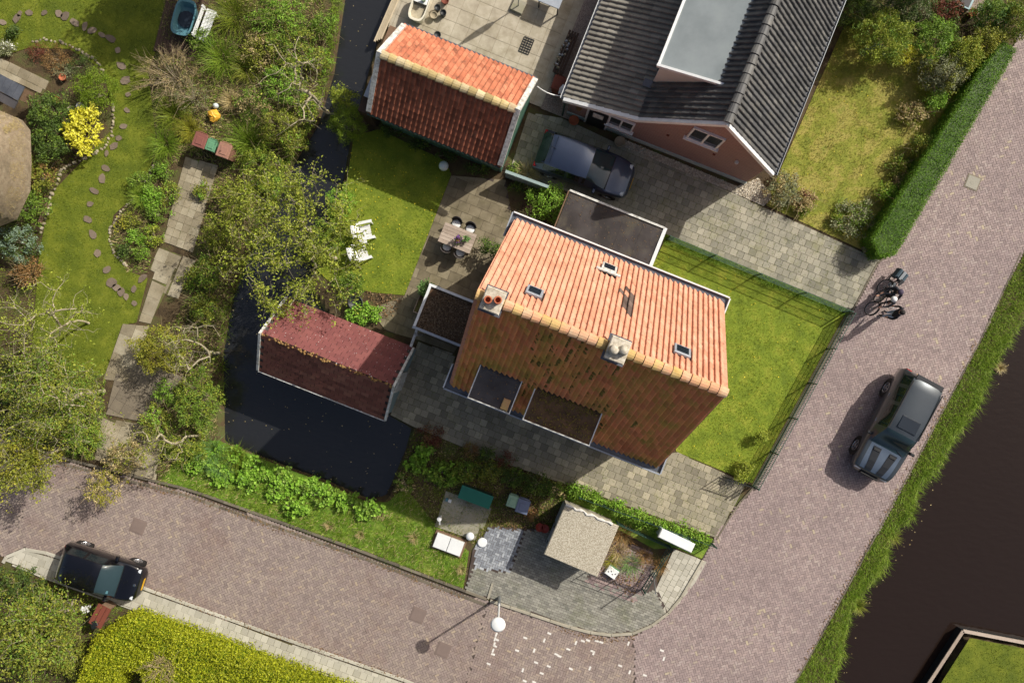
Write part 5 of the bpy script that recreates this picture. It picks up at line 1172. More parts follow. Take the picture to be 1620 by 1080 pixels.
def std(bend=0.0, arm=(.25, .0), stance=.11, stepx=.0, sc=1.0, head_f=.03, elbow=.1):
    s = sc; J = {'pelvis': ((0, 0, .95 * s), (.14 * s, .12 * s))}; bx = math.sin(bend); bz = math.cos(bend)
    def up(l, y=0): return (bx * l * s, y * s, (.95 + bz * l) * s)
    J['waist'] = (up(.17), (.145 * s, .11 * s)); J['chest'] = (up(.4), (.175 * s, .125 * s)); J['neck'] = (up(.55), .06 * s); nk = up(.55)
    J['jaw'] = ((nk[0] + head_f * s, 0, nk[2] + .09 * s), .078 * s); J['head'] = ((nk[0] + (head_f + .02) * s, 0, nk[2] + .2 * s), .1 * s); J['nose'] = ((nk[0] + (head_f + .125) * s, 0, nk[2] + .155 * s), .022 * s)
    for q, sd in (('l', 1), ('r', -1)):
        sh_ = up(.48, sd * .2); J['sh' + q] = (sh_, .07 * s); a0, a1 = arm
        el = (sh_[0] + math.sin(a0) * .29 * s, sh_[1] + sd * elbow * s, sh_[2] - math.cos(a0) * .28 * s); J['el' + q] = (el, .05 * s)
        wrp = (el[0] + math.sin(a1) * .25 * s, el[1] - sd * .03 * s, el[2] - math.cos(a1) * .25 * s); J['wr' + q] = (wrp, .035 * s); hx = (wrp[0] + math.sin(a1) * .09 * s, wrp[1], wrp[2] - math.cos(a1) * .09 * s); J['ha' + q] = (hx, .034 * s)
        for fi, dy in enumerate((-.03, -.01, .01, .03)): J['f%d%s' % (fi, q)] = ((hx[0] + math.sin(a1 + .4) * (.085 - abs(dy)) * s, hx[1] + dy * s, hx[2] - math.cos(a1 + .4) * (.085 - abs(dy)) * s), .0095 * s)
        J['th' + q] = ((wrp[0] + math.sin(a1) * .06 * s + .03 * s, wrp[1] - sd * .05 * s, wrp[2] - math.cos(a1) * .06 * s), .011 * s)
        J['hip' + q] = ((0, sd * .1 * s, .88 * s), .095 * s); J['kn' + q] = ((.03 * s + sd * stepx * .5, sd * stance * s, .49 * s), .068 * s); J['an' + q] = ((sd * stepx, sd * (stance + .01) * s, .09 * s), .045 * s); J['toe' + q] = ((sd * stepx + .17 * s, sd * (stance + .03) * s, .045 * s), .04 * s)
    E = lambda top, leg, sl: [('pelvis', 'waist', top), ('waist', 'chest', top), ('chest', 'neck', top), ('neck', 'jaw', 'skin'), ('jaw', 'head', 'skin'), ('jaw', 'nose', 'skin')] + [e for q in 'lr' for e in [('chest', 'sh' + q, top), ('sh' + q, 'el' + q, top), ('el' + q, 'wr' + q, top), ('wr' + q, 'ha' + q, 'skin'), ('wr' + q, 'th' + q, 'skin'), ('pelvis', 'hip' + q, leg), ('hip' + q, 'kn' + q, leg), ('kn' + q, 'an' + q, leg), ('an' + q, 'toe' + q, 'shoes')] + [('ha' + q, 'f%d%s' % (f, q), 'skin') for f in range(4)]]
    return J, E
J, E = std(0.05, (.15, .35), .1, .04)
per = person('person in dark jacket and pale blue jeans standing by the bicycles', 1398, 497.5, math.radians(150), J, E('jacket', 'jeans', 0), None, True, 'hair_dark')
MB().lathe([(.07, 0), (.085, .03), (.075, .07)], 12, Vector(J['neck'][0]) + Vector((0, 0, -.01))).build('scarf', 'scarf', per)
J, E = std(.55, (1.0, 1.3), .12, .1, .92, .06)
person('person in black wearing a white helmet bending over a bicycle', 1399, 474, math.radians(190), J, E('jacket', 'dark_trousers', 0), None, False, 'hair_dark', ('helmet', True, 'helmet_white'))
J, E = std(.3, (.8, 1.1), .12, .08, .96, .05)
person('person in dark clothes with a purple cap beside the bicycles', 1401, 461, math.radians(215), J, E('jacket', 'dark_trousers', 0), None, True, 'hair_dark', ('cap', False, 'cap_purple'))
def bicycle(label, px, py, head, lean, bag, stand=0):
    p = W(px, py); rz = math.atan2(-head[1], head[0]); root = thing('bicycle', label, 'bicycle', (p.x, p.y, .03), rz); root.rotation_euler = (lean, 0, rz)
    R = .33
    for x in (-.53, .53):
        wv = bpy.data.objects.new('wheel', None); COL.objects.link(wv); wv.parent = root; wv.location = (x, 0, R)
        MB().tube([(math.cos(t) * R, 0, math.sin(t) * R) for t in np.linspace(0, 2 * math.pi, 25)], .02, 6, caps=False).build('tyre', 'tyre', wv, True)
        s_ = MB().tube([(math.cos(t) * (R - .035), 0, math.sin(t) * (R - .035)) for t in np.linspace(0, 2 * math.pi, 25)], .009, 5, caps=False)
        for k in range(14): a = 2 * math.pi * k / 14; s_.tube([(0, .02 * (-1) ** k, 0), (math.cos(a) * (R - .03), 0, math.sin(a) * (R - .03))], .0035, 4, caps=False)
        s_.lathe([(0, -.03), (.03, -.03), (.03, .03), (0, .03)], 10); s_.build('rim', 'grey_metal', wv)
        MB().tube([(math.cos(t) * (R + .035), 0, math.sin(t) * (R + .035)) for t in np.linspace(.3, 2.6, 12)], .016, 5).build('mudguard', 'black_metal', root).location = (x, 0, R)
    f = MB(); f.tube([(-.53, 0, R), (-.12, 0, .3), (-.22, 0, .82), (-.53, 0, R)], .018, 6); f.tube([(-.12, 0, .3), (.36, 0, .72)], .02, 6); f.tube([(-.2, 0, .72), (.34, 0, .8)], .018, 6); f.tube([(.33, 0, .95), (.42, 0, .58), (.53, 0, R)], .018, 6); f.build('frame', 'black_metal', root)
    MB().tube([(.12, .3, 1.02), (.22, .27, 1.04), (.34, .1, 1.03), (.34, -.1, 1.03), (.22, -.27, 1.04), (.12, -.3, 1.02)], .014, 6).build('handlebar', 'grey_metal', root)
    MB().add([(-.36, .09, .9), (-.36, -.09, .9), (-.08, -.03, .9), (-.08, .03, .9), (-.36, .1, .95), (-.36, -.1, .95), (-.08, -.03, .94), (-.08, .03, .94)], [(0, 1, 2, 3), (4, 7, 6, 5), (0, 4, 5, 1), (1, 5, 6, 2), (2, 6, 7, 3), (3, 7, 4, 0)]).build('saddle', 'black_metal', root)
    MB().box((-.58, 0, .72), (.4, .14, .02)).build('luggage_rack', 'grey_metal', root)
    MB().lathe([(0, -.01), (.09, -.01), (.09, .01), (0, .01)], 14).build('chainring', 'grey_metal', root).location = (-.12, .04, .3)
    if bag:
        for s in (-1, 1): MB().box((-.58, s * .16, .55), (.42, .16, .34), ch=.05).build('pannier_bag', bag, root)
    return root
bicycle('black bicycle leaning beside the person with the white helmet', 1379, 468, (-.5, .86), -.5, None)
bicycle('black bicycle with dark teal pannier bags', 1397, 452, (-.62, .78), -.22, 'bag_teal')

# ------------------------------------------------------------------ street furniture, fences
p = W(790, 944); lamp = thing('street_lamp', 'street lamp with round white disc head at the road corner', 'street lamp', (p.x, p.y, .05))
MB().tube([(0, 0, 0), (0, 0, .9)], .065, 10).build('base', 'grey_metal', lamp); MB().tube([(0, 0, .85), (0, 0, 3.15)], [.045, .038], 10).build('pole', 'white_trim', lamp)
MB().lathe([(.03, 0), (.1, .02), (.1, .1), (.285, .13), (.29, .16), (.22, .2), (.08, .225), (.01, .23)], 28, (0, 0, 3.1)).build('lamp_shade', 'lamp_white', lamp, True); MB().lathe([(.0, -.12), (.07, -.12), (.085, 0), (.0, .02)], 14, (0, 0, 3.12)).build('bulb_housing', 'glass_ball', lamp)
def fence(name, label, pxs, h, step, mat, vstep=.11, rails=(.12, .55, 1.0), wire=.014, post=.05, cat='fence', z=.0):
    pts = [W(x, y) for x, y in pxs]; root = thing(name, label, cat, (pts[0].x, pts[0].y, z)); o = pts[0]; first = True
    for a, b in zip(pts, pts[1:]):
        d = b - a; n = max(1, round(d.length / step)); 
        for k in range(n + 1):
            if k == 0 and not first: continue
            q = a + d * (k / n) - o; MB().box((q.x, q.y, h * .52), (post, post, h * 1.04)).build('post', mat, root)
        for k in range(n):
            q0 = a + d * (k / n) - o; q1 = a + d * ((k + 1) / n) - o; mb = MB()
            for r in rails: mb.bar(q0 + Vector((0, 0, h * r)), q1 + Vector((0, 0, h * r)), wire * 1.6, wire * 1.6)
            m_ = int((q1 - q0).length / vstep)
            for j in range(1, m_): v = q0.lerp(q1, j / m_); mb.bar(v + Vector((0, 0, .04)), v + Vector((0, 0, h)), wire, wire)
            mb.build('mesh_panel', mat, root)
        first = False
    return root
fence('wire_fence', 'dark green wire fence between lawn and road', [(1338, 497), (1190, 768)], .95, 1.7, 'fence_wire', .075, (.08, .35, .65, 1.0))
fence('wire_fence', 'dark green wire fence between lawn and driveway', [(1054, 378), (1334, 494)], .95, 1.9, 'fence_wire', .09, (.08, .35, .65, 1.0))
fence('wire_fence', 'dark wire fence overgrown with creeper beside the kiosk', [(915, 782), (1126, 859)], .8, 1.6, 'green_metal', .1, (.1, .5, .95))
fence('railing', 'low dark green railing round the corner plot', [(975, 824), (1058, 862), (1016, 930)], .7, 1.6, 'green_metal', .14, (.1, .55, .98), wire=.018)
MB_ = fence('wire_fence', 'thin black wire fence across the front of the corner plot', [(930, 902), (1014, 932)], .75, 1.2, 'black_metal', .5, (.25, .5, .75, 1.0), wire=.01, post=.03)
g0 = W(1184, 766); g1 = W(1141, 752); gt = thing('garden_gate', 'open black iron garden gate at the end of the house path', 'gate', (g0.x, g0.y, .03)); d = g1 - g0
mb = MB(); mb.bar((0, 0, .12), d + Vector((0, 0, .12)), .03, .03).bar((0, 0, .85), d + Vector((0, 0, .85)), .035, .035).bar(d * .0 + Vector((0, 0, .05)), Vector((0, 0, 1)), .05, .05).bar(d + Vector((0, 0, .08)), d + Vector((0, 0, .9)), .035, .035); mb.build('gate_frame', 'black_metal', gt)
for k in range(1, 8): q = d * (k / 8); MB().bar(q + Vector((0, 0, .12)), q + Vector((0, 0, .85)), .018, .018).build('gate_bar', 'black_metal', gt)
p = W(1033, 905); sp = thing('sign_post', 'slim grey pole leaning over the tiled corner', 'pole', (p.x, p.y, .03)); q = W(1037, 938, 2.0) - p; MB().tube([(0, 0, 0), q], .028, 8).build('pole', 'grey_metal', sp); MB().box((0, 0, .02), (.25, .25, .06), ch=.02).build('foot', 'kerb_concrete', sp)
wf = W(800, 272); wa = thing('board_wall', 'low grey green boarded wall beside the blue car', 'wall', (wf.x, wf.y, 0))
A, B = W(800, 280), W(866, 304)
for k in range(12): a = (A.lerp(B, k / 12) - wf); b = (A.lerp(B, (k + .94) / 12) - wf); MB().bar(a + Vector((0, 0, .55)), b + Vector((0, 0, .55)), .04, 1.1).build('board', 'grey_boards', wa)
MB().bar(A - wf + Vector((0, 0, 1.13)), B - wf + Vector((0, 0, 1.13)), .12, .05).build('capping', 'grey_boards', wa)
hb = W(893, 152, 2.0); ca = W(850, 137, 2.6); cab = thing('cable', 'sagging white cable between garage and brick house', 'cable', hb); MB().tube([ca - hb + Vector((0, 0, -.35 * 4 * t * (1 - t))) - (ca - hb) * t for t in np.linspace(0, 1, 9)], .022, 6).build('cable_run', 'white_plastic', cab)
jet = W(612, 30); je = thing('timber_landing', 'pale timber plank edge along the ditch beside the courtyard', 'landing', (jet.x, jet.y, 0))
A, B = W(644, -30), W(604, 62)
for s in range(4): off = Vector((-.09 * s - .03, -.04 * s, 0)); MB().bar(A - jet + off + Vector((0, 0, .03)), B - jet + off + Vector((0, 0, .03)), .082, .06).build('plank', 'decking', je)
for k in range(4): q = A.lerp(B, k / 3) - jet; MB().box((q.x - .25, q.y, -.5), (.1, .1, 1.1)).build('pile', 'wood_brown', je)

# ------------------------------------------------------------------ garden and yard things
def bin_(px, py, rz, body, lid, label, sc=1.0, h=1.0, group=None):
    p = W(px, py, h); r = thing('wheelie_bin', label, 'bin', (p.x, p.y, .03), math.radians(rz), group); a, b = .5 * sc, .56 * sc
    MB().add([(-a * .4, -b * .4, 0.03), (a * .4, -b * .4, .03), (a * .4, b * .4, .03), (-a * .4, b * .4, .03), (-a / 2, -b / 2, h * .93), (a / 2, -b / 2, h * .93), (a / 2, b / 2, h * .93), (-a / 2, b / 2, h * .93)], [(3, 2, 1, 0), (4, 5, 6, 7), (0, 1, 5, 4), (1, 2, 6, 5), (2, 3, 7, 6), (3, 0, 4, 7)]).build('bin_body', body, r)
    l_ = MB().box((0, 0, h * .96), (a + .05, b + .05, .05), ch=.02).build('lid', lid, r); MB().box((0, -.02, h * .98 + .015), (a * .62, b * .6, .03), ch=.015).build('lid_panel', lid, l_)
    MB().tube([(-a * .42, b / 2 + .06, h * .93), (a * .42, b / 2 + .06, h * .93)], .022, 6).build('handle', body, r)
    for s in (-1, 1): w_ = MB().lathe([(0, -.025), (.1, -.025), (.1, .025), (0, .025)], 12).build('wheel', 'tyre', r); w_.location = (s * a * .42, b * .42, .1); w_.rotation_euler = (0, math.pi / 2, 0)
bin_(316, 222, -20, 'bin_brown', 'bin_brown', 'reddish brown wheelie bin next to a green one on the garden path'); bin_(334, 230, -20, 'bin_green', 'bin_green', 'small green wheelie bin between two brown ones', .78, .9); bin_(354, 238, -20, 'bin_tan', 'bin_tan', 'tan brown wheelie bin next to the small green one')
bin_(811, 793, -18, 'bin_pale_green', 'bin_pale_green', 'pale green wheelie bin beside the electricity kiosk', .8, .95); bin_(827, 801, -18, 'bin_grey', 'bin_grey', 'grey blue wheelie bin beside the electricity kiosk', .95); bin_(150, 985, 20, 'bin_black', 'bin_black', 'dark bin under the shrubs by the black car', .7, .8)
p = W(884, 130, .9); bin_(884, 132, -20, 'rust_red', 'rust_red', 'dark red bin under the eave of the brick house', .95, .9)
p = W(158, 974, .8); t = thing('bench', 'rusty brown board bench in the shrubs by the black car', 'bench', (p.x, p.y, 0), math.radians(62))
for k in range(3): MB().box((0, -.2 + k * .2, .8), (.9, .18, .05)).build('board', 'rust_red', t)
for s in (-1, 1): MB().box((s * .35, 0, .4), (.06, .4, .75)).build('leg', 'wood_brown', t)
def pot(px, py, r, h, mat, label, soil=True, plant=None, z0=.03, leafs=220, name='plant_pot', pr=None, ph=None, group=None, petals=None):
    p = W(px, py, h + z0); t = thing(name, label, 'pot', (p.x, p.y, z0), 0, group)
    MB().lathe([(r * .7, 0), (r * .95, h * .85), (r * 1.08, h * .86), (r * 1.08, h), (r * .9, h), (r * .85, h * .8), (0, h * .8)], 18).build('pot', mat, t, True)
    if plant:
        pr = pr or r * 1.5; ph = ph or h * 1.1; C = dome_points(leafs, pr, pr, ph, seed=int(px)); C[:, 2] += h * .75
        link('foliage', quads_mesh('foliage', leaf_quads(np.repeat(C, 3, 0) + RNG.normal(0, .02, (leafs * 3, 3)), .06, .035, .6)), t, [plant])
        if petals: C2 = C[C[:, 2] > np.percentile(C[:, 2], 35)]; link('flowers', quads_mesh('flowers', leaf_quads(C2 + np.array([0, 0, .03]), .06, .05, .8)), t, [petals])
    return t
# dining set
tf = Fr(724, 380, 22); p = W(723.5, 376.5, .75); tb = thing('dining_table', 'rectangular weathered wooden garden table set with flower pots', 'table', (p.x, p.y, .035), tf.a)
for k in range(6): MB().box((0, -.36 + k * .144, .73), (1.42, .138, .035), ch=.006).build('plank', 'wood_grey', tb)
for e in (-1, 1):
    m_ = MB(); m_.bar((e * .58, -.42, 0), (e * .58, .3, .7), .07, .05).bar((e * .565, .42, 0), (e * .565, -.3, .7), .07, .05); m_.build('trestle', 'wood_brown', tb)
MB().bar((-.56, 0, .38), (.56, 0, .38), .06, .05).build('stretcher', 'wood_brown', tb)
def shell_chair(px, py, rz, label):
    p = W(px, py, .5); t = thing('garden_chair', label, 'chair', (p.x, p.y, .035), rz, 'chairs round the garden table')
    vs = []; n = 11
    for i in range(n):
        a = math.pi * (.08 + .84 * i / (n - 1)); x, y = .24 * math.cos(a), .2 * math.sin(a) + .04
        hgt = .44 + .36 * math.sin(a) ** .7; vs += [(x * .82, y * .8, .43), (x * 1.03, y * 1.05, .44 + (hgt - .44) * .5), (x * 1.08, y * 1.16, hgt), (x * 1.0, y * 1.06, hgt), (x * .96, y * .96, .44 + (hgt - .44) * .5)]
    fs = [(i * 5 + k, i * 5 + k + 1, (i + 1) * 5 + k + 1, (i + 1) * 5 + k) for i in range(n - 1) for k in range(4)]
    MB().add(vs, fs).build('backrest', 'chair_shell', t, True)
    MB().lathe([(0, .41), (.2, .41), (.225, .43), (.2, .455), (0, .46)], 16).build('seat', 'chair_shell', t, True); MB().lathe([(0, .455), (.17, .455), (.19, .48), (.15, .505), (0, .51)], 16, (0, -.02, 0)).build('cushion', 'white_plastic', t, True)
    for sx in (-1, 1):
        for sy in (-1, 1): MB().tube([(sx * .12, sy * .12, .42), (sx * .2, sy * .2, 0)], .014, 6).build('leg', 'black_metal', t)
a0 = tf.a
for x, y, r, l in ((722, 354, 0, 'dark shell chair at the garage side of the garden table, by its bare end'), (744, 362, 0, 'dark shell chair at the garage side of the garden table, by the flower pots'), (707, 391, math.pi, 'dark shell chair at the porch side of the garden table, by its bare end'), (728, 400, math.pi, 'dark shell chair at the porch side of the garden table, by the flower pots')): shell_chair(x, y, a0 + r + random.gauss(0, .05), l)
pot(725, 380, .1, .16, 'terracotta', 'pot of purple flowers on the wooden garden table', plant='leaf_dark', z0=.8, leafs=70, pr=.2, ph=.26, petals='petal_purple'); pot(738, 378, .08, .14, 'pale_stone', 'pot with small green plant on the wooden garden table', plant='leaf_mint', z0=.8, leafs=60, pr=.15, ph=.2)
def adirondack(px, py, rz, label):
    p = W(px, py, .4); t = thing('armchair', label, 'chair', (p.x, p.y, .01), rz, 'white garden armchairs')
    for k in range(5): MB().box((-.2 + k * .1, .02, .36), (.092, .5, .02), T=Matrix.Rotation(math.radians(-8), 4, 'X')).build('seat_slat', 'white_plastic', t)
    for k in range(5): MB().box((-.22 + k * .11, 0, .0), (.1, .022, .62 - .03 * abs(k - 2)), T=Matrix.Translation((0, .42, .62)) @ Matrix.Rotation(math.radians(-28), 4, 'X')).build('back_slat', 'white_plastic', t)
    for s in (-1, 1):
        MB().box((s * .34, .02, .58), (.12, .68, .025), ch=.006).build('armrest', 'white_plastic', t); MB().box((s * .31, -.24, .29), (.06, .07, .56)).build('leg', 'white_plastic', t); MB().box((s * .31, .3, .28), (.06, .07, .54)).build('leg', 'white_plastic', t)
    MB().box((0, .5, .85), (.5, .03, .05), T=Matrix.Rotation(0, 4, 'X')).build('back_rail', 'white_plastic', t)
adirondack(580, 365, math.radians(-78 + 180), 'white slatted garden armchair standing clear on the lawn'); adirondack(574, 398, math.radians(-72 + 180), 'white slatted garden armchair partly under the tree branches')
p = W(704, 268); gl = thing('glass_globe', 'silver glass globe on a stand at the lawn edge', 'globe', (p.x, p.y, .01)); MB().lathe([(.01, .45), (.12, .48), (.19, .56), (.21, .66), (.19, .76), (.12, .84), (.01, .87)], 20).build('globe', 'glass_ball', gl, True); MB().tube([(0, 0, 0), (0, 0, .48)], .04, 8).build('stand', 'grey_metal', gl)
p = W(668, 472, .9); pl = thing('planter', 'tall wooden planter box with leafy bush beside the porch', 'planter', (p.x, p.y, .03), math.radians(-112))
for s in (-1, 1): MB().box((0, s * .15, .42), (1.3, .03, .84)).build('side_board', 'wood_grey', pl); MB().box((s * .64, 0, .421), (.03, .27, .84)).build('end_board', 'wood_grey', pl)
MB().box((0, 0, .78), (1.25, .26, .04)).build('soil', 'soil', pl); C = dome_points(70, .32, .32, .5, seed=5) + np.array([-.42, 0, .8]); link('foliage', quads_mesh('foliage', leaf_quads(np.repeat(C, 8, 0) + RNG.normal(0, .05, (560, 3)), .09, .045)), pl, ['leaf_mint'])
pot(562, 479, .3, .35, 'bin_black', 'large empty black round tub at the lawn corner'); pot(692, 458, .16, .3, 'bin_black', 'dark pot in the shade beside the wooden planter')
# top courtyard
def tub(px, py, lx, ly, h, mat, label, name, cat, rz):
    p = W(px, py, h); t = thing(name, label, cat, (p.x, p.y, .04), rz)
    pts = lambda f, z: [(lx / 2 * f * math.copysign(abs(math.cos(a)) ** .55, math.cos(a)), ly / 2 * f * math.copysign(abs(math.sin(a)) ** .55, math.sin(a)), z) for a in [2 * math.pi * k / 20 for k in range(20)]]
    R_ = pts(.8, 0) + pts(1.0, h) + pts(.86, h) + pts(.7, h * .35); MB().add(R_, [(i + 20 * r, (i + 1) % 20 + 20 * r, (i + 1) % 20 + 20 * (r + 1), i + 20 * (r + 1)) for r in range(3) for i in range(20)] + [list(range(60, 80)), list(range(20))[::-1]]).build('shell', mat, t, False); return t
t = tub(664, 8, 1.4, .72, .62, 'cream_enamel', 'cream enamel bath tub used as planter beside the courtyard edge', 'bath_tub', 'tub', math.radians(70)); MB().box((-.3, 0, .45), (.6, .5, .03)).build('soil', 'slab_old', t); MB().box((.32, 0, .6), (.5, .56, .03)).build('shelf', 'white_plastic', t)
pot(670, -2, .1, .2, 'leaf_blue', 'small green pot standing on the cream bath tub', z0=.68); pot(686, 24, .15, .24, 'pale_stone', 'pale round pot with dark soil beside the cream tub'); pot(692, 12, .13, .26, 'bin_black', 'shiny black bucket next to the pale round pot'); pot(701, 20, .13, .3, 'bin_black', 'tall black pot beside the shiny bucket'); pot(704, 0, .16, .25, 'rust_red', 'rusty pot by the courtyard edge beyond the black bucket')
pot(692, 55, .14, .22, 'bin_black', 'little cast iron cauldron on the courtyard floor near the garage roof')
p = W(820, 10, .1); ps = thing('parasol', 'closed parasol on a square grey base in the courtyard', 'parasol', (p.x, p.y, .04), math.radians(-25)); MB().box((0, 0, .06), (.55, .55, .12), ch=.02).build('base', 'slab_grey', ps); MB().tube([(0, 0, .1), (0, 0, 2.5)], .025, 8).build('pole', 'grey_metal', ps); MB().lathe([(.05, 1.05), (.12, 1.3), (.13, 1.7), (.09, 2.2), (.02, 2.55)], 10).build('canopy', 'pale_cloth', ps)
p = W(874, -8, .74); t = thing('patio_table', 'pale square patio table at the courtyard edge', 'table', (p.x, p.y, .04), math.radians(-22)); MB().box((0, 0, .72), (.95, .95, .04), ch=.01).build('table_top', 'gutter_grey', t)
for sx in (-1, 1):
    for sy in (-1, 1): MB().box((sx * .42, sy * .42, .35), (.05, .05, .7)).build('leg', 'black_metal', t)
p = W(833, 73); t = thing('door_grate', 'ornamental black iron boot grate lying on the courtyard', 'grate', (p.x, p.y, .055), math.radians(-22) + math.pi / 2)
mb = MB(); lx, ly = .66, .44
for k in range(7): mb.box((-lx / 2 + lx * k / 6, 0, 0), (.025, ly, .02))
for k in range(5): mb.box((0, -ly / 2 + ly * k / 4, .001), (lx, .025, .021))
mb.build('bars', 'black_metal', t)
p = W(894, 90); t = thing('stone_bench', 'dark slatted bench heaped with stones and pots along the brick house', 'bench', (p.x, p.y, .06), math.radians(68))
for k in range(4): MB().box((0, -.18 + k * .12, .42), (1.9, .09, .04)).build('slat', 'decking_dark', t)
for s in (-1, 1): MB().box((s * .8, 0, .2), (.08, .4, .4)).build('leg', 'black_metal', t)
for k in range(26):
    x = random.uniform(-.85, .75); o = MB().lathe([(.03, 0), (.055, .03), (.05, .07), (.01, .1)], 7, (x, random.uniform(-.02, .26), .44)); o.build('stone', random.choice(['pale_stone', 'stone', 'gutter_grey']), t)
p = W(889, 141, .95); t = thing('cloth', 'pale blue cloth lying on the dark red bin', 'cloth', (p.x, p.y, .96)); MB().add([(-.16, -.2, 0), (.18, -.16, .0), (.2, .1, .02), (.05, .2, .0), (-.1, .02, .03), (0, 0, .05)], [(0, 1, 5), (1, 2, 5), (2, 3, 5), (3, 4, 5), (4, 0, 5)]).build('fabric', 'white_trim', t)
p = W(975, 226); pot(981, 224, .22, .35, 'pale_stone', 'round white lidded pot at the pink brick wall'); pot(908, 190, .2, .25, 'terracotta', 'empty round pot against the pink brick wall by the door')
sheet('gravel_strip', [(980, 218), (1166, 295), (1200, 282), (1222, 312), (1208, 326), (1160, 305), (978, 229)], .018, 'gravel')
q = scatter(P2([(980, 218), (1166, 295), (1200, 282), (1222, 312), (1208, 326), (1160, 305), (978, 229)]), 2600); V = leaf_quads(np.column_stack([q, np.full(len(q), .03)]), .06, .05, 1.0); o = link('gravel', quads_mesh('gravel', V), None, ['gravel']); tag(o, 'pale pebbles along the foot of the pink brick wall', 'gravel', kind='stuff')
# utility corner
uf = Fr(752, 786, 20.5); p = W(752.5, 786, .7); t = thing('green_locker', 'dark green box with sloping lid beside the concrete slabs', 'box', (p.x, p.y, .02), uf.a); MB().box((0, 0, .3), (1.3, .5, .6)).build('box_body', 'green_metal', t); MB().add([(-.7, -.3, .56), (.7, -.3, .56), (.7, .3, .74), (-.7, .3, .74), (-.7, -.3, .6), (.7, -.3, .6), (.7, .3, .78), (-.7, .3, .78)], [(3, 2, 1, 0), (4, 5, 6, 7), (0, 1, 5, 4), (1, 2, 6, 5), (2, 3, 7, 6), (3, 0, 4, 7)]).build('lid', 'green_lid', t)
p = W(709.5, 861, .2); t = thing('slab_cover', 'pair of white cover plates on the grass by the road', 'cover', (p.x, p.y, .0), uf.a)
for s in (-1, 1): MB().box((s * .31, 0, .12), (.6, .62, .24), ch=.015).build('cover_plate', 'cabinet_white', t)
MB().box((0, 0, .03), (1.4, .8, .08)).build('rim', 'wood_brown', t)
p = W(744, 846); t = thing('vent_dome', 'white mushroom shaped vent on the concrete slab', 'vent', (p.x, p.y, .05)); MB().lathe([(.08, 0), (.08, .12), (.18, .14), (.17, .2), (.1, .25), (.01, .26)], 18).build('cap', 'white_plastic', t, True)
p = W(763, 857); t = thing('well_cover', 'round white well cover on the blue bricks', 'cover', (p.x, p.y, .04)); MB().lathe([(.2, 0), (.2, .06), (.17, .08), (.01, .085)], 22).build('lid', 'white_plastic', t)
p = W(712, 791); t = thing('meter_box', 'small white and blue box on the grey slab', 'box', (p.x, p.y, .04), uf.a); MB().box((0, 0, .06), (.14, .14, .12), ch=.01).build('white_box', 'white_plastic', t); MB().box((-.14, 0, .05), (.1, .14, .1), ch=.01).build('blue_box', 'teal_plastic', t)
p = W(697, 816); t = thing('water_pump', 'white hand pump with round cap at the slab edge', 'pump', (p.x, p.y, .04)); MB().lathe([(.06, 0), (.06, .5), (.1, .52), (.09, .58), (.01, .6)], 14).build('pump_body', 'white_plastic', t); MB().bar((0, 0, .45), (.0, -.28, .3), .05, .05).build('spout', 'white_plastic', t)
for x, y, l in ((854, 834, 'red round plastic tub by the kiosk wall, the one away from the doors'), (862, 836, 'red round plastic tub touching the kiosk doors')): pot(x, y, .17, .3, 'red_plastic', l)
p = W(968, 905, .2); t = thing('crate', 'white plastic crate with green edge in the corner plot', 'crate', (p.x, p.y, .04), math.radians(-35)); MB().box((0, 0, .1), (.5, .4, .2), ch=.02).build('crate_body', 'white_plastic', t); MB().box((0, .22, .1), (.5, .06, .16)).build('rim', 'bin_green', t)
for k in range(4): MB().box((-.15 + .1 * k, -.05 + .08 * (k % 2), .201), (.05, .05, .006)).build('slot', 'black_metal', t)
kb = MB(); kbo = W(770, 935); tt = thing('kerb_ramp', 'short flat concrete edging running back from the street lamp', 'edging', (kbo.x, kbo.y, .0)); MB().bar(W(772, 946) - kbo + Vector((0, 0, .05)), W(779, 922) - kbo + Vector((0, 0, .05)), .09, .06).build('stone', 'kerb_concrete', tt)
# thatched house garden
t = tub(291, 28, 1.55, .92, .45, 'teal_plastic', 'teal plastic pond basin on dark decking', 'pond_basin', 'basin', math.radians(75)); MB().lathe([(0, .2), (.34, .2), (.36, .22), (0, .23)], 14).build('water', 'dark_glass', t)
dk_ = W(285, 40); t = thing('deck', 'dark timber deck under the teal basin', 'deck', (dk_.x, dk_.y, 0), math.radians(-14))
for k in range(12): MB().box((-.75 + k * .15, 0, .03), (.14, 2.7, .05)).build('plank', 'decking_dark', t)
p = W(327, 40, .45); t = thing('bench', 'white slatted garden bench beside the teal basin', 'bench', (p.x, p.y, 0), math.radians(70))
for k in range(4): MB().box((0, -.16 + k * .11, .44), (1.35, .09, .03)).build('slat', 'white_plastic', t)
for s in (-1, 1): MB().box((s * .58, 0, .21), (.06, .4, .42)).build('leg', 'white_plastic', t)
for k in range(2): MB().box((0, .27, .6 + k * .15), (1.35, .03, .1)).build('back_slat', 'white_plastic', t)
for s in (-1, 1): MB().box((s * .6, .27, .42), (.06, .05, .84)).build('post', 'white_plastic', t)
p = W(340, 184); t = thing('rubbish_bag', 'crumpled yellow plastic bag on the dry grass', 'bag', (p.x, p.y, 0)); mb = MB(); pr_ = []
for zi, (r, z) in enumerate(((.12, .0), (.24, .06), (.26, .16), (.18, .26), (.06, .3), (.09, .36))): pr_ += [((r * (1 + .22 * math.sin(k * 2.3 + zi))) * math.cos(2 * math.pi * k / 12), (r * (1 + .2 * math.cos(k * 1.7 + zi * 2))) * math.sin(2 * math.pi * k / 12), z + .02 * math.sin(k * 3 + zi)) for k in range(12)]
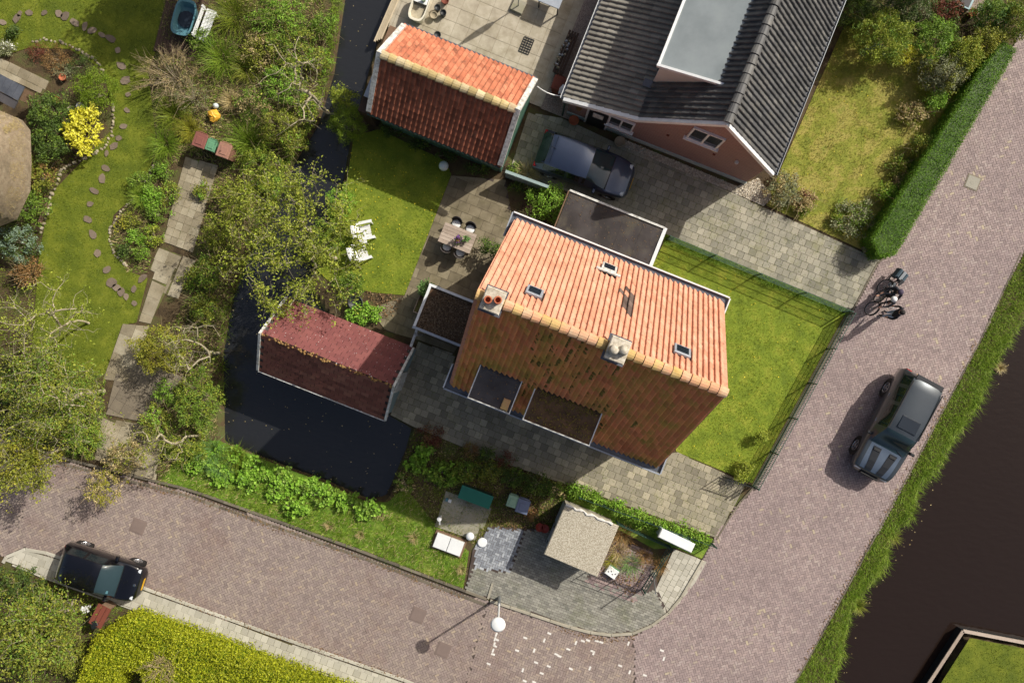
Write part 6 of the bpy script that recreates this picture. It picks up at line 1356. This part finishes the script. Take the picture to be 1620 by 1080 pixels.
mb.add(pr_, [(i + 12 * r, (i + 1) % 12 + 12 * r, (i + 1) % 12 + 12 * (r + 1), i + 12 * (r + 1)) for r in range(5) for i in range(12)] + [list(range(60, 72))]); mb.build('bag', 'yellow_bag', t)
p = W(343, 169); t = thing('ball', 'pale glass ball beside the yellow bag', 'ball', (p.x, p.y, 0)); MB().lathe([(.01, 0), (.09, .03), (.13, .12), (.09, .21), (.01, .24)], 16).build('shell', 'glass_ball', t, True)
ST_ = [(47, 21), (32, 22), (27, 30), (71, 21), (94, 22), (104, 26), (119, 36), (135, 42), (146, 49), (162, 56), (176, 62), (187, 80), (192, 105), (199, 128), (203, 150), (201, 175), (196, 200), (188, 219), (181, 231), (169, 243), (167, 266), (162, 283), (150, 302), (143, 323), (139, 347), (147, 371), (155, 400), (169, 427), (178, 447), (185, 455), (192, 462), (200, 469), (212, 457), (213, 480), (226, 440), (5, 36)]
for i, (x, y) in enumerate(ST_):
    p = W(x, y); n = 9; r = random.uniform(.14, .24); e = random.uniform(.5, .9); mb = MB(); a0 = random.uniform(0, 6)
    P_ = [(r * (1 + random.uniform(-.25, .2)) * math.cos(a0 + 2 * math.pi * k / n), r * e * (1 + random.uniform(-.18, .18)) * math.sin(a0 + 2 * math.pi * k / n)) for k in range(n)]
    mb.prism(P_, -.02, .045); o = mb.build('stepping_stone', 'stone'); o.location = (p.x, p.y, 0); o.rotation_euler = (0, 0, random.uniform(0, 3)); tag(o, 'flat brown stepping stone set in the lawn of the thatched house', 'stone', 'stepping stones across the garden lawn')
def stone_row(label, px, step, r, mat='pale_stone'):
    pts = path_pts(px, 0, step); root = thing('stone_edging', label, 'edging', pts[0])
    for q in pts:
        rr = r * random.uniform(.7, 1.35); n = 7; mb = MB(); mb.lathe([(rr, -.05), (rr * 1.02, rr * .4), (rr * .7, rr * .8), (rr * .05, rr * .9)], n); o = mb.build('edging_stone', mat, root); o.location = q - pts[0] + Vector((random.gauss(0, .02), random.gauss(0, .02), 0)); o.rotation_euler = (random.gauss(0, .2), random.gauss(0, .2), random.uniform(0, 6)); o.scale = (random.uniform(.8, 1.4), random.uniform(.7, 1.1), random.uniform(.7, 1.1))
stone_row('curved row of pale stones round the bed with daffodils', [(242, 262), (228, 302), (205, 320), (188, 340), (174, 362), (173, 384), (183, 405), (200, 420)], .13, .055)
stone_row('row of pale stones along the bed beside the yellow bush', [(178, 165), (180, 190), (176, 215), (165, 235), (140, 248), (108, 262), (96, 270)], .15, .06)
stone_row('arc of pale stones round the heather bed', [(52, 66), (70, 63), (95, 66), (118, 76), (138, 88), (155, 100), (163, 112)], .16, .06)
stone_row('line of pale stones and logs at the foot of the ivy hedge', [(94, 276), (88, 295), (80, 312), (77, 330), (70, 350), (64, 368)], .22, .09)
p = W(71, 337); t = thing('log', 'weathered log lying along the flower bed edge', 'log', (p.x, p.y, .06), math.radians(68)); MB().tube([(-.45, 0, 0), (.0, .02, .01), (.45, 0, 0)], [.09, .1, .08], 8).build('trunk', 'wood_brown', t)
pave('terrace', [(-40, 88), (0, 92), (78, 128), (68, 150), (0, 118), (-40, 105)], 26, .5, .4, 'slab_old', 'joint_moss', z=.02)
p = W(8, 135, 1.6); t = thing('lean_to', 'low dark blue grey panel roof beside the thatch', 'lean-to', (p.x, p.y, 0), math.radians(-28))
for k in range(5): MB().box((-.5 + k * .28, 0, 1.6), (.27, .62, .04)).build('roof_panel', 'lead', t)
MB().box((0, -.5, 1.55), (1.5, .35, .04)).build('roof_panel', 'roof_felt_dark', t)
for sx in (-1, 1): MB().box((sx * .6, 0, .78), (.08, .5, 1.56)).build('post', 'wood_brown', t)
pot(98, 122, .14, .2, 'terracotta', 'terracotta pot with soil beside the heather bed'); pot(88, 158, .15, .25, 'terracotta', 'terracotta pot half hidden under the dark shrub'); pot(126, 168, .15, .28, 'white_plastic', 'white ring pot just behind the yellow bush'); pot(111, 172, .12, .25, 'pale_stone', 'pale small pot beside the white ring pot')
# things in the hedge corner by the brick house
p = W(1525, 2, .5); t = thing('cold_frame', 'small glazed blue box among the shrubs', 'box', (p.x, p.y, 0), math.radians(-25)); MB().box((0, 0, .25), (.7, .5, .5)).build('box_body', 'wood_grey', t); MB().box((0, 0, .52), (.72, .52, .04)).build('lid', 'teal_plastic', t); MB().box((0, 0, .545), (.55, .38, .015)).build('pane', 'dark_glass', t)
pot(1540, 20, .18, .25, 'terracotta', 'dark terracotta pot beside the glazed blue box'); sheet('gravel_path', [(1535, -60), (1570, -60), (1560, 10), (1545, 25), (1528, 20)], .015, 'aggregate')
p = W(1383, 386); t = thing('stone_block', 'grey stone block at the foot of the hedge by the driveway', 'block', (p.x - .35, p.y - .2, 0), .4); MB().box((0, 0, .12), (.35, .25, .24), ch=.03).build('block', 'slab_grey', t)
# ------------------------------------------------------------------ ground cover
STRIP_W = [(262, -40), (520, -40), (503, 105), (480, 185), (445, 246), (415, 326), (385, 396), (357, 466), (340, 556), (342, 636), (344, 700), (300, 702), (252, 762), (240, 690), (290, 600), (270, 520), (300, 460), (310, 405), (345, 262), (294, 245), (246, 290), (236, 330), (240, 430), (205, 430), (175, 380), (185, 340), (240, 290), (250, 215), (243, 160), (238, 110), (256, 60)]
EAST_P = [(620, 780), (640, 720), (656, 676), (770, 724), (905, 770), (892, 800), (875, 838), (775, 832), (752, 860), (690, 832), (640, 800)]
SW_G = [(-60, 560), (110, 590), (166, 592), (166, 660), (150, 728), (90, 720), (0, 685), (-60, 660)]
COR = [(-60, 860), (0, 895), (75, 917), (215, 967), (330, 1007), (160, 1130), (-60, 1130)]
NE_G = [(1290, -40), (1640, -40), (1600, 70), (1560, 110), (1420, 42), (1340, 30)]
WB_ = [(40, 200), (130, 250), (82, 305), (62, 400), (50, 560), (-60, 560), (-60, 350), (20, 345), (45, 290)]
for P, m_, d, l, lab in ((STRIP_W, 'grass_fresh', 160, .22, 'rough green grass between garden path and ditch'), (STRIP_W, 'leaf_straw', 130, .22, 'dry straw coloured grass between garden path and ditch'), (EAST_P, 'grass_lush', 300, .16, 'weedy grass between the pond and the kiosk yard'), (EAST_P, 'leaf_straw', 90, .14, 'withered stalks between the pond and the kiosk yard'), (SW_G, 'grass_fresh', 220, .2, 'rough grass under the birch by the road'), (COR, 'grass_fresh', 260, .15, 'grass behind the pavement by the black car'), (NE_G, 'grass_lush', 220, .16, 'long grass under the shrubs behind the dry lawn'), (WB_, 'grass_lush', 200, .15, 'grass and weeds below the thatched roof'), (BANK_S, 'leaf_straw', 60, .22, 'dry stalks in the bank between pond and road')):
    grass('ground_cover', lab, P, d, l, .022, m_, tzb, .8)
q = scatter(P2([(640, 215), (800, 275), (715, 290), (705, 260)]), 500)
flowers('daffodils', 'yellow daffodils in the stone edged bed', [(183, 345), (200, 340), (205, 362), (185, 375)], 60, 'leaf_golden', .07, .25); flowers('white_flowers', 'white blossom under the shrub by the black car', [(134, 955), (152, 952), (150, 963), (136, 964)], 60, 'petal_white', .07, .4)
flowers('fallen_leaves', 'brown fallen leaves on the patio corner by the shed', [(580, 460), (640, 468), (625, 500), (590, 505)], 260, 'leaf_litter', .05, .045, 'leaves')
flowers('fallen_leaves', 'brown leaf litter in the corner plot', [(950, 850), (1020, 870), (1030, 890), (1000, 950), (940, 900)], 420, 'leaf_litter', .06, .05, 'leaves')
flowers('fallen_leaves', 'leaf litter beside the bins of the kiosk yard', [(770, 790), (880, 800), (880, 845), (790, 835)], 420, 'leaf_litter', .05, .04, 'leaves')
# ------------------------------------------------------------------ shrubs of the thatched house garden
sh_ = shrub
sh_(150, 141, 33, 32, 1.3, 'leaf_conifer', 'round dense olive green bush next to the yellow bush', leaf=(.06, .025), dens=1.6)
sh_(132, 204, 29, 38, 1.2, 'leaf_yellow', 'bright yellow variegated bush', leaf=(.13, .07), dens=.9)
sh_(75, 178, 36, 32, 1.5, 'leaf_dark', 'dark green shrub between lean-to and yellow bush', mat2='leaf_green', dens=1.2); sh_(78, 222, 30, 34, 1.4, 'leaf_dark', 'dark glossy shrub against the thatch edge', mat2='leaf_green', dens=1.2)
sh_(62, 275, 26, 30, .9, 'leaf_olive', 'olive shrub with reddish shoots below the thatch corner', mat2='leaf_brown'); sh_(42, 325, 32, 26, .9, 'leaf_green', 'mid green bush below the thatch corner'); sh_(28, 385, 34, 30, 1.1, 'leaf_blue', 'blue green shrub beyond the log', mat2='leaf_dark', frac2=.5); sh_(40, 430, 25, 22, .9, 'leaf_brown', 'withered brown shrub beside the blue green one', twigs=40, dens=.8)
for x, y, r, m_, l in ((58, 82, 17, 'leaf_red', 'low purple heather clump by the stone arc'), (90, 92, 26, 'leaf_brown', 'low brown heather mound inside the stone arc'), (128, 103, 24, 'leaf_dark', 'low dark heather mound inside the stone arc'), (100, 112, 16, 'leaf_grey', 'grey leaved cushion plant beside the terracotta pot')): sh_(x, y, r, r * .8, .3, m_, l, name='heather', cat='plant', leaf=(.05, .018), dens=1.3, stems=4)
sh_(8, 76, 14, 12, .4, 'leaf_grey', 'pale flowering plant at the terrace edge', name='plant', cat='plant', mat2='petal_white'); sh_(20, 50, 10, 8, .4, 'leaf_dark', 'small dark plant near the terrace', name='plant', cat='plant')
sh_(268, 118, 46, 38, 1.3, 'leaf_straw', 'bare twiggy grey brown brush in front of the deck', dens=.22, twigs=170, leaf=(.05, .02), stems=30); sh_(300, 150, 34, 28, 1.0, 'leaf_grey', 'tangled straw coloured brush behind the deck', dens=.3, twigs=90, leaf=(.05, .02), mat2='leaf_green', stems=20)
sh_(318, 62, 22, 18, .8, 'leaf_green', 'leafy green shrub overhanging the white bench')
for i, (x, y, r, h, m_, l) in enumerate(((372, 24, 34, .95, 'grass_lush', 'large clump of arching green leaves near the white bench'), (350, 92, 28, .8, 'grass_fresh', 'arching green grass clump below the white bench'), (275, 182, 26, .7, 'grass_lush', 'dark green strap leaved clump beside the lawn'), (262, 228, 22, .6, 'grass_fresh', 'fresh green day lily clump at the lawn edge'), (300, 205, 16, .5, 'leaf_golden', 'yellowish grass clump behind the brown bins'), (225, 312, 14, .5, 'grass_fresh', 'leafy clump beside the curved stone row'), (390, 110, 20, .5, 'leaf_olive', 'olive grass tussock near the ditch'), (365, 160, 14, .35, 'leaf_straw', 'dry tussock beside the yellow bag'), (395, 225, 26, .9, 'grass_fresh', 'tall grass tussock on the ditch bank beyond the bins'))): tuft(x, y, r, h, m_, l, 340)
sh_(222, 286, 20, 16, .5, 'leaf_green', 'low green plant at the top of the curved bed', name='plant', cat='plant'); sh_(208, 350, 15, 13, .35, 'leaf_olive', 'low olive plant among the daffodils', name='plant', cat='plant'); sh_(215, 375, 14, 12, .3, 'leaf_bright', 'low bright plant in the curved bed', name='plant', cat='plant'); sh_(238, 310, 18, 22, .6, 'leaf_bright', 'fresh green shrub between curved bed and slab path'); sh_(196, 395, 10, 12, .3, 'leaf_dark', 'small dark plant at the tip of the curved bed', name='plant', cat='plant')
# ditch bank
for x, y, rx, ry, h, m_, m2, l in ((440, 28, 44, 36, 1.3, 'leaf_green', 'leaf_bright', 'bushy green bank shrub at the head of the ditch'), (415, 78, 36, 30, 1.1, 'leaf_olive', 'leaf_straw', 'olive bank shrub beside the straw tussock'), (462, 70, 36, 34, 1.2, 'leaf_green', 'leaf_olive', 'green shrub hanging over the ditch below the bare tree'), (448, 132, 36, 30, 1.0, 'leaf_bright', 'leaf_green', 'bright leafy shrub at the foot of the bare tree'), (400, 165, 28, 26, .9, 'leaf_green', 'leaf_straw', 'mixed green shrub behind the tan bin'), (440, 200, 32, 28, 1.0, 'leaf_olive', 'leaf_spring', 'olive shrub leaning over the narrow ditch'), (408, 262, 34, 32, 1.0, 'leaf_spring', 'leaf_green', 'yellow green shrub on the bank beside the slab path'), (372, 312, 30, 34, 1.1, 'leaf_olive', 'leaf_spring', 'olive shrub between slab path and spreading tree'), (345, 372, 28, 32, 1.1, 'leaf_spring', 'leaf_olive', 'yellowish shrub at the narrow part of the slab path'), (330, 432, 26, 30, 1.1, 'leaf_green', 'leaf_olive', 'green shrub on the bank beside the long slabs'), (322, 486, 24, 26, 1.0, 'leaf_olive', 'leaf_green', 'dark olive shrub above the golden bush')):
    sh_(x, y, rx, ry, h, m_, l, mat2=m2, frac2=.35, twigs=22, dens=.85)
sh_(549, 192, 27, 30, 2.0, 'leaf_conifer', 'dense round conifer at the garage corner by the ditch', leaf=(.05, .02), dens=2.0, clump=.1); sh_(540, 152, 18, 16, 2.4, 'leaf_spring', 'loose light green bush above the round conifer', dens=.7)
tree(474, 130, 4.4, (78, 90), 'bare grey tree with crooked branches over the ditch', 'leaf_spring', 46, bark='bark_pale', per=5, bare=.6, lean=(.4, -.3), tr=.08, seed=33, name='bare_tree', twigr=.012, zscale=.36)
tree(466, 376, 4.6, (132, 142), 'spreading tree with thin yellow green spring leaves over ditch and lawn', 'leaf_spring', 190, leaf=(.1, .06), per=9, lean=(.9, -.5), tr=.1, leaf2='leaf_olive', bark='bark_pale', seed=44, cl=.2, bare=.0, fork_h=1.3, twigr=.0055)
sh_(575, 496, 30, 16, .5, 'leaf_bright', 'fresh green plant against the red shed roof edge', leaf=(.1, .07)); sh_(552, 448, 24, 22, .6, 'leaf_green', 'low green plant under the spreading tree by the black tub'); sh_(540, 320, 22, 26, .6, 'leaf_bright', 'light green plant at the lawn edge under the spreading tree'); sh_(515, 375, 26, 28, .7, 'leaf_green', 'leafy bush under the spreading tree at the ditch edge')
# birch side by the road
tree(60, 500, 5.0, (95, 80), 'thin leaved birch with pale twigs above the lawn', 'leaf_spring', 70, leaf=(.075, .045), per=9, lean=(.15, -.2), tr=.05, bark='bark_pale', seed=51, bare=.45, twigr=.008, name='birch_tree')
tree(70, 628, 5.6, (112, 105), 'dense olive tree beside the road with pale limbs', 'leaf_olive', 130, leaf=(.085, .05), per=10, lean=(.3, .0), tr=.08, leaf2='leaf_green', bark='bark_pale', seed=52, bare=.25, cl=.26)
tree(30, 735, 4.4, (75, 60), 'low olive tree leaning over the road with a bare pale branch', 'leaf_olive', 60, leaf=(.085, .05), per=18, lean=(.2, .3), tr=.06, bark='bark_pale', seed=53, leaf2='leaf_golden')
for x, y, rx, ry, h, m_, m2, l in ((120, 625, 42, 40, 1.3, 'leaf_green', 'leaf_olive', 'green bush under the olive tree by the slab path'), (60, 660, 48, 40, 1.3, 'leaf_olive', 'leaf_dark', 'dark olive bush in the middle of the roadside thicket'), (130, 690, 36, 30, .9, 'leaf_green', 'leaf_spring', 'low green bush at the road kerb by the garden path'), (20, 600, 40, 40, 1.4, 'leaf_dark', 'leaf_olive', 'dark bush deep in the roadside thicket'), (70, 580, 40, 30, 1.2, 'leaf_olive', 'leaf_green', 'olive bush between lawn and roadside thicket'), (252, 553, 44, 36, 2.0, 'leaf_golden', 'leaf_olive', 'golden olive bush overhanging the slab path'), (312, 632, 34, 50, 1.9, 'leaf_green', 'leaf_spring', 'tall ivy covered bush between dark slabs and pond'), (245, 668, 24, 24, 1.3, 'leaf_olive', 'leaf_bright', 'small olive bush growing over the slabs'), (262, 622, 18, 18, 1.0, 'leaf_bright', 'leaf_green', 'small bright bush at the edge of the dark slabs'), (290, 705, 36, 26, .9, 'leaf_spring', 'leaf_green', 'yellow green bush at the end of the slab path'), (165, 770, 28, 30, 2.2, 'leaf_golden', 'leaf_straw', 'loose golden shrub hanging over the road kerb'), (195, 722, 30, 26, 1.6, 'leaf_straw', 'leaf_olive', 'sparse straw coloured shrub above the slab path')):
    sh_(x, y, rx, ry, h, m_, l, mat2=m2, frac2=.35, twigs=26, dens=.9 if h < 2.1 else .45)
tree(300, 556, 3.8, (62, 62), 'bare pale tree beside the golden olive bush', 'leaf_spring', 34, per=4, bare=.6, lean=(.2, -.1), tr=.06, bark='bark_pale', seed=61, name='bare_tree', twigr=.008, zscale=.34); tree(235, 705, 3.4, (75, 45), 'bare leaning tree over the slab path', 'leaf_olive', 28, per=5, bare=.55, lean=(1.3, .2), tr=.06, bark='bark_pale', seed=62, name='bare_tree', twigr=.008, zscale=.3)
# corner by the black car
tree(45, 1005, 3.9, (98, 88), 'olive shrub tree with dark twigs beside the clipped hedge', 'leaf_olive', 120, leaf=(.1, .06), per=12, lean=(.4, .5), tr=.08, leaf2='leaf_green', seed=71, bark='bark', twigr=.0055, cl=.28)
for x, y, r, m_, l in ((28, 925, 34, 'leaf_dark', 'dark green bush at the pavement end by the black car'), (60, 960, 40, 'leaf_green', 'green bush under the olive shrub tree'), (30, 1030, 44, 'leaf_dark', 'dark bush at the foot of the shrub tree'), (105, 1040, 36, 'leaf_olive', 'olive bush between shrub tree and clipped hedge')): sh_(x, y, r, r * .8, 1.0, m_, l, mat2='leaf_olive', twigs=20)
hedge('clipped_hedge', 'yellow green clipped hedge along the pavement', [(150, 1012), (206, 976), (330, 1020), (480, 1074), (570, 1106), (640, 1132), (640, 1180), (240, 1180), (228, 1062), (190, 1052), (172, 1180), (125, 1180), (128, 1075)], 1.3, 'leaf_hedge', leaf=(.075, .05), dens=1000, rough=.11, core='leaf_conifer')
sh_(275, 1040, 22, 20, .5, 'leaf_straw', 'dead grey patch in the yellow green hedge', dens=.5, twigs=60, leaf=(.05, .02), z0=1.1)
hedge('clipped_hedge', 'dark green clipped hedge along the road', [(1556, 104), (1586, 68), (1606, 80), (1416, 402), (1390, 405), (1379, 378)], 1.25, 'leaf_clipped', leaf=(.05, .022), dens=2000, rough=.055, inset=.09)
# north east garden
for x, y, rx, ry, h, m_, m2, l in ((1398, 58, 44, 42, 2.2, 'leaf_spring', 'leaf_green', 'large rounded olive shrub behind the dry lawn'), (1385, 82, 16, 10, 1.5, 'leaf_blue', 'leaf_mint', 'silvery leaved shoots at the edge of the olive shrub'), (1432, 85, 13, 12, 1.3, 'leaf_yellow', 'leaf_spring', 'small yellow shrub at the edge of the olive shrub'), (1482, 62, 34, 34, 1.8, 'leaf_green', 'leaf_bright', 'glossy green shrub in the hedge corner'), (1495, 112, 34, 32, 1.7, 'leaf_grey', 'leaf_olive', 'grey green shrub beside the clipped hedge'), (1526, 88, 28, 30, 1.9, 'leaf_spring', 'leaf_golden', 'golden leaved shrub beside the clipped hedge'), (1565, 62, 24, 22, 1.9, 'leaf_olive', 'leaf_golden', 'yellowish shrub at the hedge end'), (1482, 158, 18, 16, .9, 'leaf_bright', 'leaf_green', 'bright green plant below the grey green shrub'), (1350, 18, 38, 28, 1.3, 'leaf_dark', 'leaf_green', 'dark shrub in the shade beside the dark tiled roof'), (1440, 10, 40, 24, 1.5, 'leaf_dark', 'leaf_grey', 'dark shrub behind the large olive shrub'), (1495, 15, 28, 20, 1.2, 'leaf_red', 'leaf_dark', 'reddish shrub beside the glazed blue box'), (1575, 22, 28, 26, 1.7, 'leaf_green', 'leaf_mint', 'pale flowered green shrub near the road corner'), (1612, 30, 24, 30, 2.2, 'leaf_olive', 'leaf_green', 'olive shrub overhanging the road corner'), (1460, 232, 20, 19, 1.0, 'leaf_olive', 'leaf_green', 'small rounded olive bush beside the long hedge'), (1402, 302, 13, 17, .7, 'leaf_bright', 'leaf_spring', 'small bright green bush beside the long hedge'), (1428, 285, 16, 14, .5, 'leaf_straw', 'leaf_green', 'withered plant near the small bright bush'), (1352, 345, 34, 30, .5, 'leaf_grey', 'leaf_green', 'low grey green spreading plant at the driveway edge'), (1242, 300, 25, 26, .8, 'leaf_grey', 'leaf_straw', 'pale leaved shrub at the pink house corner'), (1272, 318, 20, 18, .6, 'leaf_straw', 'leaf_red', 'straw coloured shrub on the dry lawn corner'), (1270, 334, 9, 8, .4, 'leaf_conifer', 'leaf_spring', 'tiny round green bush by the driveway edge'), (1326, 345, 8, 8, .4, 'leaf_spring', 'leaf_bright', 'tiny yellow green bush in the dry lawn'), (1445, 180, 22, 20, .6, 'leaf_straw', 'leaf_olive', 'brownish low plant in the shade of the shrubs'), (1420, 265, 18, 16, .5, 'leaf_olive', 'leaf_green', 'low weedy plant along the hedge foot')):
    sh_(x, y, rx, ry, h, m_, l, mat2=m2, frac2=.3, twigs=10, dens=1.35)
# around the houses
sh_(868, 320, 33, 28, 1.4, 'leaf_bright', 'bright green leafy bush beside the felt shed', mat2='leaf_green', frac2=.2); tuft(836, 274, 14, .5, 'leaf_straw', 'straw coloured ornamental grass behind the boarded wall', 200); sh_(815, 268, 12, 10, .3, 'leaf_green', 'small green weed at the garage corner', name='plant', cat='plant')
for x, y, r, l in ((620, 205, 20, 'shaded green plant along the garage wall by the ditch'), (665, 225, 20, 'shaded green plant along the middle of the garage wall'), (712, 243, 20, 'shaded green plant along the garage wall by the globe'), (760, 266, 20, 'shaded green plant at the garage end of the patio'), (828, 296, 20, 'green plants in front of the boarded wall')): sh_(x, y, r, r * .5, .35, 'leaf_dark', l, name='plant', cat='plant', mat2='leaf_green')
sh_(790, 398, 12, 34, 1.4, 'leaf_dark', 'climbing plant against the house wall by the patio', name='climber', cat='climber', mat2='leaf_green', ang=-65)
for x, y, rx, m_, m2, h, lf, l in ((683, 690, 22, 'leaf_red', 'leaf_brown', .5, .06, 'reddish brown shrub at the pond corner of the path'), (745, 712, 13, 'leaf_brown', 'leaf_golden', .4, .06, 'tawny fern clump along the house path'), (802, 728, 16, 'leaf_red', 'leaf_dark', .4, .06, 'purple leaved clump along the house path'), (658, 735, 18, 'leaf_bright', 'leaf_green', .35, .14, 'large leaved bright plant at the pond edge'), (672, 712, 14, 'leaf_bright', 'leaf_green', .3, .14, 'large leaved plant below the reddish shrub'), (700, 750, 24, 'leaf_green', 'leaf_bright', .35, .14, 'broad leaved plant between pond and green box'), (735, 745, 20, 'leaf_green', 'leaf_olive', .4, .1, 'mid green plant beside the green box'), (775, 745, 20, 'leaf_olive', 'leaf_dark', .5, .08, 'olive plant under the house shadow'), (770, 700 + 18, 14, 'leaf_dark', 'leaf_green', .4, .08, 'dark plant between tawny fern and purple clump'), (815, 755, 20, 'leaf_dark', 'leaf_green', .4, .09, 'dark green plant behind the bins'), (852, 765, 24, 'leaf_dark', 'leaf_green', .6, .08, 'dark shrub beside the kiosk roof corner'), (880, 775, 16, 'leaf_green', 'leaf_straw', .6, .08, 'mixed shrub touching the kiosk roof corner'), (640, 765, 16, 'leaf_green', 'leaf_straw', .35, .1, 'weedy plant at the pond tip'), (840, 800 + 12, 12, 'leaf_brown', 'leaf_red', .3, .06, 'withered plant between bins and red tubs')): sh_(x, y, rx, rx * .8, h, m_, l, name='plant', cat='plant', mat2=m2, leaf=(lf, lf * .75 if lf > .12 else lf * .5))
for k, (x, y, l) in enumerate(((918, 778, 'creeper clump at the kiosk end of the fence'), (945, 790, 'creeper clump behind the kiosk roof'), (978, 804, 'creeper clump past the kiosk corner'), (1010, 818, 'creeper clump between kiosk and cabinet'), (1040, 832, 'creeper clump touching the white cabinet'), (1075, 838, 'creeper clump behind the white cabinet'), (1105, 852, 'creeper clump at the road end of the fence'))): sh_(x, y, 20, 11, .7, 'leaf_bright', l, name='creeper', cat='creeper', mat2='leaf_green', frac2=.45, ang=22, leaf=(.09, .06))
for x, y, r, h, m_, l in ((985, 848, 13, .5, 'leaf_brown', 'tawny dead grass tuft at the kiosk wall'), (978, 872, 13, .5, 'leaf_straw', 'pale dead grass tuft in the corner plot'), (998, 893, 15, .45, 'leaf_mint', 'spiky green plant in the corner plot'), (1020, 880, 9, .35, 'leaf_brown', 'small tawny tuft by the railing'), (968, 888, 9, .35, 'leaf_golden', 'golden tuft beside the white crate'), (1045, 895, 8, .35, 'leaf_brown', 'thin brown tuft outside the railing')): tuft(x, y, r, h, m_, l, 150, .014)
for x, y, r, l in ((1182, 738, 11, 'yellow green climber on the fence near the gate'), (1205, 690, 9, 'yellow green climber in the middle of the lawn fence'), (1172, 752, 10, 'leafy plant at the open gate')): sh_(x, y, r, r, .7, 'leaf_spring', l, name='climber', cat='climber', dens=1.2)
# bank between pond and road
LB = [(300, 735), (330, 730), (362, 722), (395, 738), (425, 750), (452, 757), (480, 768), (508, 780), (540, 795), (390, 762), (440, 778), (470, 800), (350, 752), (580, 808)]
for i, (x, y) in enumerate(LB): sh_(x + random.uniform(-4, 4), y, random.uniform(16, 24), random.uniform(12, 18), .35, 'leaf_bright', 'round leaved butterbur clump on the pond bank', name='butterbur', cat='plant', mat2='leaf_green', frac2=.25, leaf=(.12, .11), dens=.3, up=1.4, group='butterbur clumps on the pond bank')
for x, y, r, h, m_, l in ((335, 712, 18, .6, 'leaf_mint', 'blue green iris clump at the pond corner'), (372, 722, 16, .55, 'grass_lush', 'green iris clump beside the butterbur'), (350, 735, 14, .5, 'leaf_mint', 'second blue green iris clump further from the water'), (600, 812, 9, .24, 'leaf_straw', 'dry grass tussock at the pond tip'), (520, 830, 8, .2, 'leaf_straw', 'dry tussock half way down the bank'), (570, 845, 7, .18, 'leaf_straw', 'dry tussock near the road kerb'), (655, 850, 8, .2, 'leaf_straw', 'dry tussock near the white cover plates'), (730, 900, 8, .2, 'leaf_straw', 'dry tussock at the end of the grass bank'), (1590, 582, 5, .22, 'leaf_straw', 'broken reeds in the canal beyond the car'), (1415, 850, 8, .4, 'leaf_olive', 'water plant tuft at the canal edge'), (1362, 962, 8, .35, 'leaf_olive', 'water plant tuft further along the canal edge')): tuft(x, y, r, h, m_, l, 90 if 'tussock' in l else 200, .016, z0=-.35 if 'canal' in l else 0.0)

tree(318, -165, 6.5, (95, 85), 'tall leafy tree at the head of the ditch', 'leaf_green', 120, leaf=(.14, .1), per=26, tr=.14, seed=91, cl=.3)
for P, n, l in (([(90, 728), (300, 780), (560, 873), (735, 940), (733, 948), (556, 882), (298, 790), (88, 738)], 700, 'brown leaf litter in the gutter below the grass bank'), ([(240, 930), (420, 994), (640, 1068), (642, 1076), (420, 1002), (240, 938)], 420, 'brown leaf litter along the pavement kerb'), ([(1548, 540), (1402, 812), (1326, 952), (1262, 1070), (1256, 1068), (1320, 950), (1396, 810), (1542, 538)], 380, 'grass clippings and dirt along the canal verge kerb'), ([(880, 988), (960, 1008), (1010, 1003), (1008, 1010), (960, 1016), (878, 996)], 160, 'leaf litter along the curved kerb')):
    flowers('fallen_leaves', l, P, n, 'leaf_litter', .045, .035, 'leaves')

tree(1560, -170, 6.0, (95, 80), 'tall tree behind the shrubs of the dry lawn', 'leaf_green', 110, leaf=(.14, .1), per=24, tr=.14, seed=92, cl=.3)
for x, y, r, m_, l in ((258, 268, 16, 'leaf_green', 'green plant between lawn edge and brown bin'), (268, 305, 18, 'leaf_olive', 'olive plant along the tiled path'), (248, 335, 16, 'leaf_green', 'green plant between curved bed and tiled path'), (240, 372, 16, 'leaf_spring', 'yellowish plant beside the wide slab'), (222, 400, 12, 'leaf_green', 'low plant at the wide slab corner'), (318, 300, 14, 'leaf_olive', 'weedy plant on the ditch side of the tiled path'), (300, 440, 16, 'leaf_olive', 'weedy plant between the long slabs and the bank')): sh_(x, y, r, r, .45, m_, l, name='plant', cat='plant', mat2='leaf_bright', frac2=.25)

grass('bank_grass', 'long grass hanging over the ditch from the garden bank', [(528, -20), (512, 108), (488, 186), (450, 248), (416, 330), (386, 398), (359, 468), (342, 556), (344, 640), (352, 640), (350, 560), (368, 470), (396, 402), (426, 336), (460, 254), (498, 192), (524, 110), (542, -20)], 420, .34, .022, 'grass_fresh', tzb, .9)
for x, y, r, m_, l in ((512, 40, 20, 'leaf_green', 'green bush leaning over the ditch at the head of the bank'), (502, 95, 20, 'leaf_olive', 'olive bush leaning over the ditch below the bare tree'), (486, 165, 20, 'leaf_spring', 'light green bush at the bend of the ditch'), (462, 222, 20, 'leaf_olive', 'olive bush at the narrows of the ditch'), (432, 290, 20, 'leaf_green', 'green bush at the ditch edge under the spreading tree')): sh_(x, y, r, r, .8, m_, l, mat2='leaf_bright', frac2=.3, twigs=14)
q = scatter(DW, 260); o = link('floating_leaves', quads_mesh('floating_leaves', leaf_quads(np.column_stack([q, np.full(len(q), WATER_Z + .006)]), .05, .035, 30)), None, ['leaf_straw']); tag(o, 'small leaves floating on the pond and ditch', 'leaves', kind='stuff')
q = scatter(P2([(1599, 545), (1510, 700), (1446, 825), (1350, 975), (1322, 1080), (1345, 1080), (1370, 985), (1470, 830), (1535, 705), (1620, 560)]), 70); o = link('floating_leaves', quads_mesh('floating_leaves', leaf_quads(np.column_stack([q, np.full(len(q), WATER_Z + .006)]), .05, .035, 30)), None, ['leaf_straw']); tag(o, 'small leaves floating along the canal edge', 'leaves', kind='stuff')
